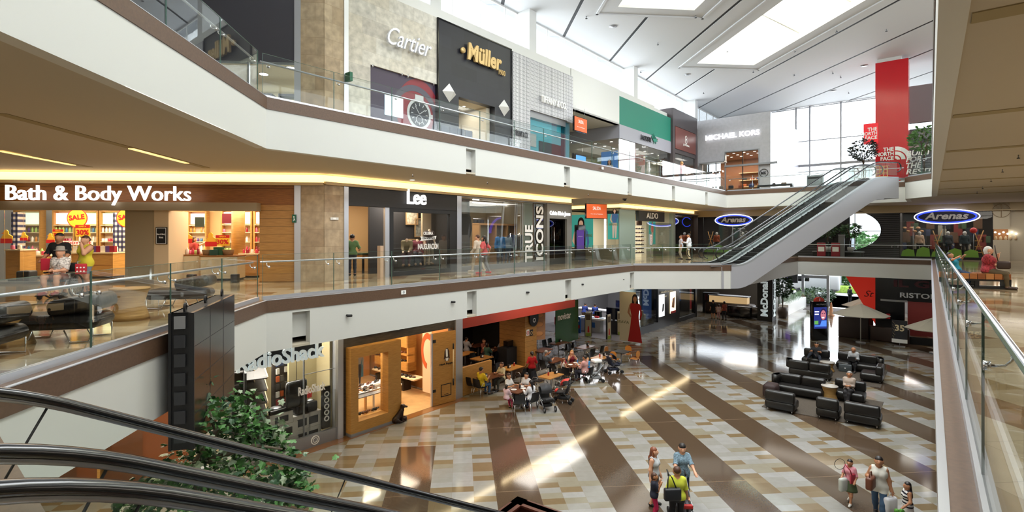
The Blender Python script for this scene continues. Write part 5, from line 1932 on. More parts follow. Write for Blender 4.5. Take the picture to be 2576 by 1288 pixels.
# --- black watch shop
A=Fr('storefront','black tiled watch shop front with gold lettering','shopfront',1101,UZ)
X,Z=A.x,A.z
xd0,xd1,xw=X(1152),X(1243),X(1283)
m_navy=brick_mat('navy_tile',1.6,.55,[(0,'1e1f27'),(.5,'22232c'),(1,'1a1b23')],'17171c',.42,.008,'x',.15)
zd=Z(1160,246)
MB().box(0,-.05,0,xd0,.3,6.1).box(xd1,-.05,0,xw,.3,6.1).box(xd0,-.05,zd,xd1,.3,6.1).build('tiled_wall',m_navy,A.t)
MB().box(-.06,-.08,0,.0,.3,6.15).box(xw,-.08,0,xw+.06,.3,6.15).box(-.06,-.08,6.1,xw+.06,.3,6.15).build('black_border',m_gloss,A.t)
MB().box(xd0,.3,zd,xd1,2.2,zd+.05).box(xd0-.05,.3,0,xd0,2.2,zd).box(xd1-.25,.3,0,xd1,2.2,zd).build('porch',m_cream,A.t)
MB().box(xd0,2.2,0,xd1,2.22,zd).build('door_glass',glass('dark_door_glass',(.16,.18,.2),1.0),A.t)
MB().tube([(xd0+.9,2.12,.4),(xd0+.9,2.12,1.7)],.02,6).tube([(xd0+1.05,2.12,.4),(xd0+1.05,2.12,1.7)],.02,6).build('door_handle',m_chrome,A.t)
lamp((fx(1152)+fx(1243))/2,18.2,UZ+zd-.05,30,1.2,.6,NEUT)
downlights([W(fx(1170),18),W(fx(1205),18)],UZ+zd,'small downlight in the cream porch of the black watch shop','porch downlights',m_lamp,.07)
for i,px in enumerate((1128,1266)):
 d=thing('wall_ornament',['white pyramid ornament left of the black shop porch','white pyramid ornament right of the black shop porch'][i],'ornament',W3(fx(px),16.94,ZL(px,[234,272][i],17)),AF)
 r=.42
 MB().add([(-r,0,0),(0,0,-r),(r,0,0),(0,0,r),(0,-.3,0)],[(0,1,4),(1,2,4),(2,3,4),(3,0,4),(3,2,1,0)]).build('pyramid',m_white,d)
m_gold=M('letter_gold','cfb078',.35,.3)
sg=sign('Müller','gold slab letters on the black watch shop',fx(1212),17,ZL(1212,168,17),fx(1253)-fx(1168),.8,m_gold,.1,.035,.1,y=-.16)
MB().lathe([(.13,-.06),(.13,.06)],16).xf(T(-(fx(1212)-fx(1158)),0,.36,0,math.pi/2)).build('gold_dot',m_gold,sg)
sign('1900','small gold year under the gold slab letters',fx(1257),17,ZL(1257,191,17),fx(1265)-fx(1249),.26,m_gold,.05,.0,y=-.12)
qb=MB()
for k in range(4):
 for z0 in(.15,.85):
  qb.rbox(.12+.5*k,-.12,z0,.58+.5*k,-.051,z0+.65,.03)
qb.build('quilted_panel',M('quilt_navy','2e3448',.25,0,None,(40,.4)),A.t)
# --- jewellery shop in woven metal
g=NG('woven_metal',.38)
g.b.inputs['Metallic'].default_value=.2
fr_=g.op('FRACT',g.op('DIVIDE',g.z,.2))
fx__=g.op('FRACT',g.op('DIVIDE',g.op('ADD',g.x,g.op('MULTIPLY',g.op('ABSOLUTE',g.op('SUBTRACT',fr_,.5)),.07)),.115))
leaf=g.op('MULTIPLY',g.op('LESS_THAN',g.op('ABSOLUTE',g.op('SUBTRACT',fx__,.5)),.26),g.op('GREATER_THAN',fr_,.12))
pan=g.line(g.x,1.15,.03)
c_=g.ramp(leaf,[(0,'8c8c92'),(1,'d8d8dc')])
c_=g.mix(g.op('MULTIPLY',pan,.6),c_,'44444a')
m_woven=g.done(c_)
A=Fr('storefront','woven silver metal jewellery shop front with aqua window','shopfront',1285,UZ)
X,Z=A.x,A.z
xw0,xw1,xe=X(1330),X(1423),X(1437)
zw=Z(1375,290)
zq=zw-.35
MB().box(0,-.12,0,xw0,.3,6.05).box(xw1,-.12,zw-.05,xe,.3,6.05).box(xw0,-.12,zw,xw1,.3,6.05).build('woven_cladding',m_woven,A.t)
MB().box(xw0,.0,zq,xw1,.3,zw).build('window_head',m_steel,A.t)
MB().box(xw1-.05,.05,0,xe-.1,.3,zw).build('aqua_return',M('aqua_dark','2b6f80',.4),A.t)
m_aqua=emis('aqua_panel','4fb4c4',.42)
MB().box(xw0,.3,0,xw1,.32,zq).build('aqua_back',m_aqua,A.t)
MB().box(xw0,.0,.05,xw1,.012,zq).build('window_pane',m_shopglass,A.t)
MB().box(xw0+.3,.24,1.5,xw0+1.0,.3,2.2).box(xw0+1.3,.24,.6,xw0+3.4,.3,1.9,1).build('vitrine_view',[m_lw,M('vitrine_dark','1f3a40',.3)],A.t)
for q in range(6):
 tag(MB().box(-.1,-.06,0,.1,.06,.18+.12*(q%3)).build('jewel_box',M('aqua_box','58b8c4',.5)if q%2 else m_lw,None,W3(fx(1340)+.55*q,17.15,UZ+.55),AF),'small white or aqua gift box in the aqua window','box','gift boxes in the aqua window')
MB().box(xw0+.2,.04,.45,xw1-.2,.28,.54).build('window_shelf',m_lw,A.t)
sign('TIFFANY & CO.','thin white capitals on the woven metal front',fx(1384),17,ZL(1384,268,17),fx(1416)-fx(1353),.36,m_lw,.08,.015,y=-.22)
sign('TIFFANY & CO.','small dark capitals low on the woven metal',fx(1306),17,ZL(1306,345,17),fx(1322)-fx(1291),.28,M('letter_dark','3a3a40',.4),.03,0,y=-.16)
# --- passage on the upper floor
sc=thing('screen_totem','black totem with a blue lit screen in the upper passage','screen',W3(fx(1457,18.5),18.5,UZ),AF)
MB().rbox(-.75,-.1,0,.75,.1,2.0,.03).build('case',m_gloss,sc)
MB().box(-.55,-.108,.35,.66,-.1,1.9).build('screen',emis('screen_blue','4a8fd0',.8),sc)
text_mb('Selecciona tu tienda',.9,.13,.004,.02).xf(T(.05,-.112,1.3)).build('screen_text',m_lw,sc)
struct('wall_passage_upper',MB().box(FA-.1,17.3,UZ,FA,26,9.2),M('passage_green','8f9a80',.7),(0,0,0),AF)
# --- green polo shop
m_green=M('polo_green','1f7a66',.6)
m_pgrey=M('polo_grey','9a9aa4',.5)
t=thing('storefront','green and grey polo shop box with crocodile logo','shopfront',W3(FB,17,UZ),AF)
x3=fx(1690)-FB
zg0,zg1,zg2=ZL(1558,347,17)-UZ,ZL(1558,312,17)-UZ,ZL(1558,241,17)-UZ
MB().box(0,0,zg1,x3,9,zg2).build('green_box',m_green,t)
MB().box(-.02,-.02,zg0,x3,9,zg1).build('grey_band',m_pgrey,t)
MB().box(x3,-.05,0,x3+.25,.3,zg2-.3).build('white_pilaster',m_lw,t)
for k in range(4):
 MB().box(x3*k/4+.02,.03,0,x3*(k+1)/4-.02,.045,zg0).build('window_pane',m_shopglass,t)
for k in range(3):
 MB().box(.02,.1+2.9*k,0,.035,2.95+2.9*k,zg0).build('side_pane',m_shopglass,t)
MB().tube([(x3*.52,-.06,.2),(x3*.52,-.06,2.2)],.025,6).tube([(x3*.49,-.06,.2),(x3*.49,-.06,2.2)],.025,6).build('door_handle',m_chrome,t)
struct('wall_polo_shop',MB().box(FB+.1,23,UZ,FB+x3,23.1,UZ+zg0).box(FB+x3+.1,17.3,UZ,FB+x3+.2,23,UZ+zg0),M('polo_wall','a3ab92',.7),(0,0,0),AF)
lamp(FB+x3/2,19.8,UZ+zg0-.1,200,6,3.5,NEUT)
downlights([W(FB+.9+1.35*(k%7),18.1+1.3*(k//7))for k in range(14)],UZ+zg0,'round white downlight in the ceiling of the polo shop','downlights of the polo shop',m_lamp,.1)
sign('LACOSTE','black capitals on the grey band of the polo shop',fx(1622.5),17,ZL(1622.5,355,17),fx(1636)-fx(1610),.36,m_black,.05,.015,y=-.08)
cr=thing('crocodile_logo','green crocodile logo right of the black capitals','logo',W3(fx(1645),16.93,ZL(1645,359,17)),AF)
body=[(-.75,.3),(-.45,.42),(-.1,.38),(.2,.5),(.5,.42),(.85,.5),(.55,.3),(.9,.22),(.5,.15),(.2,.12),(-.2,.05),(-.45,.1),(-.7,.5),(-.5,.85),(-.9,.55)]
MB().wallprism([(a*.62,b*.75)for a,b in body],-.03,0).wallprism([(-.2,.08),(-.1,.05),(-.12,-.1),(-.22,-.1)],-.03,0).wallprism([(.1,.1),(.2,.1),(.2,-.08),(.1,-.08)],-.03,0).build('crocodile',m_green,cr)
MB().wallprism([(.36,.3),(.55,.3),(.42,.24)],-.04,-.03).build('red_mouth',m_red,cr)
bn=thing('sale_banner','tall dark red sale banner behind the polo shop glass','banner',W3(fx(1591,17.4),17.4,UZ+.25),AF)
MB().box(-.5,0,0,.5,.03,2.9).build('banner_cloth',M('banner_red','9a1830',.6),bn)
text_mb('SALE',.7,.26,.006,.03).xf(T(0,-.004,1.6)).build('lettering',m_lw,bn)
text_mb('REBAJAS',.8,.14,.006,.02).xf(T(0,-.004,2.0)).build('lettering',m_lw,bn)
poster('blue poster of a man in pale clothes inside the polo shop',W3(FB+.5,LXf(1533,FB+.5),UZ+.35),AN,1.3,2.2,'4a7ec0',(0,-.6,2.3,'b98a6c','c9c2bc','a8b0b8','2a1c16'),glow=.35)
for i,(px,c)in enumerate(((1549,'38a0a8'),(1563,'d0402c'),(1581,'b8cfd8'))):
 person(['bust in turquoise polo at the corner of the polo shop','bust in red polo at the corner of the polo shop','bust in pale blue polo at the corner of the polo shop'][i],W3(fx(px,17.5),17.5,UZ),262,1.55,top=('polo',c,.5),bottom=('trousers','8a8a84',1),mannequin=m_mannw,headless=True,h=.03,name='mannequin',cat='mannequin')
op=thing('window_lettering','round dark open lettering on the polo shop glass','lettering',W3(fx(1678),17.0,ZL(1678,432,17)),AF)
text_mb('OP',.9,.5,.006,.02).xf(T(0,0,.62)).build('lettering',m_black,op)
text_mb('EN',.9,.5,.006,.02).build('lettering',m_black,op)
for i,px in enumerate((1648,1672)):
 s=thing('low_table',['low white table with violet light in the polo shop','second low white table near the open lettering'][i],'table',W3(fx(px,19),18.6,UZ),AF)
 MB().box(-.9,0,.0,.9,.8,.7).build('table_block',emis('violet_glow','9488e0',.5),s)
 MB().box(-.95,-.05,.7,.95,.85,.76).build('tabletop',m_lw,s)
 # --- dark jeweller with maroon sign
t=thing('storefront','dark bronze jeweller front with maroon sign box','shopfront',W3(fx(1693,16.8),16.8,UZ),AF)
x1=fx(1754,16.8)-fx(1693,16.8)
m_bronze=M('bronze_panel','4a4345',.4,.2)
hz=7.0
MB().box(0,0,5.6,x1,1.2,hz).box(0,0,0,.45,1.2,5.6).box(x1-.45,0,0,x1,1.2,5.6).box(.45,.02,3.4,x1-.45,.3,3.75).build('bronze_frame',m_bronze,t)
MB().box(.45,-.03,3.75,x1-.45,.1,5.55).build('maroon_sign',M('maroon_sign','6e342a',.3),t)
MB().ring((x1/2,4.9),.15,.2,-.05,0,20,1,.02).ring((x1/2,4.6),.17,.22,-.05,0,20,1,.02).build('sign_emblem',m_lw,t)
text_mb('JOYERIA',1.4,.2,.02,.01).xf(T(x1/2,-.05,4.15)).build('lettering',m_lw,t)
MB().box(.45,.08,0,x1-.45,.1,3.4).build('window_pane',m_shopglass,t)
MB().box(.45,1.1,0,x1-.45,1.2,3.4).build('window_back',M('window_umber','5c5449',.6),t)
text_mb('18·14',1.3,.62,.01,.01).xf(T(x1/2+.2,.06,1.9)).build('lettering',m_lw,t)
lamp(fx(1724),17.4,UZ+3.2,12,2,.5,NEUT)
# --- grey shop closing the gallery
t=thing('storefront','pale grey shop box with white two-word sign and corner glazing','shopfront',W3(FM,17,UZ),AN)
LM=lambda px:17-LXf(px,FM)
ZM=lambda px,py:ZF(px,py,FM)-UZ
xe=LM(1938)
zt=ZM(1850,292)
m_mk=brick_mat('pale_grey_panel',2.4,.7,[(0,'b4b4ba'),(1,'bbbbc1')],'adadb3',.4,.006,'x',.2)
wx0,wx1,zwt=LM(1825),LM(1908),ZM(1866,380)
dx0,zdt=LM(1766),ZM(1795,412)
MB().box(0,0,zwt,xe,.3,zt).box(0,0,zdt,wx0,.3,zwt).box(0,0,0,dx0,.3,zdt).box(wx1,0,0,xe,.3,zwt).build('front_wall',m_mk,t)
MB().box(xe-.3,.3,0,xe,11,zt).build('side_wall',M('side_grey','c3c4d4',.35),t)
MB().box(dx0,.1,0,wx1,.12,zwt).build('window_pane',m_shopglass,t)
MB().box(dx0-.1,-.6,zdt,wx0+.1,.1,zdt+.1).box(wx0-.06,-.06,0,wx0,.2,zwt+.06).box(wx0-.06,-.06,zwt,wx1+.06,.2,zwt+.08).box(wx1,-.06,0,wx1+.06,.2,zwt).box(wx0,-.3,2.55,xe+.6,.05,2.7).build('window_frame',m_steel,t)
fr=MB()
for x in(dx0+1.2,wx0+1.4,wx0+2.8):
 fr.box(x-.03,.06,0,x+.03,.14,zdt if x<wx0 else zwt)
fr.build('mullion',m_black,t)
wm=M('caramel_wall','8f5f40',.6)
bk=MB().box(.3,5.4,0,xe-.3,5.5,zwt).box(.3,.3,zwt,xe-.3,5.5,zwt+.05)
bk.build('back_wall',wm,t)
sh=MB()
for z in(.6,1.2,1.8,2.5):
 sh.box(wx0-.3,4.9,z,wx1,5.4,z+.05)
sh.build('wall_shelf',m_cpale,t)
x,y=W(FM+2.6,LXf(1850,FM+2.6))
area('grey_shop_light',(x,y,UZ+zwt-.1),(0,0,AN),5,3,260,(1,.85,.68))
downlights([W(FM+.8+1.1*(k//6),17-dx0-.8-.85*(k%6))for k in range(18)],UZ+zwt,'round downlight in the brown ceiling of the grey shop','downlights of the grey shop',m_lamp,.1)
cols=['2f3f7a','7a4a2c','3a2a26','8a7a6a','222226','a8562c']
for q in range(15):
 b=MB().rbox(-.16,-.08,0,.16,.08,.24,.03)
 b.tube([(-.08,0,.22),(-.05,0,.36),(.05,0,.36),(.08,0,.22)],.012,5)
 c=cols[q%6]
 tag(b.build('handbag',M('hbag_'+c,c,.5),None,W3(FM+5.1,17-(wx0+.2+.62*(q%5)),UZ+[.65,1.25,1.85][q//5]),AN),'handbag on the wall shelves of the pale grey shop','bag','handbags in the pale grey shop')
for q in range(8):
 b=MB().rbox(-.2,-.1,0,.2,.1,.3,.03)
 b.tube([(-.1,0,.28),(-.06,0,.44),(.06,0,.44),(.1,0,.28)],.014,5)
 c=cols[(q+2)%6]
 tag(b.build('handbag',M('hbag_'+c,c,.5),None,W3(FM+1.0,17-(dx0+.5+.85*q),UZ+.75),AN),'handbag on the low window ledge of the pale grey shop','bag','handbags on the window ledge')
tag(MB().box(dx0+.1,.6,0,wx1-.1,1.4,.75).build('window_ledge',m_oakdark,None,W3(FM,17,UZ),AN),'brown window ledge inside the pale grey shop','ledge')
cl=thing('chandelier','small glowing chandelier at the left window of the grey shop','chandelier',W3(FM+1.5,17-LM(1792),UZ+2.2),AN)
MB().ring((0,0),.45,.5,-.02,0,24).xf(T(0,0,.1,0,math.pi/2)).build('ring',M('copper','a8623c',.3,.8),cl)
for q in range(8):
 MB().ball((.45*math.cos(q*.785),.45*math.sin(q*.785),.2+.1*(q%2)),.055,0,6).build('bulb',m_lamp,cl)
MB().tube([(0,0,.1),(0,0,zwt-2.2)],.01,5).build('hanger_rod',m_black,cl)
sl,sr=LXf(1776,FM),LXf(1912,FM)
q=W3(FM-.12,(sl+sr)/2,ZF(1844,347,FM))
sign('MICHAEL KORS','white glowing two-word sign on the grey shop front',loc=q,rz=AN,w=sl-sr,h=.46,mat=m_screenw,depth=.06,bold=.02,name='store_sign')
q=W3((FXl(1955,10.75)+FXl(2010,10.75))/2,10.6,ZL(1980,372,10.7))
sign('MICHAEL KORS','white two-word sign on the side wall of the grey shop',loc=q,rz=AF,w=FXl(2006,10.75)-FXl(1956,10.75),h=.5,mat=m_screenw,depth=.08,bold=.03)
lg=thing('round_logo','dark round two-letter emblem on the grey shop corner','emblem',W3(FM-.04,LXf(1922,FM),ZF(1922,435,FM)),AN)
MB().ring((0,0),.3,.34,-.02,0,30).build('ring',m_black,lg)
text_mb('MK',.42,.26,.02,.01).xf(T(0,-.01,-.13)).build('lettering',m_black,lg)
bnch=thing('gallery_bench','black frame bench behind the far upper balustrade','bench',W3(43.2,LXf(1950,43.2),UZ),AN)
MB().box(-1.2,-.25,.38,1.2,.25,.5).build('seat',m_black,bnch)
for a in(-1.15,1.15):
 MB().box(a-.08,-.25,0,a+.08,.25,.38).build('leg',m_black,bnch)
for i,px in enumerate((2043,2061)):
 b=thing('litter_bin',['left steel waste bin before the far glass wall','right steel waste bin before the far glass wall'][i],'bin',W3(43.0,LXf(px,43.0),UZ),AN)
 MB().rbox(-.3,-.25,0,.3,.25,1.0,.06).build('bin_body',M('bin_steel','6f7476',.4,.5),b)
 MB().box(-.24,-.256,.72,.24,-.25,.86).build('bin_slot',m_black,b)
 # --- red column and right-hand upper shop
rl=2.0
cxy=P(2243,480,UZ)
f_c,l_c=45.7,LXf(2243,45.7)
hw=.95
t=thing('banner_column','tall glossy red clad column rising to the roof ceiling','column',W3(f_c,l_c,UZ),AN)
ztop=CZ-UZ-.25
m_tnf=M('banner_red_gloss','c81e28',.18,0,None,(1.2,.25))
MB().box(-hw,0,0,hw,1.6,ztop).build('red_cladding',m_tnf,t)
MB().box(-hw+.1,.05,ztop,hw-.4,1.4,ztop+.25).build('column_head',m_white,t)
def tnf(parent,x,z,s,logo):
 for k,wd in enumerate(('THE','NORTH','FACE')):
  ww_={'THE':.62,'NORTH':1.05,'FACE':.78}[wd]*s
  text_mb(wd,ww_,.28*s,.02,.03).xf(T(x-ww_/2,-.02,z-.33*s*k)).build('lettering',m_lw,parent)
 if logo:
  q=MB()
  for r0,r1 in((.1,.28),(.36,.6),(.68,.95)):
   pts=[(r*math.cos(a)+.08,r*math.sin(a))for r,rng in((r1,range(9)),(r0,range(8,-1,-1)))for a in[math.pi/2*i/8 for i in rng]]
   q.wallprism([(x+a*s,z-.66*s+b*s)for a,b in pts],-.03,0)
  q.build('dome_logo',m_lw,parent)
tnf(t,.12,ZF(2240,380,f_c)-UZ,.98,True)
t2=thing('projecting_sign','red box sign with white lettering projecting left of the red column','sign',W3(f_c-.1,LXf(2191,f_c),ZF(2191,362,f_c)),AN)
wd_=LXf(2172,f_c)-LXf(2209,f_c)
hh_=ZF(2191,311,f_c)-ZF(2191,362,f_c)
MB().box(-wd_/2,0,0,wd_/2,.3,hh_).build('sign_box',emis('sign_red_glow','d0202c',.35),t2)
tnf(t2,wd_/2-.06,hh_*.62,.92,False)
t=thing('storefront','grey upper shop front with dark window right of the red column','shopfront',W3(50,3.0,UZ),AN)
MB().box(0,0,5.2,17,.4,8.0).build('grey_wall',M('grey_render','7d7878',.6),t)
MB().box(0,.2,0,17,.22,5.2).build('window_pane',m_shopglass,t)
MB().box(0,3.0,0,17,3.1,5.2).build('window_back',M('window_dim','5a5a60',.6),t)
MB().box(0,.0,3.3,17,.3,3.5).build('transom',m_steel,t)
wl_=thing('window_lettering','pale slanted lettering on the upper right shop glass','lettering',W3(45,LXf(2307,45),UZ+.8),AN)
for k,wd in enumerate(('BUILT','FOR','THE','RESTLESS')):
 text_mb(wd,.28*len(wd),.36,.01,.02,.2).xf(T(-.6+.14*len(wd),0,1.3-.42*k)).build('lettering',m_lw,wl_)
MB().box(-.9,.02,-.2,1.5,.03,1.9).build('glass_sheet',m_shopglass,wl_)
MB().box(-.9,-.1,-.8,1.5,.15,-.2).build('glass_foot',m_steel,wl_)
fpl=40.2
bush('potted_tree','round-crowned potted tree beside the top of the far escalator','plant',W3(43.5,LXf(2172,43.5),UZ),2.7,.75,420,M('leaf_black','1a201c',.6),1.25,(.35,.6,M('pot_dark','3a3a3e',.5)),None,12,.24)
bush('potted_tree','green potted plant right of the red column','plant',W3(42.5,LXf(2325,42.5),UZ),2.9,.7,300,m_leafm,1.3,(.4,.7,M('pot_olive','3a4a40',.5)),None,13,.3)
for i,px in enumerate((2163,2218)):
 s=thing('guard_panel',['small pale grid guard panel at the far escalator top','small yellow grid guard panel beside the red column'][i],'panel',W3(40.9,LXf(px,40.9),UZ),AN)
 mb=MB()
 for a in range(4):
  mb.box(-.3+.2*a-.02,0,.2,-.3+.2*a+.02,.03,1.1)
 for b in range(5):
  mb.box(-.32,0,.2+.22*b-.02,.32,.03,.2+.22*b+.02)
 mb.build('grid',M('grid_'+'wy'[i],['d8d8d4','c8a04a'][i],.5),s)
 MB().tube([(0,.015,0),(0,.015,.2)],.02,6).build('stand_post',m_steel,s)
for i,(a,b)in enumerate(((1733,1762),(1767,1786))):
 pass
 # --- ground floor shops on the left
CGZ=SG-GZ
t=thing('storefront','glass electronics shop front with silver block letters','shopfront',W3(fx(470),17,GZ),AF)
X=lambda px:fx(px)-fx(470)
for a,b in((470,560),(560,640),(640,767),(767,847)):
 MB().box(X(a)+.01,.05,.42,X(b)-.01,.065,CGZ).build('window_pane',m_shopglass,t)
MB().box(0,-.02,0,X(847),.12,.42).build('steel_base',m_steel,t)
MB().box(X(767),.09,.42,X(770),.14,CGZ).box(X(767),.07,2.55,X(847),.1,2.57).build('glass_joint',m_steel,t)
em=MB().ring((X(792),.22),.13,.16,-.04,0,20).ring((X(792),.22),.07,.09,-.04,0,20)
em.build('round_emblem',m_lw,t)
z=ZL(800,893,17)
m_block=M('letter_pale_silver','cfdcde',.3,.1,None,None,.5,.25)
sg=sign('RadioShack','large silver block letters under the left slab edge',(fx(583)+fx(802))/2,17,z,fx(802)-fx(583),.52,m_block,.09,.02,y=-.3)
MB().box(-(fx(802)-fx(583))/2,.1,.02,(fx(802)-fx(583))/2,.18,.56).build('letter_rail',m_black,sg)
sign('RadioShack','small white lettering on the electronics shop glass',(fx(752)+fx(820))/2,17,ZL(786,989,17),fx(820)-fx(752),.3,m_lw,.01,.03,y=.04,name='window_lettering')
struct('wall_electronics_shop',MB().box(fx(470),24,GZ,fx(847),24.1,SG).box(fx(847)-.1,17.3,GZ,fx(847),24,SG).box(fx(470)-6,17,GZ,fx(470)-5.9,24,SG),M('wall_olive','a89a74',.7),(0,0,0),AF)
struct('wall_electronics_divider',MB().box(fx(770),18.2,GZ,fx(847)-.1,18.3,SG),M('wall_olive2','b3a67e',.7),(0,0,0),AF)
lamp(fx(690),19.0,SG-.1,620,5,3,NEUT)
lamp(fx(800),17.7,SG-.1,40,1.6,.5,NEUT)
for j,(px,l)in enumerate(((640,18.4),(610,19.6))):
 s=thing('gondola_shelf',['dark stepped gondola shelf behind the block letters','second dark gondola shelf at the left of the electronics shop'][j],'shelf',W3(fx(px,l),l,GZ),AF+1.2)
 MB().box(-1.5,.3,0,1.5,.36,3.0).build('back_panel',m_black,s)
 for q in range(7):
  MB().box(-1.5,-.3,.35+.4*q,1.5,.3,.38+.4*q).build('shelf_board',M('shelf_charcoal','33302d',.5),s)
  MB().box(-1.5,-.33,.35+.4*q,1.5,-.3,.41+.4*q).build('price_strip',m_cpale,s)
ms=[M('pack_'+c,c,.4)for c in('8a2024','c9c5bc','2b3a5a','5a564e','b3562c','3a3734')]
pw=thing('peg_wall','tall peg wall of hanging packets in the electronics shop','shelf',W3(fx(690,18.6),18.6,GZ),AF+.25)
MB().box(0,.1,.3,2.3,.16,3.6).build('peg_board',M('pegboard','4a443c',.6),pw)
pk=MB().box(-.06,-.03,0,.06,.03,.2)
pks=[]
for m in ms:
 o=pk.build('blister_pack',m)
 COL.objects.unlink(o)
 pks.append(o)
rnd=random.Random(3)
ca,sa=math.cos(AF+.25),math.sin(AF+.25)
bx,by=W(fx(690,18.6),18.6)
for r in range(11):
 for q in range(12):
  if rnd.random()<.12:
   continue
  o=pks[(rnd.randrange(6)if r>4 else rnd.choice((0,4,1,5)))].copy()
  COL.objects.link(o)
  lx=.12+.185*q
  o.location=(bx+lx*ca-.03*sa*-1,by+lx*sa-.03*ca,GZ+.4+.28*r)
  o.rotation_euler=(0,0,AF+.25)
  tag(o,'small blister packet hanging on the peg wall of the electronics shop','packet','packets on the peg wall')
boxes=[(712,1110,1.0,.5,.35,0),(712,1110,.95,.5,.5,.36),(706,1110,.8,.45,.4,.87),(757,1108,.62,.45,.5,0),(757,1108,.62,.45,.5,.51),(786,1100,.6,.45,.5,0),(786,1100,.6,.45,.5,.51)]
for i,(px,py,w_,d_,h_,z0)in enumerate(boxes):
 b=thing('carton',['lowest wide carton in the turntable stack','middle wide carton in the turntable stack','top grey carton under the black turntable','lower white fryer carton, left stack','upper white fryer carton, left stack','lower white fryer carton, right stack','upper white fryer carton, right stack'][i],'box',W3(fx(px,17.35),17.5,GZ+.1+z0),AF)
 MB().box(-w_/2,-d_/2,0,w_/2,d_/2,h_).build('carton_body',M('carton_white','c9c6be',.6),b)
 MB().rbox(-w_*.3,-d_/2-.008,h_*.2,w_*.3,-d_/2+.03,h_*.75,.02).build('printed_picture',M('print_dark','2f3033',.5),b)
for i,(px,zt_)in enumerate(((706,1.37),(757,1.11),(786,1.11))):
 b=thing('appliance',['black turntable on top of the wide cartons','black fryer on the left white cartons','black fryer on the right white cartons'][i],'appliance',W3(fx(px,17.35),17.5,GZ+zt_),AF)
 if i==0:
  MB().rbox(-.4,-.22,0,.4,.22,.14,.05).build('appliance_body',m_gloss,b)
  MB().lathe([(.18,.14),(.18,.17),(.02,.18)],20,(-.1,0,0)).build('platter',m_steel,b)
 else:
  MB().rbox(-.2,-.18,0,.2,.18,.36,.06).build('appliance_body',m_gloss,b)
  MB().lathe([(.12,.36),(.08,.4),(.02,.42)],12).build('lid',m_steel,b)
sp=thing('speaker','slim black tower speaker printed with five round cones','speaker',W3(fx(826),17.12,GZ+.45),AF)
MB().box(-.16,0,0,.16,.1,1.5).build('cabinet',m_gloss,sp)
for q in range(5):
 MB().ring((0,.35+.22*q),.06,.1,-.02,0,18).build('cone_ring',m_lw,sp)
bp=thing('speaker','black bag-shaped speaker hanging behind the small lettering','speaker',W3(fx(757),17.3,ZL(757,1022,17.3)),AF)
MB().rbox(-.38,-.1,0,.38,.1,.95,.1).build('speaker_body',m_gloss,bp)
MB().tube([(0,0,.9),(0,0,3.0)],.01,5).build('hanger_wire',m_black,bp)
b=thing('alarm_box','small red alarm box on the olive wall','box',W3(fx(779,18.1),18.15,ZL(779,1000,18.1)),AF)
MB().box(-.08,-.06,0,.08,0,.22).build('alarm_shell',m_red,b)
t=thing('storefront','brown panelled front with steel pull handles under the left slab','shopfront',W3(fx(470),17,GZ),AR)
MB().box(-6.5,.2,0,0,.4,CGZ).build('brown_wall',M('rust_brown','7a4628',.4),t)
for x0 in(-2.4,-4.2):
 MB().box(x0,.1,0,x0+1.1,.16,2.6).build('door_glass',m_shopglass,t)
 MB().tube([(x0+.15,.02,.6),(x0+.15,.02,2.0)],.03,8).build('door_handle',m_chrome,t)
 MB().box(x0-.08,.05,0,x0,.2,2.7).build('door_post',m_oaksm,t)
x,y,_=P(200,1200,SG)
xx,yy=W(fx(470)-3,14.5)
area('undercroft_light',(xx,yy,SG-.05),(0,0,AR),6,2,260,WARM)
# --- shoe shop with wooden window
f860=fx(860)
t=thing('storefront','dark stone shoe shop front with big oak window frame','shopfront',W3(f860,17,GZ),AF)
X=lambda px:fx(px)-f860
Z=lambda px,py:ZL(px,py,17)-GZ
zt=3.25
m_slatedk=M('slate_black','3d3833',.6,0,(3,.35,(1,1,6)))
MB().box(0,-.02,zt,X(1143),.3,CGZ).box(0,-.02,0,X(869),.3,zt).box(X(1139),-.02,0,X(1143),.3,zt).build('stone_surround',m_slatedk,t)
wf=MB()
xa,xb=X(869),X(995)
wf.box(xa,-.35,.12,xb,.15,.5).box(xa,-.35,zt-.38,xb,.15,zt).box(xa,-.35,.5,xa+.32,.15,zt-.38).box(xb-.62,-.35,.5,xb,.15,zt-.38)
wf.build('oak_window_frame',m_oaksm,t)
MB().box(xa+.32,.0,.5,xb-.62,.012,zt-.38).build('window_pane',m_shopglass,t)
MB().box(xa,-.36,0,xb,.2,.12).build('steel_sill',m_steel,t)
sg=sign('Hush Puppies','white lettering over the oak shoe shop, mostly behind the slab edge',(fx(900)+fx(1042))/2,17,GZ+3.62,fx(1042)-fx(895),.62,m_lw,.1,.04,y=-.12)
dz0,dz1=0.02,3.15
dr=thing('shop_door','open oak door leaf with a dog emblem and long handle','door',W3(fx(1087),16.95,GZ),AF-.12)
wd_=X(1139)-X(1087)
MB().box(0,0,dz0,wd_,.07,dz1).build('door_leaf',m_oaksm,dr)
MB().box(-.07,-.0,dz0,0,.09,dz1).build('door_edge',m_alu,dr)
MB().tube([(wd_-.2,-.09,1.05),(wd_-.2,-.09,2.35)],.03,8).build('handle_bar',M('handle_cream','d8c49a',.4),dr)
MB().tube([(wd_-.2,-.09,.75),(wd_-.2,-.09,1.05)],.034,8).tube([(wd_-.2,-.09,2.35),(wd_-.2,-.09,2.6)],.034,8).build('handle_end',m_black,dr)
pf=MB()
x0,x1,z0,z1=.42,.98,.32,.86
for a in((x0,z0,x1,z0+.03),(x0,z1-.03,x1,z1),(x0,z0,x0+.03,z1),(x1-.03,z0,x1,z1),(.6,z0+.08,.82,z0+.1)):
 pf.box(a[0],-.012,a[1],a[2],0,a[3])
pf.build('pet_flap_outline',m_black,dr)
dg=MB()
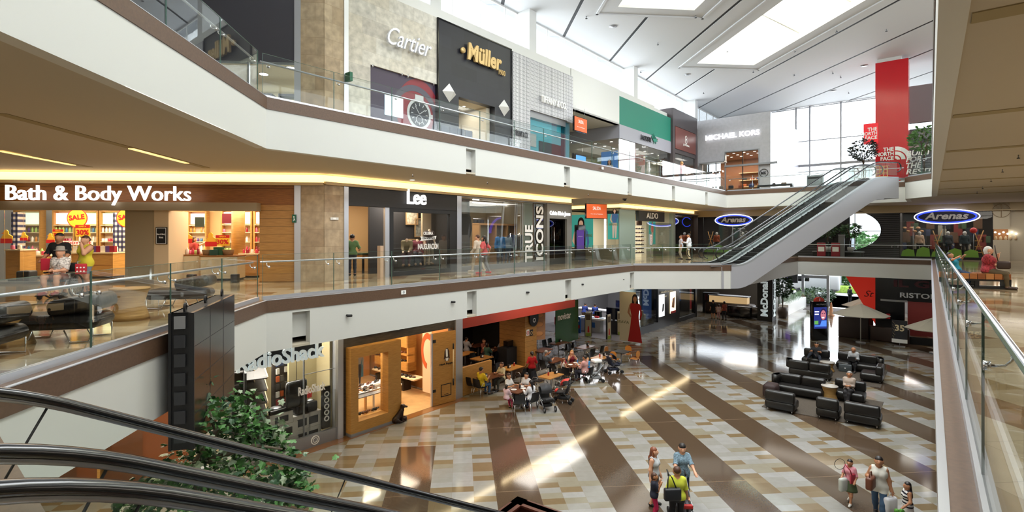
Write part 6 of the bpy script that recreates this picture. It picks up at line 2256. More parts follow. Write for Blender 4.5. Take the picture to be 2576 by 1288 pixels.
dg.wallprism([(.58,1.95),(.62,2.3),(.7,2.42),(.78,2.42),(.86,2.3),(.9,1.95),(.84,1.98),(.84,1.86),(.64,1.86),(.64,1.98)],-.012,0)
dg.build('dog_emblem',M('emblem_brown','4a3226',.5),dr)
MB().wallprism([(.67,2.38),(.72,2.4),(.77,2.38),(.79,2.08),(.74,2.0),(.69,2.08)],-.016,-.012).wallprism([(.66,1.99),(.82,1.99),(.8,1.87),(.68,1.87)],-.016,-.012).build('emblem_white',m_lw,dr)
text_mb('Hush Puppies',.78,.11,.01,.02).xf(T(.74,-.01,1.68)).build('lettering',m_black,dr)
MB().box(0,-.02,.6,.14,0,.72).box(0,-.02,2.75,.14,0,2.87).build('hinge',m_black,dr)
m_hpf=M('sand_floor_tiles','bd9a6a',.35,0,(3,.12))
fl=MB().box(f860,16.97,GZ,fx(1140),24,GZ+.012)
struct('floor',fl,m_hpf,(0,0,0),AF)
struct('wall_oak_shop',MB().box(f860,23.4,GZ,fx(1143),23.5,SG).box(f860,17.3,GZ,f860+.1,23.4,SG).box(fx(1150),17.35,GZ,fx(1150)+.1,24,SG),M('oak_wall','b27a42',.5),(0,0,0),AF)
lamp(fx(1030),19.5,SG-.1,330,5,3,(1,.83,.62))
lamp(fx(930),17.6,GZ+zt-.1,60,2.4,.5,(1,.88,.7))
downlights([W(fx(900)+1.1*(k%5),19.2+1.5*(k//5))for k in range(10)],SG,'round downlight in the oak shoe shop ceiling','downlights of the oak shoe shop')
poster('blue summer poster with a seated woman hanging in the oak window',W3(fx(896,17.25),17.25,GZ+1.95),AF,fx(917)-fx(880),1.15,'7fa9b4',(.1,-.25,1.5,'d6a888','e6d8c8','4a3428','5a2f22'))
s=thing('wall_shelf','oak wall unit with two dark niches of shoes in the oak shop','shelf',W3(15.75,21.9,GZ),AN)
MB().box(0,0,1.0,2.6,.5,1.4).box(0,0,1.72,2.6,.5,1.8).box(0,0,2.1,2.6,.5,3.4).box(0,.4,1.4,2.6,.5,2.1).box(2.5,0,1.0,2.6,.5,3.4).build('oak_unit',m_oaksm,s)
MB().box(0,-.15,.7,3.2,.5,.76).build('pale_shelf',m_cpale,s)
MB().box(0,.05,.0,2.2,.5,.5).build('black_chest',m_black,s)
def local(o,x,y,z=0):
 a=o.rotation_euler[2]
 return(o.location[0]+x*math.cos(a)-y*math.sin(a),o.location[1]+x*math.sin(a)+y*math.cos(a),o.location[2]+z)
for q in range(10):
 put_shoe(q,local(s,.15+.3*q,.05,.76),AF+.6+.3*(q%3),'shoe on the pale shelf along the oak shop wall','shoes on the pale wall shelf',1.2)
for q in range(14):
 put_shoe(q+1,local(s,.15+.33*(q%7),.12,1.4 if q<7 else 1.8),AF+.8,'dark shoe in the niches of the oak wall unit','shoes in the oak niches',1.1)
s=thing('shoe_table','white two-step shoe table behind the oak window','table',W3(fx(915,18.4),18.3,GZ),AF)
MB().box(0,0,.82,1.9,.75,.88).box(.1,.35,1.02,1.8,.75,1.07).build('tabletop',m_lw,s)
MB().box(.1,.36,.88,.16,.74,1.02).box(1.74,.36,.88,1.8,.74,1.02).build('riser',m_oaksm,s)
for a,b in((.06,.06),(1.84,.06),(.06,.69),(1.84,.69)):
 MB().box(a-.04,b-.04,0,a+.04,b+.04,.82).build('leg',m_oaksm,s)
for q in range(9):
 put_shoe(q,local(s,.2+.38*(q%5),.15 if q<5 else .55,.88 if q<5 else 1.07),AF+1.9,'shoe or ankle boot on the white two-step table','shoes on the two-step table',1.25)
s=thing('display_rack','steel tube rack with sloping shoe rests in the oak window','rack',W3(fx(882,17.4),17.4,GZ+.02),AF)
w_=fx(962,17.4)-fx(882,17.4)
for y_ in(0,.55):
 MB().box(0,y_-.03,0,.06,y_+.03,1.25).box(w_-.06,y_-.03,0,w_,y_+.03,1.25).box(0,y_-.03,1.2,w_,y_+.03,1.26).build('tube_frame',m_alu,s)
MB().box(.05,.0,1.05,w_-.05,.55,1.08).build('shelf_board',m_steel,s)
for q in range(8):
 put_shoe(q,local(s,.2+(w_-.3)/8*q,.2+.2*(q%2),1.27),AF+2.2,'dark heeled shoe resting on the steel tube rack','shoes on the steel rack',1.15)
for q,px in enumerate((908,917,926,941,948,893)):
 put_shoe(q+(1 if q==1 else 0),W3(fx(px,17.25),17.25,GZ+.52),AF+2.0,['','','','','',''][q]or 'shoe on the low sill of the oak window','shoes on the oak window sill',1.2)
pn=poster('tall warm-toned photo panel beside the open oak door',W3(15.95,18.2,GZ+.2),AN,.62,2.9,'d8c0a0')
MB().ring((.05,1.9),.3,.44,-.012,0,24,1.9,.008,60,260).build('swirl_print',M('print_orange','c0562c',.5),pn)
d=thing('dog_statue','dark bronze sitting hound statue on the oak shop step','statue',W3(fx(985),16.6,GZ+.006),AF-.25)
m_brz=M('bronze_dark','2b1a12',.35,.3)
cp=[((-.12,0,.13),(-.02,0,.2),.13,.12),((-.02,0,.2),(.14,0,.4),.12,.1),((.14,0,.4),(.2,0,.56),.085,.07),((.2,0,.6),(.22,0,.6),.085,.085),((.26,0,.59),(.38,0,.55),.05,.04),((.15,.07,.35),(.17,.08,.03),.05,.035),((.15,-.07,.35),(.17,-.08,.03),.05,.035),((.17,.08,.03),(.23,.085,.025),.035,.03),((.17,-.08,.03),(.23,-.085,.025),.035,.03),((-.1,.12,.12),(.02,.14,.06),.09,.05),((-.1,-.12,.12),(.02,-.14,.06),.09,.05),((.02,.14,.04),(.1,.14,.03),.04,.03),((.02,-.14,.04),(.1,-.14,.03),.04,.03),((.19,.08,.62),(.19,.1,.47),.03,.035),((.19,-.08,.62),(.19,-.1,.47),.03,.035),((-.2,0,.08),(-.42,.02,.02),.03,.015)]
def dogf(Pn):
 a=np.zeros(len(Pn))
 for c in cp:
  a+=np.exp(np.clip(-caps_d(Pn,c)[0]/.015,-60,60))
 return-.015*np.log(np.maximum(a,1e-26))
dv,dq=surfnet(dogf,(-.55,-.3,-.03),(.55,.3,.8),.018)
o=mesh_obj('dog_body',dv,dq,m_brz,d)
b=thing('bowl','small dark bowl in front of the hound statue','bowl',W3(fx(1001),16.62,GZ+.006),AF)
MB().lathe([(.1,0),(.13,.02),(.12,.14),(.1,.14),(.09,.04)],16).build('bowl_body',m_brz,b)
# --- cafe with red canopy
m_cafered=M('cafe_red','8a2a1a',.5)
t=thing('storefront','cafe front with deep red canopy and oak pillar','shopfront',W3(fx(1160),17,GZ),AF)
X=lambda px:fx(px)-fx(1160)
zc0=ZL(1165,826,17)-GZ
MB().box(0,-.05,zc0,X(1445),.25,CGZ).box(0,.25,zc0+.25,X(1445),3.0,zc0+.35).build('red_canopy',m_cafered,t)
MB().box(X(1160),.0,0,X(1237),.14,1.3).build('oak_partition',m_oaksm,t)
pz=2.5
a_,b_=fx(1321,18.0),fx(1350,18.0)
pil=thing('cafe_pillar','oak-clad pillar with round black menu sign in the cafe','pillar',W3(a_,18.0,GZ),AF)
MB().box(0,0,0,b_-a_,1.9,CGZ).build('oak_cladding',m_oak,pil)
ms_=thing('menu_sign','round black hanging menu sign on the oak cafe pillar','sign',W3((a_+b_)/2+.15,17.93,ZL(1335,800,17.95)),AF)
MB().disc((0,0),.42,-.05,0,28,.5,.05).build('sign_disc',m_black,ms_)
text_mb('Coffee Shop',.6,.12,.01,.01).xf(T(0,-.055,.15)).build('lettering',m_lw,ms_)
MB().ring((0,-.15),.08,.13,-.06,0,16).build('cup_print',m_lw,ms_)
for i,(px,py,c)in enumerate(((1328,836,'d8d4cc'),(1337,836,'2a2422'))):
 s=thing('wall_sign',['small white no-smoking notice on the oak cafe pillar','small dark shield notice on the oak cafe pillar'][i],'sign',W3(fx(px,17.95),17.97,ZL(px,py+8,17.97)),AF)
 MB().box(-.14,-.02,0,.14,0,.34).build('notice',M('notice_'+c,c,.5),s)
 MB().ring((0,.15),.07,.1,-.03,0,16).build('notice_mark',m_red if i==0 else m_gold,s)
s=thing('menu_board','tall sandwich photo board on a stand by the oak pillar','menu board',W3(fx(1355,18.2),18.2,GZ),AF-.5)
MB().box(-.42,-.03,1.3,.42,.03,3.1).build('board',M('board_tan','a87a56',.5),s)
for q in range(3):
 MB().ball((0,-.03,1.65+.55*q),1,0,8,(.3,.02,.14)).build('sandwich_print',M('print_bun','8a4424' if q%2 else 'c98e58',.6),s)
MB().tube([(0,0,0),(0,0,1.3)],.03,6).box(-.3,-.2,0,.3,.2,.03).build('stand_post',m_steel,s)
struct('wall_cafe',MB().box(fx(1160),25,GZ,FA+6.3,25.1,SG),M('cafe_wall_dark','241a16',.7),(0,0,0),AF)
bt_=thing('bottle_wall','lit rack of upright boards at the back of the dark cafe','shelf',W3(fx(1185,22),22.5,GZ+1.9),AF)
for q in range(16):
 MB().box(.32*q,0,0,.32*q+.1,.1,1.3).build('slat',M('slat_pale','9a8466',.6),bt_)
MB().box(-.1,.1,-.1,5.2,.15,1.4).build('rack_back',m_black,bt_)
lamp(fx(1240),20.5,GZ+zc0-.1,45,4,3,(1,.72,.5))
lamp(fx(1330),15.5,SG-.04,90,5,1.2,NEUT)
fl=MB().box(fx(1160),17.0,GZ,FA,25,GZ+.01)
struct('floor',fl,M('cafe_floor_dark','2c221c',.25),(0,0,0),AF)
ct=thing('cafe_counter','black cafe counter with till left of the oak pillar','counter',W3(fx(1292,18.6),18.6,GZ),AF)
MB().box(-.6,0,0,.5,.7,1.1).build('counter_body',m_black,ct)
MB().box(-.3,.2,1.1,.2,.5,1.45).build('till',m_gloss,ct)
m_top=wood('table_beech','c08a4a','a87438',0,.3)
m_top2=wood('table_walnut','7a4a30','5e3826',0,.3)
def chair_proto(label,shell,beech=False):
 c=thing('cafe_chair',label,'chair',(0,0,0),0)
 if beech:
  MB().rbox(-.21,-.2,.43,.21,.22,.46,.012).build('seat',shell,c)
  pts=[(.1,-.0),(.2,.12),(.2,.3),(.1,.4),(-.1,.4),(-.2,.3),(-.2,.12),(-.1,.0)]
  MB().wallprism([(a,b+.5)for a,b in pts],.2,.225).build('backrest',shell,c)
 else:
  mb=MB()
  pr=[(-.24,.45),(-.1,.44),(.1,.43),(.2,.45),(.25,.52),(.29,.7),(.32,.86)]
  vs,fs=[],[]
  for k,(y,z)in enumerate(pr):
   w=.24-(.03 if k>4 else 0)
   for x in(-w,-w*.5,0,w*.5,w):
    vs.append((x,y-abs(x)*.12*(k>3),z+abs(x)*.1*(k<4)))
  n0=len(vs)
  vs+=[(x,y+.012,z-.02)for x,y,z in vs]
  for k in range(len(pr)-1):
   for j in range(4):
    i=k*5+j
    fs.append((i,i+1,i+6,i+5))
    fs.append((n0+i,n0+i+5,n0+i+6,n0+i+1))
  seat_f=[f for q,f in enumerate(fs)if q<4*2*3]
  back_f=[f for q,f in enumerate(fs)if q>=4*2*3]
  MB().add(vs,seat_f,0,True).build('seat',shell,c)
  MB().add(vs,back_f,0,True).build('backrest',shell,c)
 for s in(-1,1):
  MB().tube([(s*.2,-.18,.43),(s*.24,-.24,0)],.012,6).build('leg',m_chrome,c)
  MB().tube([(s*.2,.18,.43),(s*.24,.27,0)],.012,6).build('leg',m_chrome,c)
  if not beech:
   MB().tube([(s*.22,.22,.45),(s*.27,.1,.66),(s*.27,-.12,.66),(s*.22,-.18,.43)],.011,6).build('armrest',m_chrome,c)
 return c
def table_proto(label,top,w=1.15,d=.7):
 t=thing('cafe_table',label,'table',(0,0,0),0)
 MB().box(-w/2,-d/2,.72,w/2,d/2,.76).build('tabletop',top,t)
 MB().tube([(0,0,.02),(0,0,.72)],.035,8).build('table_post',m_steel,t)
 f=MB()
 for a in(0,90,180,270):
  r=math.radians(a+35)
  f.tube([(0,0,.06),(.32*math.cos(r),.32*math.sin(r),.02)],.02,6)
 f.build('table_foot',m_steel,t)
 return t
TB=[(1232,946,1,'cafe table where the man in yellow sits',[(-.75,-.1,90),(-.75,.45,90)]),(1287,924,0,'empty beech cafe table with sauce bottle behind the seated women',[(0,-.6,180),(.5,-.6,180),(0,.6,0)]),(1308,978,1,'crowded cafe table of four women beside the black pram',[(-.7,-.5,140),(-.2,-.75,170)]),(1386,944,0,'empty beech cafe table behind the red-hooded buggy',[(-.2,.6,0),(.75,.1,-90),(-.1,-.65,180)]),(1395,905,1,'cafe table of the grey-haired man beside the oak pillar',[(-.5,.2,80)]),(1365,880,1,'dark cafe table against the black menu counter',[(.4,.6,0)]),(1405,862,1,'rear walnut cafe table with napkin box near the grey shop floor',[(-.3,.6,0),(.3,.6,0),(-.3,-.6,180),(.35,-.6,180)]),(1472,872,1,'walnut cafe table behind the girl in white',[(-.4,.6,0),(.3,.6,10),(-.55,-.6,170),(.5,-.6,180)]),(1447,916,1,'family cafe table between the man in pink and the blond woman',[(-1.0,.35,70),(-.9,-.2,90),(-.3,-.85,180)]),(1512,898,0,'cafe table with white napkins behind the blond woman',[(.3,.55,0),(.8,.1,-80)]),(1203,868,1,'dim cafe table far inside, left',[]),(1238,880,1,'dim cafe table of the inside diners',[(-.5,-.6,180)]),(1212,900,0,'beech cafe table with condiments behind the oak partition',[(.2,.6,0)]),(1170,889,0,'beech cafe table cut by the steel pier',[]),(1176,926,0,'beech cafe table just behind the oak partition',[])]
tp0=table_proto('table',m_top)
tp1=table_proto('table',m_top2)
cp0=chair_proto('chair',M('chair_black_shell','17171a',.35))
first={0:True,1:True,'c':True}
TPOS=[]
for i,(px,py,kd,lab,chs)in enumerate(TB):
 x,y,_=P(px,py,GZ+.76)
 src=(tp0,tp1)[kd]
 zf=GZ+(.01 if toFL(x,y)[1]>17 else 0)
 if first[kd]:
  first[kd]=False
  src.location,src.rotation_euler,src['label'],src['group']=(x,y,zf),(0,0,AF),lab,'cafe tables'
 else:
  tree_copy(src,(x,y,zf),AF,lab,'cafe tables')
 TPOS.append((x,y))
 for j,(dx,dy,tr_)in enumerate(chs):
  cx2=x+dx*math.cos(AF)-dy*math.sin(AF)
  cy2=y+dx*math.sin(AF)+dy*math.cos(AF)
  lb=['first','second','third','fourth'][j]+' black chair at the '+lab[0:90]
  lb=' '.join(lb.split()[:15])
  rz=AF+math.radians(tr_)
  if first['c']:
   first['c']=False
   cp0.location,cp0.rotation_euler,cp0['label'],cp0['group']=(cx2,cy2,GZ),(0,0,rz),lb,'black cafe chairs'
  else:
   tree_copy(cp0,(cx2,cy2,zf),rz,lb,'black cafe chairs')
x,y,_=P(1563,884,GZ+.74)
tt_=thing('cafe_table','dark square table ringed by four orange chairs','table',(x,y,GZ),AF)
MB().box(-.4,-.4,.71,.4,.4,.75).build('tabletop',m_black,tt_)
MB().tube([(0,0,0),(0,0,.71)],.04,8).lathe([(.25,0),(.24,.03),(.04,.05)],16).build('table_post',m_steel,tt_)
cb=chair_proto('chair',wood('orange_beech','c98336','b5702a',0,.3),True)
for j,(dx,dy,tr_,lb)in enumerate(((-.75,.0,90,'orange beech chair at the left of the dark square table'),(0,.75,0,'orange beech chair at the far side of the dark square table'),(.75,.05,-90,'orange beech chair at the right of the dark square table'),(.05,-.8,180,'orange beech chair nearest us at the dark square table'))):
 cx2=x+dx*math.cos(AF)-dy*math.sin(AF)
 cy2=y+dx*math.sin(AF)+dy*math.cos(AF)
 if j==0:
  cb.location,cb.rotation_euler,cb['label'],cb['group']=(cx2,cy2,GZ),(0,0,AF+math.radians(tr_)),lb,'orange beech chairs'
 else:
  tree_copy(cb,(cx2,cy2,GZ),AF+math.radians(tr_),lb,'orange beech chairs')
nap=None
for i,(ti,dx,lab)in enumerate(((0,-.3,'black napkin box on the table of the man in yellow'),(1,-.2,'black napkin box on the empty beech table'),(3,.4,'black napkin box on the beech table behind the buggy'),(6,.2,'black napkin box on the rear walnut table'),(7,.3,'black napkin box on the walnut table behind the girl'),(9,.35,'black napkin box on the table with white napkins'),(12,.0,'black napkin box on the table behind the partition'))):
 x,y=TPOS[ti]
 p=(x+dx*math.cos(AF),y+dx*math.sin(AF),GZ+.77)
 if nap is None:
  nap=thing('napkin_box',lab,'napkin box',p,AF,'napkin boxes')
  MB().rbox(-.09,-.06,0,.09,.06,.17,.02).build('box_shell',m_black,nap)
  MB().box(-.06,-.064,.04,.06,-.058,.13).build('napkins',m_lw,nap)
 else:
  tree_copy(nap,p,AF,lab)
for i,(ti,dx,dy)in enumerate(((2,-.3,.1),(2,.1,-.1),(2,.3,.15),(8,-.3,.1),(8,.2,.1),(8,.0,-.15),(11,.0,.0))):
 x,y=TPOS[ti]
 o=MB().lathe([(.06,0),(.13,.015),(.13,.02),(.05,.012)],16).build('plate',m_lw,None,(x+dx*math.cos(AF)-dy*math.sin(AF),y+dx*math.sin(AF)+dy*math.cos(AF),GZ+.765))
 tag(o,'white plate on an occupied cafe table','plate','plates on the cafe tables')
for i,(ti,dx,c)in enumerate(((1,.2,'a82a20'),(3,-.2,'a82a20'),(9,-.1,'a82a20'),(2,.0,'2a2022'),(8,.25,'3a70a8'))):
 x,y=TPOS[ti]
 b=thing('sauce_bottle',['red sauce bottle on the empty beech table','red sauce bottle on the beech table behind the buggy','red sauce bottle beside the white napkins','dark cup on the crowded four-women table','blue water bottle on the family table'][i],'bottle',(x+dx*math.cos(AF),y+dx*math.sin(AF)+.1,GZ+.765),0)
 MB().lathe([(.035,0),(.04,.02),(.04,.13),(.015,.17)],10).build('bottle_body',M('btl_'+c,c,.3),b)
 MB().lathe([(.016,.17),(.012,.2)],8).build('cap',m_lw,b)
 # --- open-fronted electronics hall, restaurant and street entrance
FS=32.8
t=thing('storefront','black corner electronics hall with glass display and dark panels','shopfront',W3(FS,17.3,GZ),AF)
X=lambda px:fx(px,17.3)-FS
MB().box(-.1,-.05,3.5,X(1752),.3,CGZ).box(X(1654),-.05,0,X(1708),.3,3.5).box(X(1752)-.4,-.05,0,X(1752),.3,CGZ).box(X(1600),-.05,0,X(1654),.3,.55).box(-.1,.3,3.5,.2,9,CGZ).build('black_cladding',M('panel_black','16171c',.3),t)
MB().box(X(1600),.02,.55,X(1654),.035,3.5).build('window_pane',m_shopglass,t)
MB().box(X(1708),.02,.35,X(1752)-.4,.035,3.5).build('window_pane',m_shopglass,t)
MB().box(X(1708),-.05,0,X(1752),.3,.35).build('window_base',m_black,t)
MB().box(X(1600),1.2,0,X(1752),1.3,3.5).build('display_back',M('display_sage','7d8a84',.6),t)
x0,x1=X(1658),X(1672)
for i,(a,b,m)in enumerate(((1656,1669,emis('lightbox_white','dfe4e8',1.0)),(1684,1697,emis('lightbox_warm','f2d6b0',1.6)))):
 s=thing('light_box',['white lit phone poster box on the black panel','warm lit poster box with red foot on the black panel'][i],'light box',W3(fx(a,17.3),17.2,ZL((a+b)/2,797-9*i,17.2)),AF)
 w_=fx(b,17.3)-fx(a,17.3)
 MB().box(0,0,0,w_,.06,1.75).build('lit_face',m,s)
 if i==0:
  MB().wallprism([(w_*.5,.35),(w_*.8,.45),(w_*.9,1.0),(w_*.6,.95)],-.01,0).build('phone_print',m_black,s)
 else:
  MB().box(0,-.01,0,w_,0,.18).build('red_foot',m_red,s)
  MB().wallprism([(w_*.2,.5),(w_*.7,.4),(w_*.8,1.3),(w_*.4,1.2)],-.01,0).build('figure_print',M('print_ochre','b0763c',.5),s)
for i,(s_,py)in enumerate((('No te conformes con menos',736),('Exige lo mejor',748))):
 sign(s_,['upper line of small white text on the black panel','lower line of small white text on the black panel'][i],(fx(1656,17.3)+fx(1692,17.3))/2-(0 if i==0 else .6),17.3,ZL(1670,py,17.3),2.3 if i==0 else 1.3,.17,m_lw,.02,0,y=-.08,name='wall_lettering')
poster('tall cream poster of a long-haired woman in a red dress',W3(FS+.05,LXf(1578,FS),GZ+.1),AN,abs(LXf(1557,FS)-LXf(1598,FS)),3.4,'cfc4a8',(.55,-.0,3.3,'a8765a','a81c1c','a81c1c','1c1210'),text=[('BRAVIA',-.35,1.2,.9,.2,'6a6a4a')])
poster('narrow window poster of the same woman in a red dress',W3(fx(1737,18.2),18.2,GZ+.4),AF,.9,3.0,'c2b490',(0,.1,2.6,'a8765a','a81c1c','a81c1c','1c1210'))
poster('blue poster in the right electronics window',W3(fx(1716,18.2),18.2,GZ+1.5),AF,1.4,2.2,'2a5a8a',None,glow=.3)
poster('tall blue screen print in the corner display',W3(fx(1628,17.9),17.9,GZ+.8),AF,1.6,2.6,'2c4470',None,glow=.4)
for q in range(4):
 tag(MB().box(0,0,0,.35,.5,.8+.3*(3-q)).build('display_plinth',M('pl_stone','b9b4a4',.5),None,W3(fx(1601,17.6)+.42*q,17.6,GZ+.55),AF),'stepped pale plinth in the corner display window','plinth','stepped plinths in the corner display')
fl=MB().box(FA+.05,17.4,GZ,FS,26,GZ+.008)
struct('floor',MB().prism([W(FS,17.4),W(46,17.4),W(46,26),W(FS,26)],GZ,GZ+.012),M('hall_grey_floor','6e6a6c',.3))
lamp(FS+5,21.5,SG-.1,260,6,5,(.96,.97,1.0))
lamp(FS+3,17.9,GZ+3.4,40,3,.5,(.96,.97,1.0))
struct('wall_electronics_hall',MB().box(46,17.4,GZ,46.1,26,SG).box(FS+.3,25.6,GZ,46,25.7,SG),M('hall_wall','a4a2a4',.6),(0,0,0),AF)
c=thing('service_counter','white angular service counter in the electronics hall','counter',W3(FS+1.6,21.9,GZ),AN+.1)
MB().box(0,0,.95,2.3,1.0,1.08).build('counter_top',m_lw,c)
MB().box(.3,.15,0,1.9,.85,.95).build('counter_body',M('counter_grey','aaa8a8',.5),c)
MB().box(1.2,.135,.35,1.5,.15,.75).build('blue_logo',M('logo_blue','2a5f9a',.5),c)
for i in range(5):
 tag(MB().rbox(-.15,-.1,0,.15,.1,.03+.1*(i==3),.01).build('tablet',M('tab_'+'abcde'[i],['2a5fa8','d8d8da','3a78b8','c22a2a','8aa0b8'][i],.4),None,local(c,.35+.4*i,.4,1.085),AN),['blue leaflet pile at the left of the white counter','white leaflet pile on the white counter','blue tablet on the white counter','red box on the white counter','pale tablet at the right of the white counter'][i],'leaflet')
c=thing('service_counter','long grey rear counter behind the blue-shirted staff','counter',W3(FS+5.4,24.3,GZ),AN)
MB().box(0,0,0,5.5,.7,1.1).build('counter_body',M('counter_grey','aaa8a8',.5),c)
MB().box(-.05,-.05,1.1,5.55,.75,1.18).build('counter_top',m_lw,c)
for i in range(2):
 s=thing('bar_stool',['left black round stool at the rear counter','right black round stool at the rear counter'][i],'stool',W3(FS+4.4,24.0-1.9*i,GZ),0)
 MB().lathe([(.2,.7),(.22,.73),(.2,.78)],16).build('seat',m_black,s)
 MB().tube([(0,0,.02),(0,0,.7)],.025,8).lathe([(.2,.0),(.19,.02),(.03,.04)],16).build('stool_post',m_chrome,s)
s=thing('red_bench','red block display behind the blue floor sign','display',W3(FS+2.2,24.4,GZ),AN)
MB().rbox(0,0,.12,1.5,.9,.75,.05).build('block',m_red,s)
MB().box(.05,.05,0,1.45,.85,.12).build('plinth',m_black,s)
s=thing('floor_sign','blue round-topped floor sign before the red block','sign',W3(FS+.9,LXf(1453,FS+.9),GZ),AN)
MB().wallprism([(-.25,0),(.25,0),(.25,1.05),(.18,1.2),(0,1.27),(-.18,1.2),(-.25,1.05)],0,.08).build('board',M('sign_blue','2a62b0',.4),s)
MB().box(-.18,-.006,.35,.18,0,.6).build('red_label',m_red,s)
MB().box(-.15,-.006,.85,.15,0,1.0).build('white_label',m_lw,s)
g0=None
for i,(px,py)in enumerate(((1430,838),(1480,846),(1531,853),(1561,843))):
 x,y,_=P(px,py,GZ)
 lab=['narrow photo gate post at the left of the electronics hall','narrow photo gate post second from the left','narrow edge-on gate post third from the left','narrow photo gate post beside the red dress poster'][i]
 if g0 is None:
  g0=thing('security_gate',lab,'security gate',(x,y,GZ),AN+.5,'photo gate posts')
  MB().rbox(-.24,-.05,0,.24,.05,1.75,.04).build('gate_panel',M('gate_cream','b8ac90',.5),g0)
  MB().box(-.26,-.06,0,-.22,.06,1.78).box(.22,-.06,0,.26,.06,1.78).build('gate_frame',m_black,g0)
  MB().box(-.18,-.056,.0,.18,-.05,.25).build('green_foot',M('gate_green','8aa03a',.5),g0)
  MB().wallprism([(-.06,.3),(.08,.3),(.05,.75),(-.03,.75)],-.056,-.05).build('red_print',m_red,g0)
  MB().box(-.16,-.056,1.2,.16,-.05,1.62).build('photo_print',M('print_umber','5a4a3a',.5),g0)
 else:
  tree_copy(g0,(x,y,GZ),AN+.5+(1.0 if i==2 else 0),lab)
for i,(px,l,lab)in enumerate(((1531,20.6,'black speaker tower beside the flat television'),(1545,19.6,'flat television on a dark stand in the electronics hall'),(1575,23,'wall screen at the back of the electronics hall'))):
 f_=FS+[2.6,2.2,6.5][i]
 s=thing(['speaker','television','television'][i],lab,['speaker','television','television'][i],W3(f_,LXf(px-[26,2,10][i],f_),GZ),AN)
 if i==0:
  MB().rbox(-.25,-.2,.1,.25,.2,1.55,.05).build('cabinet',m_gloss,s)
  MB().box(-.35,-.25,0,.35,.25,.1).build('plinth',m_lw,s)
 else:
  MB().box(-.6,0,1.1,.6,.06,1.95).build('screen',M('screen_dark','15182a',.1),s)
  MB().box(-.45,0,0,.45,.4,1.0).box(-.1,.02,1.0,.1,.08,1.1).build('stand',M('stand_charcoal','3a3a3e',.4),s)
s=thing('glass_wall_sign','green glass panel with white lettering left of the electronics hall','sign',W3(FA+.4,18.4,GZ+.6),AF)
MB().box(0,0,0,2.6,.03,2.6).build('green_glass',M('green_panel','2f5a38',.2),s)
text_mb('movistar',1.5,.4,.01,.02).xf(T(.95,-.01,1.5)).build('lettering',m_lw,s)
struct('wall_passage_ground',MB().box(FA-.1,19.9,GZ,FA,26,SG),M('passage_dark','3a3630',.6),(0,0,0),AF)
fp=48.7
la,lb=LXf(1905,fp),LXf(1943,fp)
xx,yy=W(fp,la)
t=thing('sign_pillar','black square pillar with tall vertical white lettering','pillar',(xx,yy,GZ),AN)
w_=la-lb
MB().box(0,0,0,w_,1.3,CGZ).build('black_cladding',m_black,t)
text_mb("McDonald's",3.9,.62,.04,.04).xf(T(w_*.72,-.03,2.35,0,0,-math.pi/2)).build('lettering',m_block,t)
text_mb("McDonald's",3.9,.7,.04,.04).xf(T(w_+.03,.85,2.35,math.pi/2,0,0)@T(0,0,0,0,0,-math.pi/2)).build('lettering',m_block,t)
for q in range(7):
 MB().box(w_,.05,.4+.6*q,w_+.02,1.25,.43+.6*q).build('steel_bar',m_steel,t)
c=thing('food_counter','curved dark food counter with glowing glass case','counter',W3(50.5,LXf(1835,50.5),GZ),AN)
MB().rbox(-2.2,-.5,0,2.2,.9,1.1,.3).build('counter_body',M('counter_brown','3a2a20',.4),c)
MB().box(-1.8,-.2,1.1,1.6,.6,1.7).build('glass_case',emis('case_warm','c8a878',.5),c)
MB().box(-1.9,-.3,1.7,1.7,.7,1.78).build('counter_top',m_steel,c)
for q,(a,l_)in enumerate(((49.3,1862),(49.6,1885))):
 s=thing('booth_sofa',['black leather booth sofa left of the sign pillar','black booth sofa touching the sign pillar'][q],'sofa',W3(a,LXf(l_,a),GZ),AN)
 MB().rbox(-1.0,-.4,.1,1.0,.4,.5,.08).build('seat',m_gloss,s)
 MB().rbox(-1.0,-.45,.1,1.0,-.25,1.05,.08).build('backrest',m_gloss,s)
s=thing('cafe_machine','dark cabinet with monitor left of the food counter','cabinet',W3(50.5,LXf(1786,50.5),GZ),AN)
MB().box(-.7,0,0,.7,.6,1.9).build('cabinet',m_black,s)
MB().box(-.5,-.02,1.2,.5,0,1.75).build('screen',M('screen_dark','15182a',.1),s)
struct('wall_food_hall',MB().box(57,12.5,GZ,57.1,26,SG).box(48,20.4,GZ,57,20.5,SG),M('hall_dark','4a4642',.6),(0,0,0),AF)
lamp(52,14.5,SG-.1,120,4,3,NEUT)
FE2=62.5
l0=LXf(2018,FE2)
xx,yy=W(FE2,l0)
en=thing('entrance_glazing','steel-framed glass entrance to the bright street','entrance',(xx,yy,GZ),AN)
xs_=[l0-LXf(p,FE2)for p in(2020,2083,2164,2240)]
for k in(0,2):
 MB().box(xs_[k],0,0,xs_[k+1],.02,CGZ).build('window_pane',m_winglass,en)
fr=MB()
for x in xs_:
 fr.box(x-.12,-.1,0,x+.12,.1,CGZ)
fr.box(xs_[0],-.08,2.9,xs_[1],.08,3.2).box(xs_[2],-.08,2.9,xs_[3],.08,3.2).box(xs_[0],-.08,0,xs_[1],.08,.12).box(xs_[2],-.08,0,xs_[3],.08,.12).box(xs_[0],-.1,CGZ-.15,xs_[3],.1,CGZ)
fr.build('entrance_frame',m_steel,en)
ew=MB().box(-16,-.1,0,-1.4,.3,CGZ).box(xs_[3],-.1,0,40,.3,CGZ)
struct('wall_entrance',ew,M('entrance_wall','b9b8b6',.6),(xx,yy,GZ),AN)
ew=MB().box(-1.4,-7,0,-1.1,.0,CGZ)
struct('wall_entrance',ew,M('entrance_wall','b9b8b6',.6),(xx,yy,GZ),AN)
mt=thing('door_mat','large dark brown entrance mat with faint emblem','mat',(*W(60.2,LXf(2120,60.2)),GZ+.001),AN)
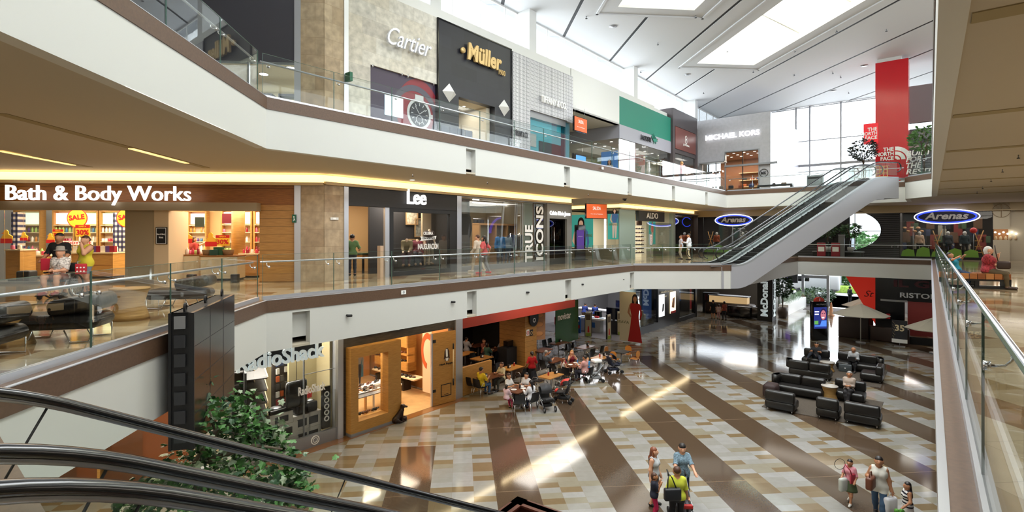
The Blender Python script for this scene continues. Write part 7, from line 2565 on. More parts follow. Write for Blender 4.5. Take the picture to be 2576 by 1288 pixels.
MB().box(-3.2,-1.5,0,3.4,1.5,.02).build('mat_pile',M('mat_brown','4a4240',.9),mt)
sf_=thing('planter','long pale planter wall with green plants left of the entrance','planter',(*W(57.5,LXf(1995,57.5)),GZ),AF)
MB().box(-4,-.4,0,4.2,.4,.95).build('planter_wall',m_lw,sf_)
lf=MB()
rnd=random.Random(9)
for q in range(420):
 px_,py_,pz_=rnd.uniform(-3.9,4.1),rnd.uniform(-.4,.4),rnd.uniform(.9,1.25)
 d=Vector((rnd.uniform(-.5,.5),rnd.uniform(-.5,.5),1)).normalized()*rnd.uniform(.3,.6)
 lf.add([(px_,py_,pz_),(px_+d.x*.5+.05,py_+d.y*.5,pz_+d.z*.5),(px_+d.x,py_+d.y,pz_+d.z),(px_+d.x*.5-.05,py_+d.y*.5,pz_+d.z*.5)],[(0,1,2,3)])
lf.build('foliage',m_leafm,sf_)
x,y,_=P(1969,800,GZ)
bush('potted_plant','large potted plant at the foot of the sign pillar','plant',(x,y,GZ),3.0,.62,420,m_leafd,.9,(.42,.95,M('urn_brown','4a3c30',.5)),None,21,.4)
for i,(px,py)in enumerate(((1986,778),(2001,768))):
 x,y,_=P(px,py,GZ)
 s=thing('tub_chair',['black tub chair nearest the sign pillar','black tub chair second from the sign pillar'][i],'chair',(x,y,GZ),AF)
 MB().lathe([(.32,.4),(.38,.5),(.42,.8),(.38,.82),(.34,.55),(.05,.5)],18).build('seat',m_gloss,s)
 MB().tube([(0,0,.03),(0,0,.4)],.03,8).lathe([(.26,0),(.25,.02),(.03,.04)],16).build('chair_post',m_chrome,s)
s=thing('dining_table','dark table where the person in red sits by the planter','table',(*P(2012,752,GZ)[:2],GZ),AF)
MB().box(-.5,-.4,.7,.5,.4,.76).build('tabletop',m_black,s)
MB().tube([(0,0,0),(0,0,.7)],.04,8).build('table_post',m_steel,s)
s=thing('direction_sign','small striped hanging board left of the entrance','sign',W3(56,LXf(1960,56),GZ+3.3),AN)
for q in range(6):
 MB().box(-.5,0,.18*q,.5,.03,.18*q+.09).build('board_strip',m_lw,s)
MB().tube([(0,.02,.9),(0,.02,CGZ-3.3)],.02,5).build('hanger_rod',m_steel,s)
s=thing('wall_screen','small dark screen with blue and red light left of the entrance','screen',W3(60,LXf(1985,60),GZ+2.5),AN)
MB().box(-.8,0,0,.8,.1,1.5).build('case',m_black,s)
MB().box(-.7,-.01,.1,.1,0,1.4).build('screen',emis('screen_violet','5a3f8a',.7),s)
struct('floor',MB().box(62.6,-25,0,120,60,.02),M('forecourt','c6c6ca',.7),(0,0,GZ-.02),AF)
dx_=lambda px,f:W3(f,LXf(px,f),GZ)
bush('hedge','clipped round dark shrub left of the entrance doors','shrub',dx_(2056,64.5),1.7,1.5,900,m_leafd,.1,None,None,31,.3,(1.2,.8,1))
bush('grass_tuft','pale grass clump beside the dark shrub','grass',dx_(2028,64.2),1.5,.7,300,M('grass_pale','8aa86a',.6),.1,None,None,32,.4)
for i,(px,f,h,r,c)in enumerate(((2040,84,7.5,4.2,'5a8448'),(2105,86,8.5,4.8,'6a945a'),(2150,86,8,4.5,'56804a'),(2200,84,7.0,4.0,'76a066'),(2120,90,7.5,4.5,'7aa066'),(2180,91,8,4.5,'668f54'))):
 bush('tree',['leafy tree at the left across the road','tall leafy tree behind the guard','leafy tree above the guard','pale leafy tree at the right across the road','far pale tree in the middle across the road','far tree at the right across the road'][i],'tree',dx_(px,f),h,r,650,M('tree_'+c,c,.7,0,(.7,.3)),.1,None,None,40+i,.9)
v=thing('hedge','low yellow-green hedge along the far side of the road','hedge',dx_(2120,79),AN)
MB().rbox(-12,-.6,0,12,.6,.9,.2).build('foliage',M('hedge_lime','9ab84a',.8,0,(6,.3)),v)
for i,px in enumerate((2111,2144)):
 s=thing('street_post',['left pale post across the road','right pale post across the road'][i],'post',dx_(px,81),AN)
 MB().box(-.25,-.25,0,.25,.25,7).build('post_shaft',M('post_pale','c8ccd4',.6),s)
v=thing('van','white van parked behind the left entrance glass','van',dx_(2052,75),AN+.1)
MB().rbox(-2.6,-1,.5,2.6,1,2.6,.35).build('van_body',m_lw,v)
MB().rbox(-2.3,-1.02,1.6,-.6,1.02,2.3,.1).build('van_window',m_gloss,v)
for a in(-1.7,1.7):
 for b in(-1,1):
  MB().lathe([(.38,-.1),(.4,0),(.38,.1)],18).xf(T(a,b*.95,.4,0,math.pi/2)).build('wheel',m_black,v)
v=thing('truck','white box truck parked behind the right entrance glass','truck',dx_(2235,72),AN)
MB().box(-2.6,-1.2,1.1,2.8,1.2,3.9).build('cargo_box',M('truck_white','b9bcc0',.5),v)
MB().box(-2.6,-1.0,.6,2.8,1.0,1.1).box(-2.7,-1.1,.95,2.8,-1.05,1.1).build('chassis',m_black,v)
MB().rbox(2.9,-1.1,.6,4.6,1.1,2.9,.2).build('cab',m_lw,v)
for a in(-1.6,3.6):
 for b in(-1,1):
  MB().lathe([(.42,-.12),(.45,0),(.42,.12)],18).xf(T(a,b*.95,.45,0,math.pi/2)).build('wheel',m_black,v)
v=thing('car','dark grey car just behind the entrance post','car',dx_(2076,80),AN)
MB().rbox(-1.9,-.8,.3,1.9,.8,.95,.15).rbox(-1.1,-.7,.9,1.0,.7,1.45,.2).build('car_body',M('car_grey','a4a8b0',.3,.3),v)
for a in(-1.2,1.2):
 for b in(-1,1):
  MB().lathe([(.3,-.1),(.32,0),(.3,.1)],16).xf(T(a,b*.76,.32,0,math.pi/2)).build('wheel',m_black,v)
s=thing('traffic_cone','orange-brown cone standing alone near the entrance','cone',(*P(2091,794,GZ)[:2],GZ),0)
MB().lathe([(.3,0),(.3,.04),(.2,.05),(.07,1.1),(.05,1.2)],18).build('cone_body',M('cone_tan','b8825a',.6),s)
x,y,_=P(2060,856,GZ)
s=thing('screen_totem','tall black information totem with a bright face on its screen','screen',(x,y,GZ),AR)
MB().rbox(-.58,-.14,0,.58,.14,2.75,.03).build('case',m_gloss,s)
MB().disc((0,2.75),.36,-.08,0,28,.3,.16).build('red_top',M('totem_red','b0301c',.5),s)
MB().box(-.48,-.15,.85,.48,-.14,2.35).build('screen',emis('screen_deepblue','1f2a6a',.9),s)
text_mb('i',.05,.2,.01,.02).xf(T(0,-.09,2.78)).build('lettering',m_lw,s)
text_mb('MULTIPLAZA',.7,.1,.01,.01).xf(T(.06,-.15,2.5)).build('lettering',m_steel,s)
f_=MB()
e=lambda cx,cz,rx,rz_,m,dy:f_.wallprism([(cx+rx*math.cos(.3*k),cz+rz_*math.sin(.3*k))for k in range(21)],-.15-dy,-.15-dy+.001,m)
e(.22,1.85,.25,.42,0,.002)
e(.22,1.8,.2,.34,1,.004)
e(.14,1.9,.05,.03,0,.006)
e(.3,1.9,.05,.03,0,.006)
e(.2,1.62,.1,.05,2,.006)
f_.box(-.42,-.153,2.0,-.1,-.151,2.08,2).box(-.42,-.153,1.82,-.12,-.151,1.9,2).box(-.42,-.153,1.0,.3,-.151,1.08,3).box(-.44,-.153,1.15,-.15,-.151,1.4,4)
f_.wallprism([(-.05,1.0),(.46,1.0),(.46,1.42),(.1,1.42)],-.153,-.152,3)
f_.build('screen_face',[emis('scr_hair','2a1c48',.7),emis('scr_skin','b06a78',.8),emis('scr_white','e8e4f4',.9),emis('scr_cyan','4a78d0',.9),emis('scr_green','5a9a48',.8)],s)
FR=44.6
l0=LXf(2215,FR)
xx,yy=W(FR,l0)
t=thing('storefront','black restaurant box with white lettering and red interior','shopfront',(xx,yy,GZ),AN)
w_=9.5
MB().box(0,0,2.9,w_,.3,CGZ).box(0,0,0,1.35,.3,2.9).box(-.3,0,0,0,8,CGZ).build('black_cladding',m_gloss,t)
MB().box(0,-.03,2.82,1.5,.05,2.95).build('steel_band',m_steel,t)
MB().box(1.35,4.0,0,w_,4.1,3.0).build('red_back_wall',M('wine_red','5a1418',.6),t)
MB().box(1.35,.1,.0,w_,.14,.5).build('low_wall',m_black,t)
MB().box(.33,-.02,1.6,.55,0,1.95).build('red_plate',m_red,t)
q=l0-LXf(2292,FR)
sg=sign('RISTORANTE','grey capitals on the black restaurant box',loc=local(t,2.85,-.08,3.15),rz=AN,w=3.5,h=.34,mat=m_letter,depth=.04,bold=.02)
sg=sign('IL GO','dark red serif capitals above the restaurant lettering',loc=local(t,2.2,-.08,3.85),rz=AN,w=2.9,h=.5,mat=M('letter_wine','5a1626',.4),depth=.04,bold=.04)
lamp(46.5,1.0,GZ+2.85,40,4,2,(1,.7,.5),AN)
s=thing('red_sail_sign','tall red wedge-shaped banner left of the restaurant','banner',(*W(FR+1.5,l0+.25),GZ),AN)
MB().wallprism([(-2.1,CGZ),(0,CGZ),(0,.9),(-.15,.9)],0,.12).build('banner_board',emis('sail_red','c02a1c',.3),s)
text_mb('St',.6,.45,.02,.0,.4).xf(T(-.55,-.02,2.9)).build('lettering',M('letter_darkred','6a1a14',.5),s)
def parasol(px,py_top,f,label,r=1.7,hh=2.7):
 xx_,yy_=W(f,LXf(px,f))
 p=thing('parasol',label,'parasol',(xx_,yy_,GZ),.3)
 vs=[(0,0,hh)]+[(r*math.cos(math.pi/4*k)*(1 if k%2==0 else 1.0),r*math.sin(math.pi/4*k),hh-.75)for k in range(8)]
 mb=MB().add(vs,[(0,1+k,1+(k+1)%8)for k in range(8)])
 mb.add([(a,b,c-.03)for a,b,c in vs],[(0,1+(k+1)%8,1+k)for k in range(8)])
 mb.build('canopy',M('canvas_taupe','b0a898',.9),p)
 MB().tube([(0,0,.05),(0,0,hh)],.03,8).build('pole',M('pole_pale','c9c4b8',.5),p)
 MB().lathe([(.3,0),(.3,.06),(.05,.1)],16).build('base',m_steel,p)
 for k in range(8):
  a=math.pi/4*k
  MB().tube([(0,0,hh-.04),(r*math.cos(a),r*math.sin(a),hh-.77)],.012,5).build('rib',m_steel,p)
parasol(2165,769,43.0,'nearer taupe parasol in front of the restaurant')
parasol(2182,755,48.5,'rear taupe parasol behind the nearer one')
parasol(2352,800,42.0,'taupe parasol cut off by the right slab edge',1.6,2.3)
for i,(px,py,n,f)in enumerate(((2147,848,2,0),(2160,836,2,0),(2200,852,1,0),(2240,858,1,0))):
 x,y,_=P(px,py,GZ)
 s=thing('banquette',['brown tall-backed banquette left of the parasol pole','brown banquette stepping up behind the first','low dark red banquette facing the restaurant','low brown banquette beside the anniversary board'][i],'sofa',(x,y,GZ),AN+(.1 if i<2 else-.05))
 w2=1.1 if i>1 else .9
 MB().rbox(-w2,-.35,.1,w2,.4,.5,.05).build('seat',M('seat_wine','6a1a1c' if i==2 else '3a2822',.5),s)
 MB().rbox(-w2-.02,-.5,.0,w2+.02,-.34,1.0 if i>1 else 1.5,.05).build('backrest',M('leather_brown','3a2a24',.4),s)
for i,(px,py,lab)in enumerate(((2148,828,'grey menu poster board by the nearer parasol'),(2263,868,'dark anniversary board with large 35 and gold sparks'))):
 x,y,_=P(px,py+(20 if i==0 else 4),GZ)
 s=thing('easel_board',lab,'sign',(x,y,GZ),AN)
 hb=1.55 if i==0 else 1.75
 MB().box(-.42,-.03,hb-1.25,.42,.03,hb).build('board',M('brd%d'%i,['8c8784','26262c'][i],.5),s)
 MB().tube([(0,.05,0),(0,.05,hb-.1)],.02,6).box(-.3,-.2,0,.3,.25,.03).build('stand_post',m_steel,s)
 if i:
  text_mb('35',.5,.42,.01,.03).xf(T(0,-.035,hb-.72)).build('lettering',m_cpale,s)
  MB().box(-.42,-.034,hb-1.5,.42,-.02,hb-1.25).build('white_foot',m_lw,s)
  sp_=MB()
  for q in range(14):
   sp_.ball((-.36+.05*(q%3),-.035,hb-.1-.08*q),.02,0,5)
  sp_.build('gold_sparks',m_gold,s)
 else:
  text_mb('MENU',.5,.14,.01,.02).xf(T(0,-.035,hb-.5)).build('lettering',m_black,s)
x,y,_=P(2272,850,GZ)
s=thing('palm','slender potted palm in front of the restaurant','plant',(x,y,GZ),0)
MB().lathe([(.25,0),(.33,.5),(.3,.52),(.1,.5)],16).build('pot',m_black,s)
MB().tube([(0,0,.4),(.05,0,2.0),(.15,.1,3.2)],.04,8).build('trunk',M('trunk_bamboo','a8985a',.6),s)
for q in range(8):
 a=q*.8
 fr_=MB()
 for k in range(10):
  u=k/9
  cx2,cz2=1.5*u,.5*math.sin(u*2.6)-.25*u
  bx_,by_=.15+cx2*math.cos(a),.1+cx2*math.sin(a)
  for sgn in(-1,1):
   px_,py_=-math.sin(a)*sgn,math.cos(a)*sgn
   fr_.add([(bx_,by_,3.2+cz2),(bx_+px_*.2+.1*math.cos(a),by_+py_*.2+.1*math.sin(a),3.14+cz2),(bx_+px_*.42+.22*math.cos(a),by_+py_*.42+.22*math.sin(a),3.0+cz2),(bx_+px_*.18+.16*math.cos(a),by_+py_*.18+.16*math.sin(a),3.12+cz2)],[(0,1,2,3)])
 fr_.build('frond',m_leafm,s)
 # --- seating groups, loungers, media panel, foreground tree
m_leather=M('leather_sofa','17151380'[:6],.36,0,None,(14,.25))
m_rug=M('rug_shaggy','4b4238',.95,0,(40,.4),(90,.6))
def sofa(label,f,l,w,face,backs=1,curl=0,name='armchair',cat='armchair',depth=.95,gap=.0):
 """leather seat module; face is the local turn (0 looks towards us along -F)"""
 x,y=W(f,l)
 t=thing(name,label,cat,(x,y,GZ+.02),AN+math.radians(face),'black leather seating')
 MB().rbox(-w/2,-depth/2,.08,w/2,depth/2,.44,.11,0,4).build('seat',m_leather,t)
 bw=w/backs
 for k in range(backs):
  b=MB().rbox(-w/2+bw*k+.005,depth/2-.3,.40,-w/2+bw*(k+1)-.005,depth/2+.02,.84,.09,0,4)
  b.build('backrest',m_leather,t)
 if curl:
  s=curl
  pts,n=[],7
  a=MB()
  for k in range(n):
   q=math.pi/2*k/(n-1)
   a.tube([(s*(w/2-.3+.26*math.sin(q)+.1),depth/2-.14-.45*(1-math.cos(q))-.0,.42),(s*(w/2-.3+.26*math.sin(q)+.1),depth/2-.14-.45*(1-math.cos(q)),.82)],.15,10)
  a.build('curved_arm',m_leather,t)
 for sx in(-1,1):
  for sy in(-1,1):
   MB().tube([(sx*(w/2-.12),sy*(depth/2-.12),0),(sx*(w/2-.12),sy*(depth/2-.12),.12)],.022,8).build('leg',m_chrome,t)
 return t
for i,(f0,f1,l0,l1)in enumerate(((24.2,28.3,2.0,6.0),(30.8,35.0,2.3,6.2))):
 r=thing('rug',['nearer dark brown shaggy rug under the leather seats','farther dark brown shaggy rug under the leather seats'][i],'rug',W3((f0+f1)/2,(l0+l1)/2,GZ),AF)
 MB().box(-(f1-f0)/2,-(l1-l0)/2,.002,(f1-f0)/2,(l1-l0)/2,.02).build('rug_pile',m_rug,r)
sofa('black leather armchair at the front left of the nearer rug, back to us',24.35,5.25,1.15,180)
sofa('narrow black leather armchair in the front middle, back to us',24.55,3.55,.8,180)
sofa('wide black leather armchair at the front right of the nearer rug, back to us',24.6,2.4,1.2,180)
sofa('black leather sofa with curled left end on the nearer rug, facing us',27.0,5.05,1.95,0,2,-1,'sofa','sofa')
sofa('black leather armchair of the sleeping man in beige',27.6,3.2,1.2,0)
sofa('black leather sofa with curled end on the farther rug, back to us',30.9,5.3,1.9,180,2,1,'sofa','sofa')
sofa('black leather armchair of the man in the black shirt',33.9,5.55,1.3,0)
sofa('black leather sofa with curled right end under the man in pale grey',34.0,3.55,1.95,0,2,1,'sofa','sofa')
sofa('black leather seat turned sideways at the right of the farther rug',32.1,2.75,1.1,-90)
b=thing('placeholder','low dark maroon pouf squeezed behind the front left armchair','placeholder',W3(26.0,6.05,GZ+.02),AF)  # unclear dark shape behind the armchair, filled with a plain rounded block
MB().rbox(-.4,-.3,0,.4,.3,.6,.15).build('pouf_cover',M('placeholder_maroon','2a1614',.7),b)
def stump(loc,label,r=.3,h=.62,top=None):
 t=thing('stump_table',label,'table',loc,0)
 MB().lathe([(r,0),(r*.93,h*.15),(r*.72,h*.5),(r*.9,h*.85),(r,h-.03)],20).build('carved_stump',wood('stump_wood','b8935a','96703c',0,.5),t)
 MB().lathe([(r*1.02,h-.03),(r*1.02,h),(.01,h)],20).build('tabletop',top or MATS['stump_wood'],t)
 return t
m_sttop=M('stump_top_grey','a8a29a',.4)
stump((*P(2087,1008,GZ)[:2],GZ+.02),'carved wooden stump table on the nearer rug',.33,.66,m_sttop)
stump((*P(2081,934,GZ)[:2],GZ+.02),'carved wooden stump table on the farther rug',.36,.5,m_sttop)
m_st2=wood('stump_pale','d8bd84','bd9c60',0,.55)
MATS['stump_wood']=m_st2
stump((*P(327,803,0)[:2],0),'pale waisted stump stool between the two black loungers',.33,.62)
stump((*P(18,868,0)[:2],0),'pale waisted stump stool at the left edge behind the lounger',.33,.62)
bc=thing('briefcase','grey briefcase standing in front of the far right sofa','briefcase',(*P(2126,936,GZ)[:2],GZ+.02),AN+.1)
MB().rbox(-.3,-.07,0,.3,.07,.4,.03).build('case_body',M('case_grey','4f5558',.4),bc)
MB().wallprism([(-.28,.38),(.28,.38),(.2,.22),(-.2,.22)],-.08,-.07).build('case_flap',M('case_grey2','5a6064',.4),bc)
MB().box(-.03,-.09,.18,.03,-.08,.24).build('lock',m_lw,bc)
def lounger(px,py,rz,label,flip=1):
 x,y,_=P(px,py,0)
 t=thing('lounger',label,'lounger',(x,y,0),rz,'black leather loungers')
 MB().rbox(-.64,-.36,.2,.64,.36,.43,.12,0,4).build('seat',m_leather,t)
 b=MB().rbox(-.36,-.34,-.13,.36,.34,.13,.1,0,4)
 b.xf(T(flip*.32,0,.57,0,0,-.16*flip))
 b.build('bolster',m_leather,t)
 for s in(-1,1):
  for q in(-1,1):
   MB().tube([(q*.58,s*.3,.22),(q*.58,s*.3,.012),(q*.28,s*.3,.012),(q*.2,s*.3,.2)],.012,6).build('leg',m_chrome,t)
 return t
lounger(150,856,AR+.16,'black leather lounger nearest the rail at left')
lounger(455,772,AR+.12,'black leather lounger near the media panel')
lounger(-105,905,AR+.16,'black leather lounger cut by the left edge of the frame')
x,y,_=P(2450,724,0)
t=thing('bench','slatted wooden bench with black base on the right gallery','bench',(x,y,0),AN+.25)
for k in range(8):
 MB().box(-.8+.2*k,-.32,.3,-.8+.2*k+.185,.32,.47).build('slat_block',wood('bench_wood%d'%(k%3),['b5743c','9a5a2c','c98a50'][k%3],['8c5228','7c4420','a86c38'][k%3],0),t)
fr=MB().box(-.8,-.3,.0,-.72,.3,.3).box(.72,-.3,0,.8,.3,.3).box(-.8,-.3,.24,.8,.3,.3).box(-.8,-.3,0,.8,.3,.06).box(-.05,-.28,.06,.05,.28,.24)
fr.build('black_base',m_black,t)
a=Vector((-5.12,8.3,0))
b=Vector((-5.84,10.85,0))
d=b-a
t=thing('media_panel','large black tiled media screen hung beside the left slab edge','screen',(a.x,a.y,0),math.atan2(d.y,d.x))
ln=d.length
zt,zb=.42,-1.75
MB().box(0,-.06,zb,ln,.0,zt).build('screen_face',M('screen_black','17181b',.22),t)
g=MB()
for k in range(1,3):
 g.box(ln*k/3-.004,-.063,zb,ln*k/3+.004,-.059,zt)
for k in range(1,4):
 z=zb+(zt-zb)*k/4
 g.box(0,-.063,z-.004,ln,-.059,z+.004)
g.build('tile_joint',m_black,t)
fm=MB().box(0,0,zb,.05,.3,zt).box(0,.26,zb,ln,.3,zt).box(0,0,zt-.05,ln,.3,zt)
fm.box(-.03,-.06,zb,.0,.02,zt).box(-.03,.26,zb,0,.3,zt)
fm.build('steel_case',m_black,t)
for k in range(7):
 z=zb+.12+.3*k
 MB().box(-.035,.06,z,-.01,.22,z+.2).build('rear_clip',m_steel if k==6 else M('clip_dark','2e2f33',.4),t)
for k in range(3):
 MB().ring((.15+(ln-.4)*k/2,zt+.06),.035,.06,.1,0,14,1.4,.03).build('lifting_eye',m_black,t)
rnd=random.Random(11)
TD=9.0
tx=lambda px:(px-CX)/FPX
px2w=lambda px,py,d:Vector(((px-CX)/FPX*d,d,EYE+(HY-py)/FPX*d))
base=px2w(560,1200,TD)
t=thing('ivy_tree','tall artificial tree with ivy leaves rising in front of the electronics shop','tree',(base.x,base.y,GZ),0)
loc=lambda v:(v.x-base.x,v.y-base.y,v.z-GZ)
tk=MB()
tk.tube([(0,0,.2),(-.15,.1,1.5),(-.25,0,2.4),loc(px2w(490,1170,TD)),loc(px2w(545,1085,TD)),loc(px2w(590,1050,TD))],.07,10,rs=[.12,.1,.09,.08,.06,.03])
tk.tube([loc(px2w(490,1170,TD)),loc(px2w(640,1120,TD-.2)),loc(px2w(710,1130,TD-.2))],.03,8,rs=[.05,.03,.015])
tk.tube([loc(px2w(545,1085,TD)),loc(px2w(515,1010,TD)),loc(px2w(508,975,TD))],.03,8,rs=[.04,.02,.01])
tk.build('trunk',M('bark_grey','6a5f50',.8,0,(9,.3)),t)
MB().lathe([(.45,0),(.55,.5),(.5,.52),(.1,.5)],20).build('planter_pot',M('pot_brown','4a3626',.5),t)
blobs=[(560,1055,.45,.35),(505,1010,.16,.24),(508,968,.05,.08),(610,1030,.25,.3),(500,1110,.35,.2),(640,1075,.35,.3),(690,1105,.25,.22),(720,1180,.25,.35),(660,1160,.45,.35),(560,1150,.4,.3),(480,1180,.5,.3),(420,1215,.4,.22),(380,1250,.3,.25),(500,1250,.6,.3),(600,1240,.6,.35),(690,1250,.45,.35),(740,1215,.18,.25),(560,1300,.8,.3),(330,1275,.25,.2),(770,1245,.1,.15)]
leaf0=[(0,0),(.3,-.12),(.5,.05),(.36,.3),(.52,.55),(.22,.62),(0,1.0),(-.22,.62),(-.52,.55),(-.36,.3),(-.5,.05),(-.3,-.12)]
lf=MB()
for px,py,rx,rz_ in blobs:
 c=px2w(px,py,TD)
 n=int(640*(rx+.08)*(rz_+.08))+14
 for q in range(n):
  p=Vector((rnd.gauss(0,.5),rnd.gauss(0,.5),rnd.gauss(0,.5)))
  p=c+Vector((p.x*rx*1.25,p.y*max(rx,.2)*1.1,p.z*rz_*1.3))
  s=rnd.uniform(.075,.15)
  R=Matrix.Rotation(rnd.uniform(0,6.28),3,'Z')@Matrix.Rotation(rnd.uniform(-.2,1.5),3,'X')@Matrix.Rotation(rnd.uniform(2.2,4.0),3,'Z')
  o=Vector(loc(p))
  vs=[tuple(o+R@Vector((a*s,b_*s,-.12*s*abs(a)*2)))for a,b_ in leaf0]+[tuple(o+R@Vector((0,.25*s,.05*s)))]
  m=0 if rnd.random()<.55 else(1 if rnd.random()<.6 else 2)
  lf.add(vs,[(k,(k+1)%12,12)for k in range(12)],m)
lf.build('foliage',[M('ivy_green','4a7a3c',.45,0,(5,.3)),M('ivy_dark','2f5032',.45,0,(5,.3)),M('ivy_pale','95a488',.5,0,(9,.35))],t)
def cctv(px,py,l,label,dz=0):
 f=FXl(px,l)
 c=thing('security_camera',label,'camera',W3(f,l-.02,ZL(px,py,l)),AF)
 MB().tube([(0,0,0),(0,-.06,0)],.03,8).build('mount',m_black,c)
 MB().tube([(-.04,-.08,0),(.1,-.1,-.01)],.035,8).build('camera_body',m_black,c)
for i,(px,py)in enumerate(((871,793),(1133,759),(1321,735),(1459,715),(1562,703))):
 cctv(px,py,12.8,['first small black fitting on the white slab edge, left of the red canopy','second small black fitting on the middle white slab edge','third small black fitting on the middle white slab edge','fourth small black fitting on the middle white slab edge','fifth small black fitting before the slab corner'][i])
for i,(px,py,l,zf)in enumerate(((1013,735,12.77,0),(1514,683,12.77,0),(1514,423,12.77,0))):
 s=thing('edge_light',['small white plate light on the brown middle edge below the jeans shop','small white plate light on the brown middle edge near the corner','small white plate light on the brown upper edge'][i],'light',W3(FXl(px,l),l-.03,ZL(px,py,l)),AF)
 MB().box(-.09,-.02,-.06,.09,0,.06).build('plate',m_lw,s)
 MB().ring((0,0),.02,.035,-.025,0,12).build('lens',m_steel,s)
rng=[(1475,46),(1750,44),(1612,182),(1830,130),(1655,112),(1770,235),(1895,182),(2105,80),(2230,78),(2000,130),(2095,185),(1998,190),(2115,195),(2135,235)]
sp0=None
for px,py in rng:
 x,y,_=P(px,py,CZ-.1)
 if sp0 is None:
  sp0=thing('sprinkler','tiny dark sprinkler head under the roof ceiling','sprinkler',(x,y,CZ),0,'roof sprinklers')
  MB().tube([(0,0,0),(0,0,-.1)],.03,6).build('pipe',m_steel,sp0)
  MB().lathe([(.07,-.13),(.07,-.11),(.03,-.1)],10).build('deflector',m_black,sp0)
 else:
  tree_copy(sp0,(x,y,CZ),0)
for i,(px,py)in enumerate(((1542,66),(1729,187),(2174,165),(2096,228))):
 x,y,_=P(px,py,CZ)
 s=thing('ceiling_vent',['round grey vent in the roof ceiling above the clerestory','round grey vent below the large roof light','round grey vent left of the red column','round grey vent above the far glass wall'][i],'vent',(x,y,CZ),0)
 MB().lathe([(.24,-.03),(.24,0)],20).build('vent_disc',M('vent_grey','8a8a8c',.5),s)
 MB().lathe([(.16,-.04),(.16,-.03)],20).build('vent_core',m_steel,s)
sp1=None
for px,py in((1038,443),(1226,462),(1480,491),(1640,510),(1567,502),(2562,397),(2522,432),(2493,456),(2472,474),(2458,486)):
 x,y,_=P(px,py,SO-.08)
 if sp1 is None:
  sp1=thing('sprinkler','tiny dark sprinkler head under the middle floor soffit','sprinkler',(x,y,SO),0,'soffit sprinklers')
  MB().tube([(0,0,0),(0,0,-.08)],.014,6).build('pipe',m_steel,sp1)
  MB().lathe([(.035,-.1),(.035,-.085),(.02,-.08)],10).build('deflector',m_black,sp1)
 else:
  tree_copy(sp1,(x,y,SO),0)
x,y,_=P(1572,499,SO)
s=thing('dome_camera','small black dome camera under the soffit above the shoe shop','camera',(x,y,SO),0)
MB().lathe([(.12,-.05),(.13,0)],16).build('dome_base',m_steel,s)
MB().ball((0,0,-.06),.1,0,10).build('dome',m_gloss,s)
x,y,_=P(1037,452,SO)
downlights([(x,y)],SO,'single round downlight in the soffit above the jeans shop','soffit downlight',m_lamp)
# --- people, pushchairs and what they carry
def gp(px,py,z=GZ):
 x,y,_=P(px,py,z)
 return(x,y,z)
def dp(px,d,z=GZ):
 return((px-CX)/FPX*d,d,z)
def wheel_mb(r,w,c):
 return MB().lathe([(r*.55,-w*.5),(r,-w*.5),(r*1.03,0),(r,w*.5),(r*.55,w*.5)],16).xf(T(*c,math.pi/2*0,math.pi/2,0)@Matrix.Rotation(math.pi/2,4,'Y')if False else Matrix.Translation(c)@Matrix.Rotation(math.pi/2,4,'Y'))
def stroller(label,loc,face,fab,accent,frame,hood=True,z_h=1.02,big=False):
 t=thing('stroller',label,'stroller',loc,math.radians(face+90))
 mf=M('stroller_'+fab,fab,.7)
 ma=M('stroller_'+accent,accent,.6)
 w=.23 if big else .2
 MB().rbox(-w,-.3,.38,w,.14,.5,.05).build('seat',mf,t)
 b=MB().rbox(-w,-.05,0,w,.05,.5,.04)
 b.xf(T(0,.16,.44,0,-.3)).build('backrest',mf,t)
 MB().rbox(-w*.85,-.36,.46,w*.85,-.26,.56,.03).build('front_bar',ma,t)
 for s in(-1,1):
  fr=MB().tube([(s*(w+.02),-.4,.1),(s*(w+.02),.0,.45),(s*(w+.03),.42,z_h-.08)],.014,6)
  fr.tube([(s*(w+.02),.36,.1),(s*(w+.02),.05,.5),(s*(w+.02),-.18,.45)],.014,6)
  fr.build('frame',frame,t)
  MB().tube([(s*(w+.03),.42,z_h-.08),(s*(w+.03),.46,z_h),(s*(w+.03),.56,z_h+.03)],.02,8).build('handle',m_black,t)
  r=.12 if big else .085
  for y in(-.4,.36):
   for q in((-1,1)if not big else(0,)):
    wheel_mb(r,.035,(s*(w+.02)+q*.035,y,r)).build('wheel',m_black,t)
   MB().lathe([(r*.5,-.03),(r*.5,.03)],12).xf(Matrix.Translation((s*(w+.02),y,r))@Matrix.Rotation(math.pi/2,4,'Y')).build('hub',m_steel,t)
 if hood:
  hd=MB()
  n=7
  vs,fs=[],[]
  for k in range(n+1):
   a=math.radians(-15+115*k/n)
   for j in range(7):
    x=-w-.02+(2*w+.04)*j/6
    bow=1-.18*abs(j-3)/3
    vs.append((x,.22-.36*math.cos(a)*bow,.78+.3*math.sin(a)*bow))
  for k in range(n):
   for j in range(6):
    i=k*7+j
    fs+=[(i,i+1,i+8,i+7)]
  hd.add(vs,fs,0,True)
  hd.build('hood',ma,t)
 MB().rbox(-w*.9,-.2,.16,w*.9,.28,.3,.04).build('basket',mf,t)
 return t
m_frame=M('tube_silver','b8bcc0',.3,.8)
m_framek=M('tube_black','1a1a1c',.4)
stroller('black pram with silver frame beside the crowded cafe table',gp(1374,1030),-70,'1a1a1c','232326',m_frame,True,1.02,True)
stroller('black buggy with red hood right of the black pram',gp(1417,1012),160,'18181a','b8281c',m_framek,True,1.0)
stroller('silver-grey buggy with white blanket by the family table',gp(1496,960),190,'8a8d90','9a9da0',m_frame,True,1.02)
stroller('navy buggy with blue bag behind the silver-grey buggy',gp(1543,938),20,'1c2236','20263a',m_framek,True,1.05)
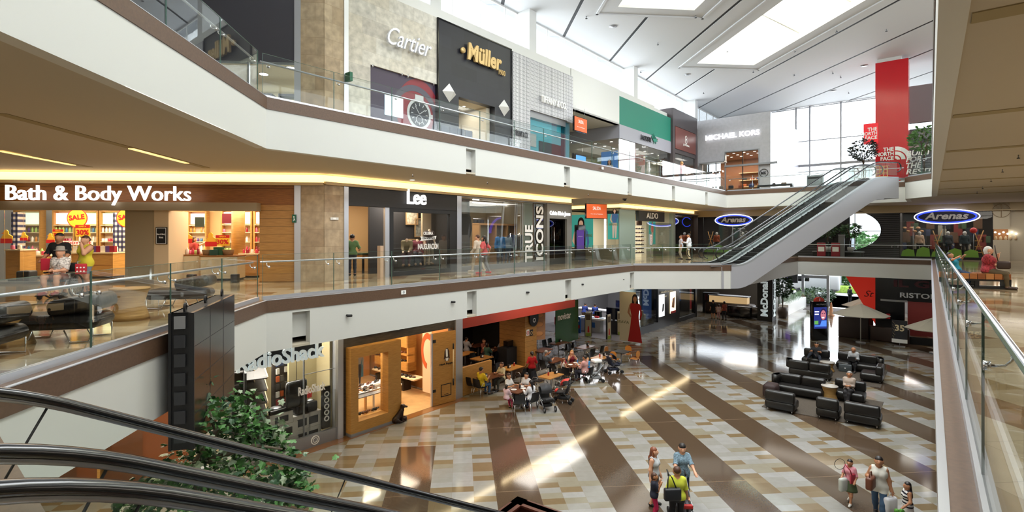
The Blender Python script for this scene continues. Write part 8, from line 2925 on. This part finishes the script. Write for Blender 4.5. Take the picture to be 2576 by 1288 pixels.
stroller('black and red buggy pushed by the woman in patterned blouse',dp(1716,13.55),-90,'222226','b0201c',m_frame,False,1.03)
b=thing('blanket','white blanket draped on the silver-grey buggy hood','blanket',(*gp(1500,960)[:2],GZ+1.1),.4)
MB().rbox(-.22,-.2,-.12,.24,.2,.03,.05).build('blanket_cloth',m_lw,b)
hc=thing('high_chair','pale grey plastic high chair at the crowded table','high chair',gp(1331,1026),-.6)
m_hc=M('highchair_grey','a3a29c',.5)
for sx in(-1,1):
 for sy in(-1,1):
  MB().tube([(sx*.19,sy*.18,.72),(sx*.27,sy*.26,0)],.03,8).build('leg',m_hc,hc)
 MB().tube([(sx*.23,-.22,.3),(sx*.23,.22,.3)],.022,6).build('side_rail',m_hc,hc)
MB().rbox(-.22,-.2,.5,.22,.2,.55,.02).build('seat',m_hc,hc)
MB().rbox(-.24,-.26,.7,.24,.24,.75,.02).build('tray',m_hc,hc)
# --- the foreground group
person('teenage girl with long auburn hair and grey tank top',dp(1645,14.3),-35,1.58,hands=[(.2,-.12,.86),(-.22,.02,.84)],hair=('long','auburn'),skin='light',fem=True,top=('tank_top','b9bdc2',0),bottom=('shorts','6a5a50',.3),detail=True,h=.013,head=(25,0))
person('small girl in navy shirt and pink trousers, hands to her face',dp(1646,13.55),-15,1.22,hands=[(.06,-.2,1.38),(-.06,-.22,1.34)],hair=('bob','brown'),skin='tan',fem=True,top=('shirt','1c2030',.5),bottom=('trousers','b01848',1),detail=True,h=.013)
person('woman in blue patterned blouse holding the buggy handles',dp(1716,14.35),-95,1.66,hands=[(.27,-.42,1.03),(-.27,-.42,1.03)],hair=('bob','black'),skin='light',fem=True,top=('blouse','6f8796',.5,(30,.6),-.12),bottom=('jeans','1e2638',1),detail=True,h=.013,wide=1.06,head=(0,18))
_,hp=person('woman in lime shirt seen from behind',dp(1703,13.1),85,1.58,hands=[(.27,-.1,.9),(-.3,-.12,.82)],hair=('short','brown'),skin='tan',fem=True,top=('shirt','c3c83c',.5),bottom=('trousers','15151a',1),h=.013,wide=1.16)
bx,by,bz=dp(1689,12.85)
b=thing('shoulder_bag','black shoulder bag on the back of the woman in lime','bag',(bx+.02,by-.02,GZ+.88),.05)
MB().rbox(-.21,-.07,0,.21,.07,.3,.04).build('bag_body',M('bag_black','17181c',.5),b)
MB().tube([(-.12,0,.28),(-.1,.04,.48),(-.03,.12,.58),(.03,.1,.5),(.1,0,.28)],.016,6).build('strap',MATS['bag_black'],b)
person('toddler with grey sun hat in the black and red buggy',(dp(1716,13.5)[0]+.05,13.5,GZ),-90,.92,sit=.48,feet=[(.1,-.55,.35),(-.1,-.55,.35)],hands=[(.16,-.25,1.15),(-.16,-.25,1.15)],hair=('short','brown'),skin='tan',top=('shirt','6a6a70',.5),bottom=('trousers','70707a',1),hat='8a8a8e',h=.015,head=(0,15))
person('girl in pink top and green skirt walking at right',gp(2138,1266),-140,1.2,feet=[(.08,-.24,0),(-.08,.26,.03)],hands=[(.22,-.2,.95),(-.24,-.15,.95)],hair=('bob','black'),skin='tan',fem=True,top=('tee','d8909c',.5),bottom=None,skirt=('skirt','4e5a3c',.42),shoes='d8d4cc',detail=True,h=.014)
b=thing('sling_bag','crimson sling bag across the girl in pink','bag',(*gp(2133,1268)[:2],GZ+.62),.4)
MB().rbox(-.1,-.16,0,.1,-.1,.26,.03).build('bag_body',M('bag_crimson','a02a3a',.6),b)
MB().tube([(-.06,-.15,.24),(-.1,-.13,.38),(-.12,.0,.5)],.016,6).build('strap',MATS['bag_crimson'],b)
b=thing('balloon','clear hoop balloon on a stick held by the girl in pink','balloon',(gp(2113,1266)[0],gp(2113,1266)[1],GZ+1.08),0)
MB().ring((0,.0),.14,.15,0,0,24,1.0,.01).build('hoop',m_framek,b)
MB().tube([(.1,0,-.1),(.2,0,-.45)],.008,5).build('stick',m_framek,b)
b=thing('shopping_bag','pale sheer shopping bag carried by the girl in pink','bag',(gp(2118,1266)[0],gp(2118,1266)[1]-.05,GZ+.36),.3)
MB().rbox(-.13,-.06,0,.13,.06,.36,.05).build('bag_body',M('bag_mist','b9bfb8',.6),b)
person('woman in white sleeveless blouse and jeans walking at right',dp(2211,13.6),-125,1.62,feet=[(.07,-.28,0),(-.07,.25,.03)],hands=[(.3,-.02,.78),(-.2,-.2,1.16)],hair=('bun','black'),skin='tan',fem=True,top=('blouse','d9d6cc',0,None,-.16),bottom=('jeans','3a5572',1),detail=True,h=.013,wide=1.08)
b=thing('handbag','brown leather handbag under the arm of the woman in white','bag',dp(2190,13.45,GZ+.86),.7)
MB().rbox(-.17,-.08,0,.17,.08,.32,.05).build('bag_body',M('bag_tan','6a3a26',.5),b)
MB().tube([(-.1,0,.3),(-.05,0,.44),(.05,0,.44),(.1,0,.3)],.014,6).build('bag_handle',MATS['bag_tan'],b)
b=thing('shopping_bag','translucent white shopping bag in the hand of the woman in white','bag',dp(2240,13.4,GZ+.26),.3)
MB().rbox(-.18,-.08,0,.18,.08,.42,.06).build('bag_body',M('bag_white','d4d4d8',.5),b)
MB().tube([(-.08,0,.4),(-.02,0,.52),(.02,0,.52),(.08,0,.4)],.01,5).build('bag_handle',MATS['bag_white'],b)
person('girl in black and white striped top seen from the side',dp(2283,13.05),165,1.22,feet=[(.08,-.15,0),(-.08,.15,0)],hands=[(.26,-.2,.95),(-.3,.15,.9)],hair=('pony','black'),skin='tan',fem=True,top=('striped_top','e0dedb',0),bottom=None,skirt=('skirt','d8d0cc',.45),detail=True,h=.013)
g=NG('stripe_cloth',.85)
m_str=g.done(g.ramp(g.line(g.z,.11,.05),[(0,'e0dedb'),(.5,'1c1c28')],True))
for o in bpy.data.objects:
 if o.name.startswith('striped_top'):
  o.data.materials[0]=m_str
b=thing('toy_bag','bright green leafy toy carried by the striped girl','toy',dp(2262,12.95,GZ+.34),.2)
MB().ball((0,0,.1),.1,0,8,(1,.7,1.2)).ball((.08,0,.2),.06,0,8).ball((-.07,0,.22),.06,0,8).build('toy_body',M('toy_green','4a8a28',.6),b)
# --- cafe guests
cz=GZ
sit=dict(sit=.46,h=.022)
def seat_at(ti,dx,dy):
 x,y=TPOS[ti]
 return(x+dx*math.cos(AF)-dy*math.sin(AF),y+dx*math.sin(AF)+dy*math.cos(AF),GZ)
fa_=math.degrees(AF)
up_=[(.16,-.34,.84),(-.16,-.34,.84)]
person('man in yellow shirt and jeans at the table by the oak partition',seat_at(0,-.72,-.12),fa_,1.72,hands=up_,hair=('short','black'),skin='tan',top=('tee','d8b820',.5),bottom=('jeans','3f5f8a',1),**sit)
person('woman in cream top facing the man in yellow',seat_at(0,.75,-.1),fa_+180,1.62,hands=up_,hair=('bob','brown'),skin='mid',fem=True,top=('top','cfc4a0',.5),bottom=('trousers','4a4a44',1),**sit)
person('woman in white with glasses at the far side of the crowded table',seat_at(2,.1,.72),fa_-90,1.62,hands=up_,hair=('bob','brown'),skin='mid',fem=True,top=('blouse','dcdcdc',.5),bottom=('trousers','3a3a44',1),glasses=True,**sit)
person('woman in white at the right end of the crowded table',seat_at(2,.72,.2),fa_+190,1.6,hands=up_,hair=('pony','black'),skin='mid',fem=True,top=('blouse','d2d2d4',.5),bottom=('trousers','3a3a44',1),**sit)
person('woman in white shirt with black ponytail nearest us at the crowded table',seat_at(2,-.15,-.72),fa_+75,1.62,hands=up_,hair=('pony','black'),skin='mid',fem=True,top=('shirt','dadade',1.0),bottom=('jeans','2a3f66',1),**sit)
person('child in pale pink leaning over the left end of the crowded table',seat_at(2,-.72,.15),fa_,1.2,sit=.46,h=.022,hands=[(.14,-.36,.98),(-.14,-.36,.98)],hair=('bob','black'),skin='mid',top=('top','d6b8c0',1),bottom=('trousers','a03050',1))
person('waitress in red shirt standing with her back to us',gp(1338,968),105,1.64,hands=[(.3,-.12,.95),(-.28,-.22,.98)],hair=('bun','black'),skin='tan',fem=True,top=('tee','b8161c',.5),bottom=('trousers','17171a',1),h=.022)
person('grey-haired man in grey shirt beside the oak pillar',seat_at(4,-.55,.15),fa_-10,1.72,hands=[(.1,-.3,1.1),(-.14,-.36,.84)],hair=('short','grey'),skin='mid',top=('tee','555a62',.5),bottom=('trousers','3a3a3e',1),**sit)
person('girl in white top with red hair band at the family table',seat_at(8,-.72,.25),fa_-20,1.35,hands=up_,hair=('pony','auburn'),skin='light',fem=True,top=('top','dcd8d8',0),bottom=('skirt_cloth','b8a888',.5),**sit)
person('man in pink shirt with his back to us at the family table',seat_at(8,-.2,-.7),fa_+88,1.75,hands=up_,hair=('short','black'),skin='tan',top=('shirt','cf9a94',.6),bottom=('jeans','3a3a48',1),shoes='5a3020',**sit)
person('blond woman in dark red top at the family table',seat_at(8,.55,.55),fa_-140,1.65,hands=[(.1,-.28,1.08),(-.1,-.28,1.05)],hair=('long','blond'),skin='light',fem=True,top=('top','7a2030',0),bottom=('trousers','3a2a34',1),**sit)
person('small child in red behind the man in pink',seat_at(8,.05,.75),fa_-95,1.1,hands=up_,hair=('bob','black'),skin='mid',top=('tee','a03040',.5),bottom=('trousers','3a3a48',1),**sit)
person('small blond child in bright blue and red at the family table',seat_at(8,.75,-.3),fa_+160,1.05,hands=[(.14,-.3,.95),(-.14,-.3,.95)],hair=('short','blond'),skin='light',top=('tee','2f8ac8',.5),bottom=('trousers','b02838',1),**sit)
person('diner in dark green at the dim inside table',seat_at(11,-.65,-.2),fa_+10,1.65,hands=up_,hair=('bob','black'),skin='tan',fem=True,top=('top','3a5a48',.5),bottom=('trousers','2a2a2e',1),**sit)
person('diner in grey shirt at the dim inside table',seat_at(11,.65,-.2),fa_+175,1.7,hands=up_,hair=('short','black'),skin='tan',top=('shirt','8a8a90',.5),bottom=('trousers','2a2a2e',1),**sit)
person('diner facing us at the dim inside table',seat_at(11,.0,.65),fa_-90,1.66,hands=[(.12,-.25,1.0),(-.12,-.25,1.0)],hair=('bob','brown'),skin='mid',fem=True,top=('top','8a4a3c',.5),bottom=('trousers','2a2a2e',1),**sit)
person('diner in pale shirt far inside the dark cafe',seat_at(10,-.7,.3),fa_+5,1.7,hands=up_,hair=('short','black'),skin='mid',top=('shirt','b0b0b4',.5),bottom=('trousers','2a2a2e',1),**sit)
# --- people on the leather seats
person('man in black shirt lounging with a tablet on the far rug',W3(33.75,5.5,GZ),math.degrees(AN)-85,1.75,sit=.44,lean=-14,feet=[(.25,-.75,.25),(-.4,-.55,.38)],hands=[(.14,-.34,.86),(-.2,-.3,.86)],hair=('short','black'),skin='tan',top=('tee','18181b',.5),bottom=('jeans','1f2430',1),h=.02,head=(0,25))
person('bald man in pale grey shirt bent over a laptop',W3(33.8,3.7,GZ),math.degrees(AN)-95,1.75,sit=.44,lean=12,feet=[(.12,-.52,0),(-.1,-.5,0)],hands=[(.12,-.36,.72),(-.14,-.36,.72)],hair=('bald','black'),skin='tan',top=('shirt','b4b6ba',1),bottom=('trousers','17181c',1),h=.02,head=(0,30))
b=thing('laptop','dark laptop on the knees of the man in pale grey','laptop',W3(33.4,3.75,GZ+.62),AN)
MB().box(-.17,-.12,0,.17,.12,.02).build('keyboard',m_black,b)
MB().box(-.17,-.14,.02,.17,-.12,.24).build('lid',m_black,b)
person('man in beige shirt with glasses resting with crossed legs',W3(27.45,3.2,GZ),math.degrees(AN)-92,1.75,sit=.44,lean=-12,feet=[(.06,-.6,.1),(-.02,-.58,0)],hands=[(.06,-.22,.72),(-.06,-.24,.72)],hair=('short','grey'),skin='tan',top=('shirt','a8988c',1),bottom=('trousers','1f1c1e',1),glasses=True,detail=True,h=.016,head=(0,5))
# --- far people on the ground floor
person('guard with reflective vest and cap outside the entrance',gp(2138,762),20,1.74,hands=[(.24,-.05,.85),(-.24,-.1,.95)],hair=('short','black'),skin='tan',top=('jacket','1c2028',1),bottom=('trousers','15161a',1),hat='17181c',apron='c8c83a',h=.028)
person('person in dark red sitting by the planter near the entrance',gp(2020,768),200,1.68,hands=up_,hair=('short','black'),skin='tan',top=('shirt','6a2422',.5),bottom=('trousers','2a2a2e',1),sit=.46,h=.028)
person('walker in black seen from behind at the food counter',gp(1794,802),80,1.66,feet=[(.08,-.15,0),(-.08,.15,0)],hair=('short','black'),skin='tan',top=('dress_top','17171b',.5),bottom=('shorts','1a1a1e',.45),h=.026)
person('child walker in pale pink between two adults',gp(1808,803),85,1.3,feet=[(.07,-.1,0),(-.07,.1,0)],hair=('bob','brown'),skin='mid',top=('tee','d8c0bc',.5),bottom=('trousers','b88a8a',1),h=.026)
person('walker in rust-red shirt at the food counter',gp(1822,805),95,1.62,feet=[(.08,-.12,0),(-.08,.12,0)],hair=('bob','black'),skin='tan',fem=True,top=('shirt','8a4030',.5),bottom=('trousers','2a2a30',1),h=.026)
f=FS+4.6
person('bending staff member in blue shirt at the left stool',W3(f,LXf(1469,f),GZ+.012),60,1.75,lean=28,hands=[(.15,-.5,1.12),(-.15,-.5,1.12)],hair=('short','black'),skin='tan',top=('shirt','2a3f8a',.5),bottom=('trousers','8a765a',1),h=.026)
person('staff member in blue shirt leaning on the rear counter',W3(f,LXf(1497,f),GZ+.012),80,1.75,lean=15,hands=[(.15,-.45,1.15),(-.15,-.45,1.15)],hair=('short','black'),skin='tan',top=('shirt','2f4796',.5),bottom=('trousers','8a765a',1),h=.026)
# --- middle floor people
wx,wy,_=dp(152,13.7,0)
wc=thing('wheelchair','black wheelchair holding the woman in the star-print top','wheelchair',(wx,wy,0),math.radians(-80+90))
MB().rbox(-.24,-.22,.44,.24,.24,.5,.03).build('seat',m_black,wc)
MB().rbox(-.24,.22,.46,.24,.28,.92,.03).build('backrest',m_black,wc)
for s in(-1,1):
 MB().ring((0,0),.28,.31,-.015,0,28,1,.03).xf(Matrix.Translation((s*.3,.12,.31))@Matrix.Rotation(math.pi/2,4,'Z')).build('big_wheel',m_black,wc)
 sp_=MB()
 for k in range(8):
  a=k*math.pi/8
  sp_.tube([(s*.3,.12+.29*math.cos(a),.31+.29*math.sin(a)),(s*.3,.12-.29*math.cos(a),.31-.29*math.sin(a))],.004,4)
 sp_.build('spokes',m_steel,wc)
 MB().lathe([(.08,-.02),(.09,0),(.08,.02)],14).xf(Matrix.Translation((s*.24,-.38,.09))@Matrix.Rotation(math.pi/2,4,'Y')).build('front_wheel',m_black,wc)
 MB().tube([(s*.26,-.4,.18),(s*.26,-.2,.48),(s*.26,.25,.48),(s*.26,.25,.95),(s*.26,.36,.95)],.014,6).build('frame',m_steel,wc)
 MB().rbox(s*.2-.07,-.52,.1,s*.2+.07,-.36,.13,.01).build('footrest',m_black,wc)
 MB().rbox(s*.26-.03,-.18,.66,s*.26+.03,.2,.7,.012).build('armrest',m_black,wc)
person('seated woman in star-print top and grey hat in the wheelchair',(wx,wy,0),-80,1.6,sit=.5,feet=[(.14,-.44,.13),(-.14,-.44,.13)],hands=[(.08,-.28,.78),(-.08,-.28,.78)],hair=('bob','grey'),skin='light',fem=True,top=('top','c9c4c0',.5,(22,.7)),bottom=('shorts','8a5a50',.4),shoes='8a1c20',hat='9a948c',h=.02,wide=1.12,glasses=False)
b=thing('shopping_bag','bright pink paper bag hanging left of the wheelchair','bag',(wx-.42,wy+.12,.72),.2)
MB().rbox(-.16,-.05,0,.16,.05,.32,.02).build('bag_body',M('bag_pink','d8304a',.6),b)
MB().tube([(-.06,0,.3),(0,0,.44),(.06,0,.3)],.008,5).build('bag_handle',MATS['bag_pink'],b)
b=thing('shopping_bag','red dotted gift bag right of the wheelchair','bag',(wx+.46,wy+.1,.62),.5)
MB().rbox(-.12,-.05,0,.12,.05,.28,.02).build('bag_body',M('bag_reddot','b82030',.6),b)
dots=MB()
for k in range(6):
 dots.disc((-.07+.07*(k%3),.08+.1*(k//3)),.02,-.056,0,10)
dots.build('white_dots',m_lw,b)
person('man in black shirt pushing the wheelchair',dp(150,14.25,0),-80,1.7,hands=[(.26,-.3,.98),(-.26,-.3,.98)],hair=('short','black'),skin='tan',top=('tee','121214',.5),bottom=('shorts','2a2a2e',.45),h=.02,wide=1.08)
person('woman in yellow top and denim shorts beside the wheelchair',dp(215,14.6,0),-100,1.63,hands=[(.1,-.2,1.42),(-.28,-.02,.9)],hair=('bun','brown'),skin='light',fem=True,top=('tank_top','d8cc3c',0,None,-.12),bottom=('shorts','7a8492',.35),shoes='1a1a1e',h=.02,wide=1.1)
person('shop assistant in rust shirt reaching to the soap shelves',R3(XR(487,2.2),2.2,0),60,1.6,hands=[(-.05,-.45,1.45),(-.3,-.2,1.0)],hair=('bob','brown'),skin='light',fem=True,top=('tee','9a2a20',.5),bottom=('trousers','2a2226',1),h=.026)
person('man in green shirt seen from behind in the black jeans shop',W3(fx(886,18.6),18.6,0),110,1.68,hands=[(.3,-.2,1.05),(-.3,-.2,1.05)],hair=('short','black'),skin='tan',top=('polo','5f7a4a',.5),bottom=('trousers','2a2c34',1),h=.024)
person('walker in white shirt passing the grey jeans window',gp(1201,685,0),150,1.66,feet=[(.08,-.28,0),(-.08,.28,.05)],hands=[(.26,-.15,.92),(-.26,.1,.92)],hair=('short','brown'),skin='light',top=('shirt','cfc4b4',1),bottom=('trousers','b4aa98',1),shoes='d8d4cc',h=.024)
person('walker in coral red top with red shoes passing the grey jeans window',gp(1218,689,0),155,1.62,feet=[(.08,-.2,0),(-.08,.2,.03)],hands=[(.26,-.1,.9),(-.26,.1,.92)],hair=('long','black'),skin='mid',fem=True,top=('top','cc5a5c',.5),bottom=('trousers','77777a',1),shoes='c03848',h=.024)
person('man in white shirt and khaki trousers near the far escalator foot',gp(1733,654,0),150,1.75,hands=[(.2,-.3,1.15),(-.26,-.1,.92)],hair=('short','black'),skin='tan',top=('shirt','d2d6de',1),bottom=('trousers','a89878',1),h=.026)
person('shopper in pale shirt beside the man in khaki trousers',gp(1713,652,0),170,1.65,hair=('short','brown'),skin='tan',top=('shirt','b8b8c4',.6),bottom=('trousers','9a9282',1),h=.028)
bx,by,_=gp(2450,724,0)
ca_,sa_=math.cos(AN+.25),math.sin(AN+.25)
person('white-haired woman in red patterned blouse sitting on the bench',(bx+.35*ca_,by+.35*sa_,0),-50,1.62,sit=.47,feet=[(.12,-.5,0),(-.12,-.52,0)],hands=[(.1,-.22,1.05),(.08,-.26,.74)],hair=('bob','white'),skin='light',fem=True,top=('blouse','9a3038',.5,(26,.75)),bottom=('trousers','5a4e38',1),shoes='3a2a24',glasses=True,detail=True,h=.016,wide=1.22,head=(20,0))
person('girl in turquoise shirt leaning along the bench',(bx-.42*ca_,by-.42*sa_,0),-60,1.3,sit=.47,lean=-22,feet=[(.1,-.4,.06),(-.1,-.42,.06)],hands=[(.12,-.18,1.3),(-.2,-.1,1.25)],hair=('pony','black'),skin='tan',fem=True,top=('tee','1f8aa8',.5),bottom=('jeans','2c3f5c',1),h=.018,detail=True)
b=thing('sling_bag','dark brown sling bag on the lap of the white-haired woman','bag',(bx+.5*ca_,by+.5*sa_-.3,.62),-.6)
MB().rbox(-.16,-.06,0,.16,.06,.24,.05).build('bag_body',M('bag_umber','33221c',.5),b)
MB().tube([(-.12,0,.2),(-.16,.12,.5),(-.18,.16,.72)],.016,6).build('strap',MATS['bag_umber'],b)
# --- upper floor
person('man in pink shirt standing with his back to us at the upper rail',dp(1715,36.2,UZ),85,1.75,hands=[(.26,-.1,.92),(-.26,-.1,.92)],hair=('short','blond'),skin='light',top=('shirt','d8a0ac',1),bottom=('trousers','5c5c60',1),h=.026)
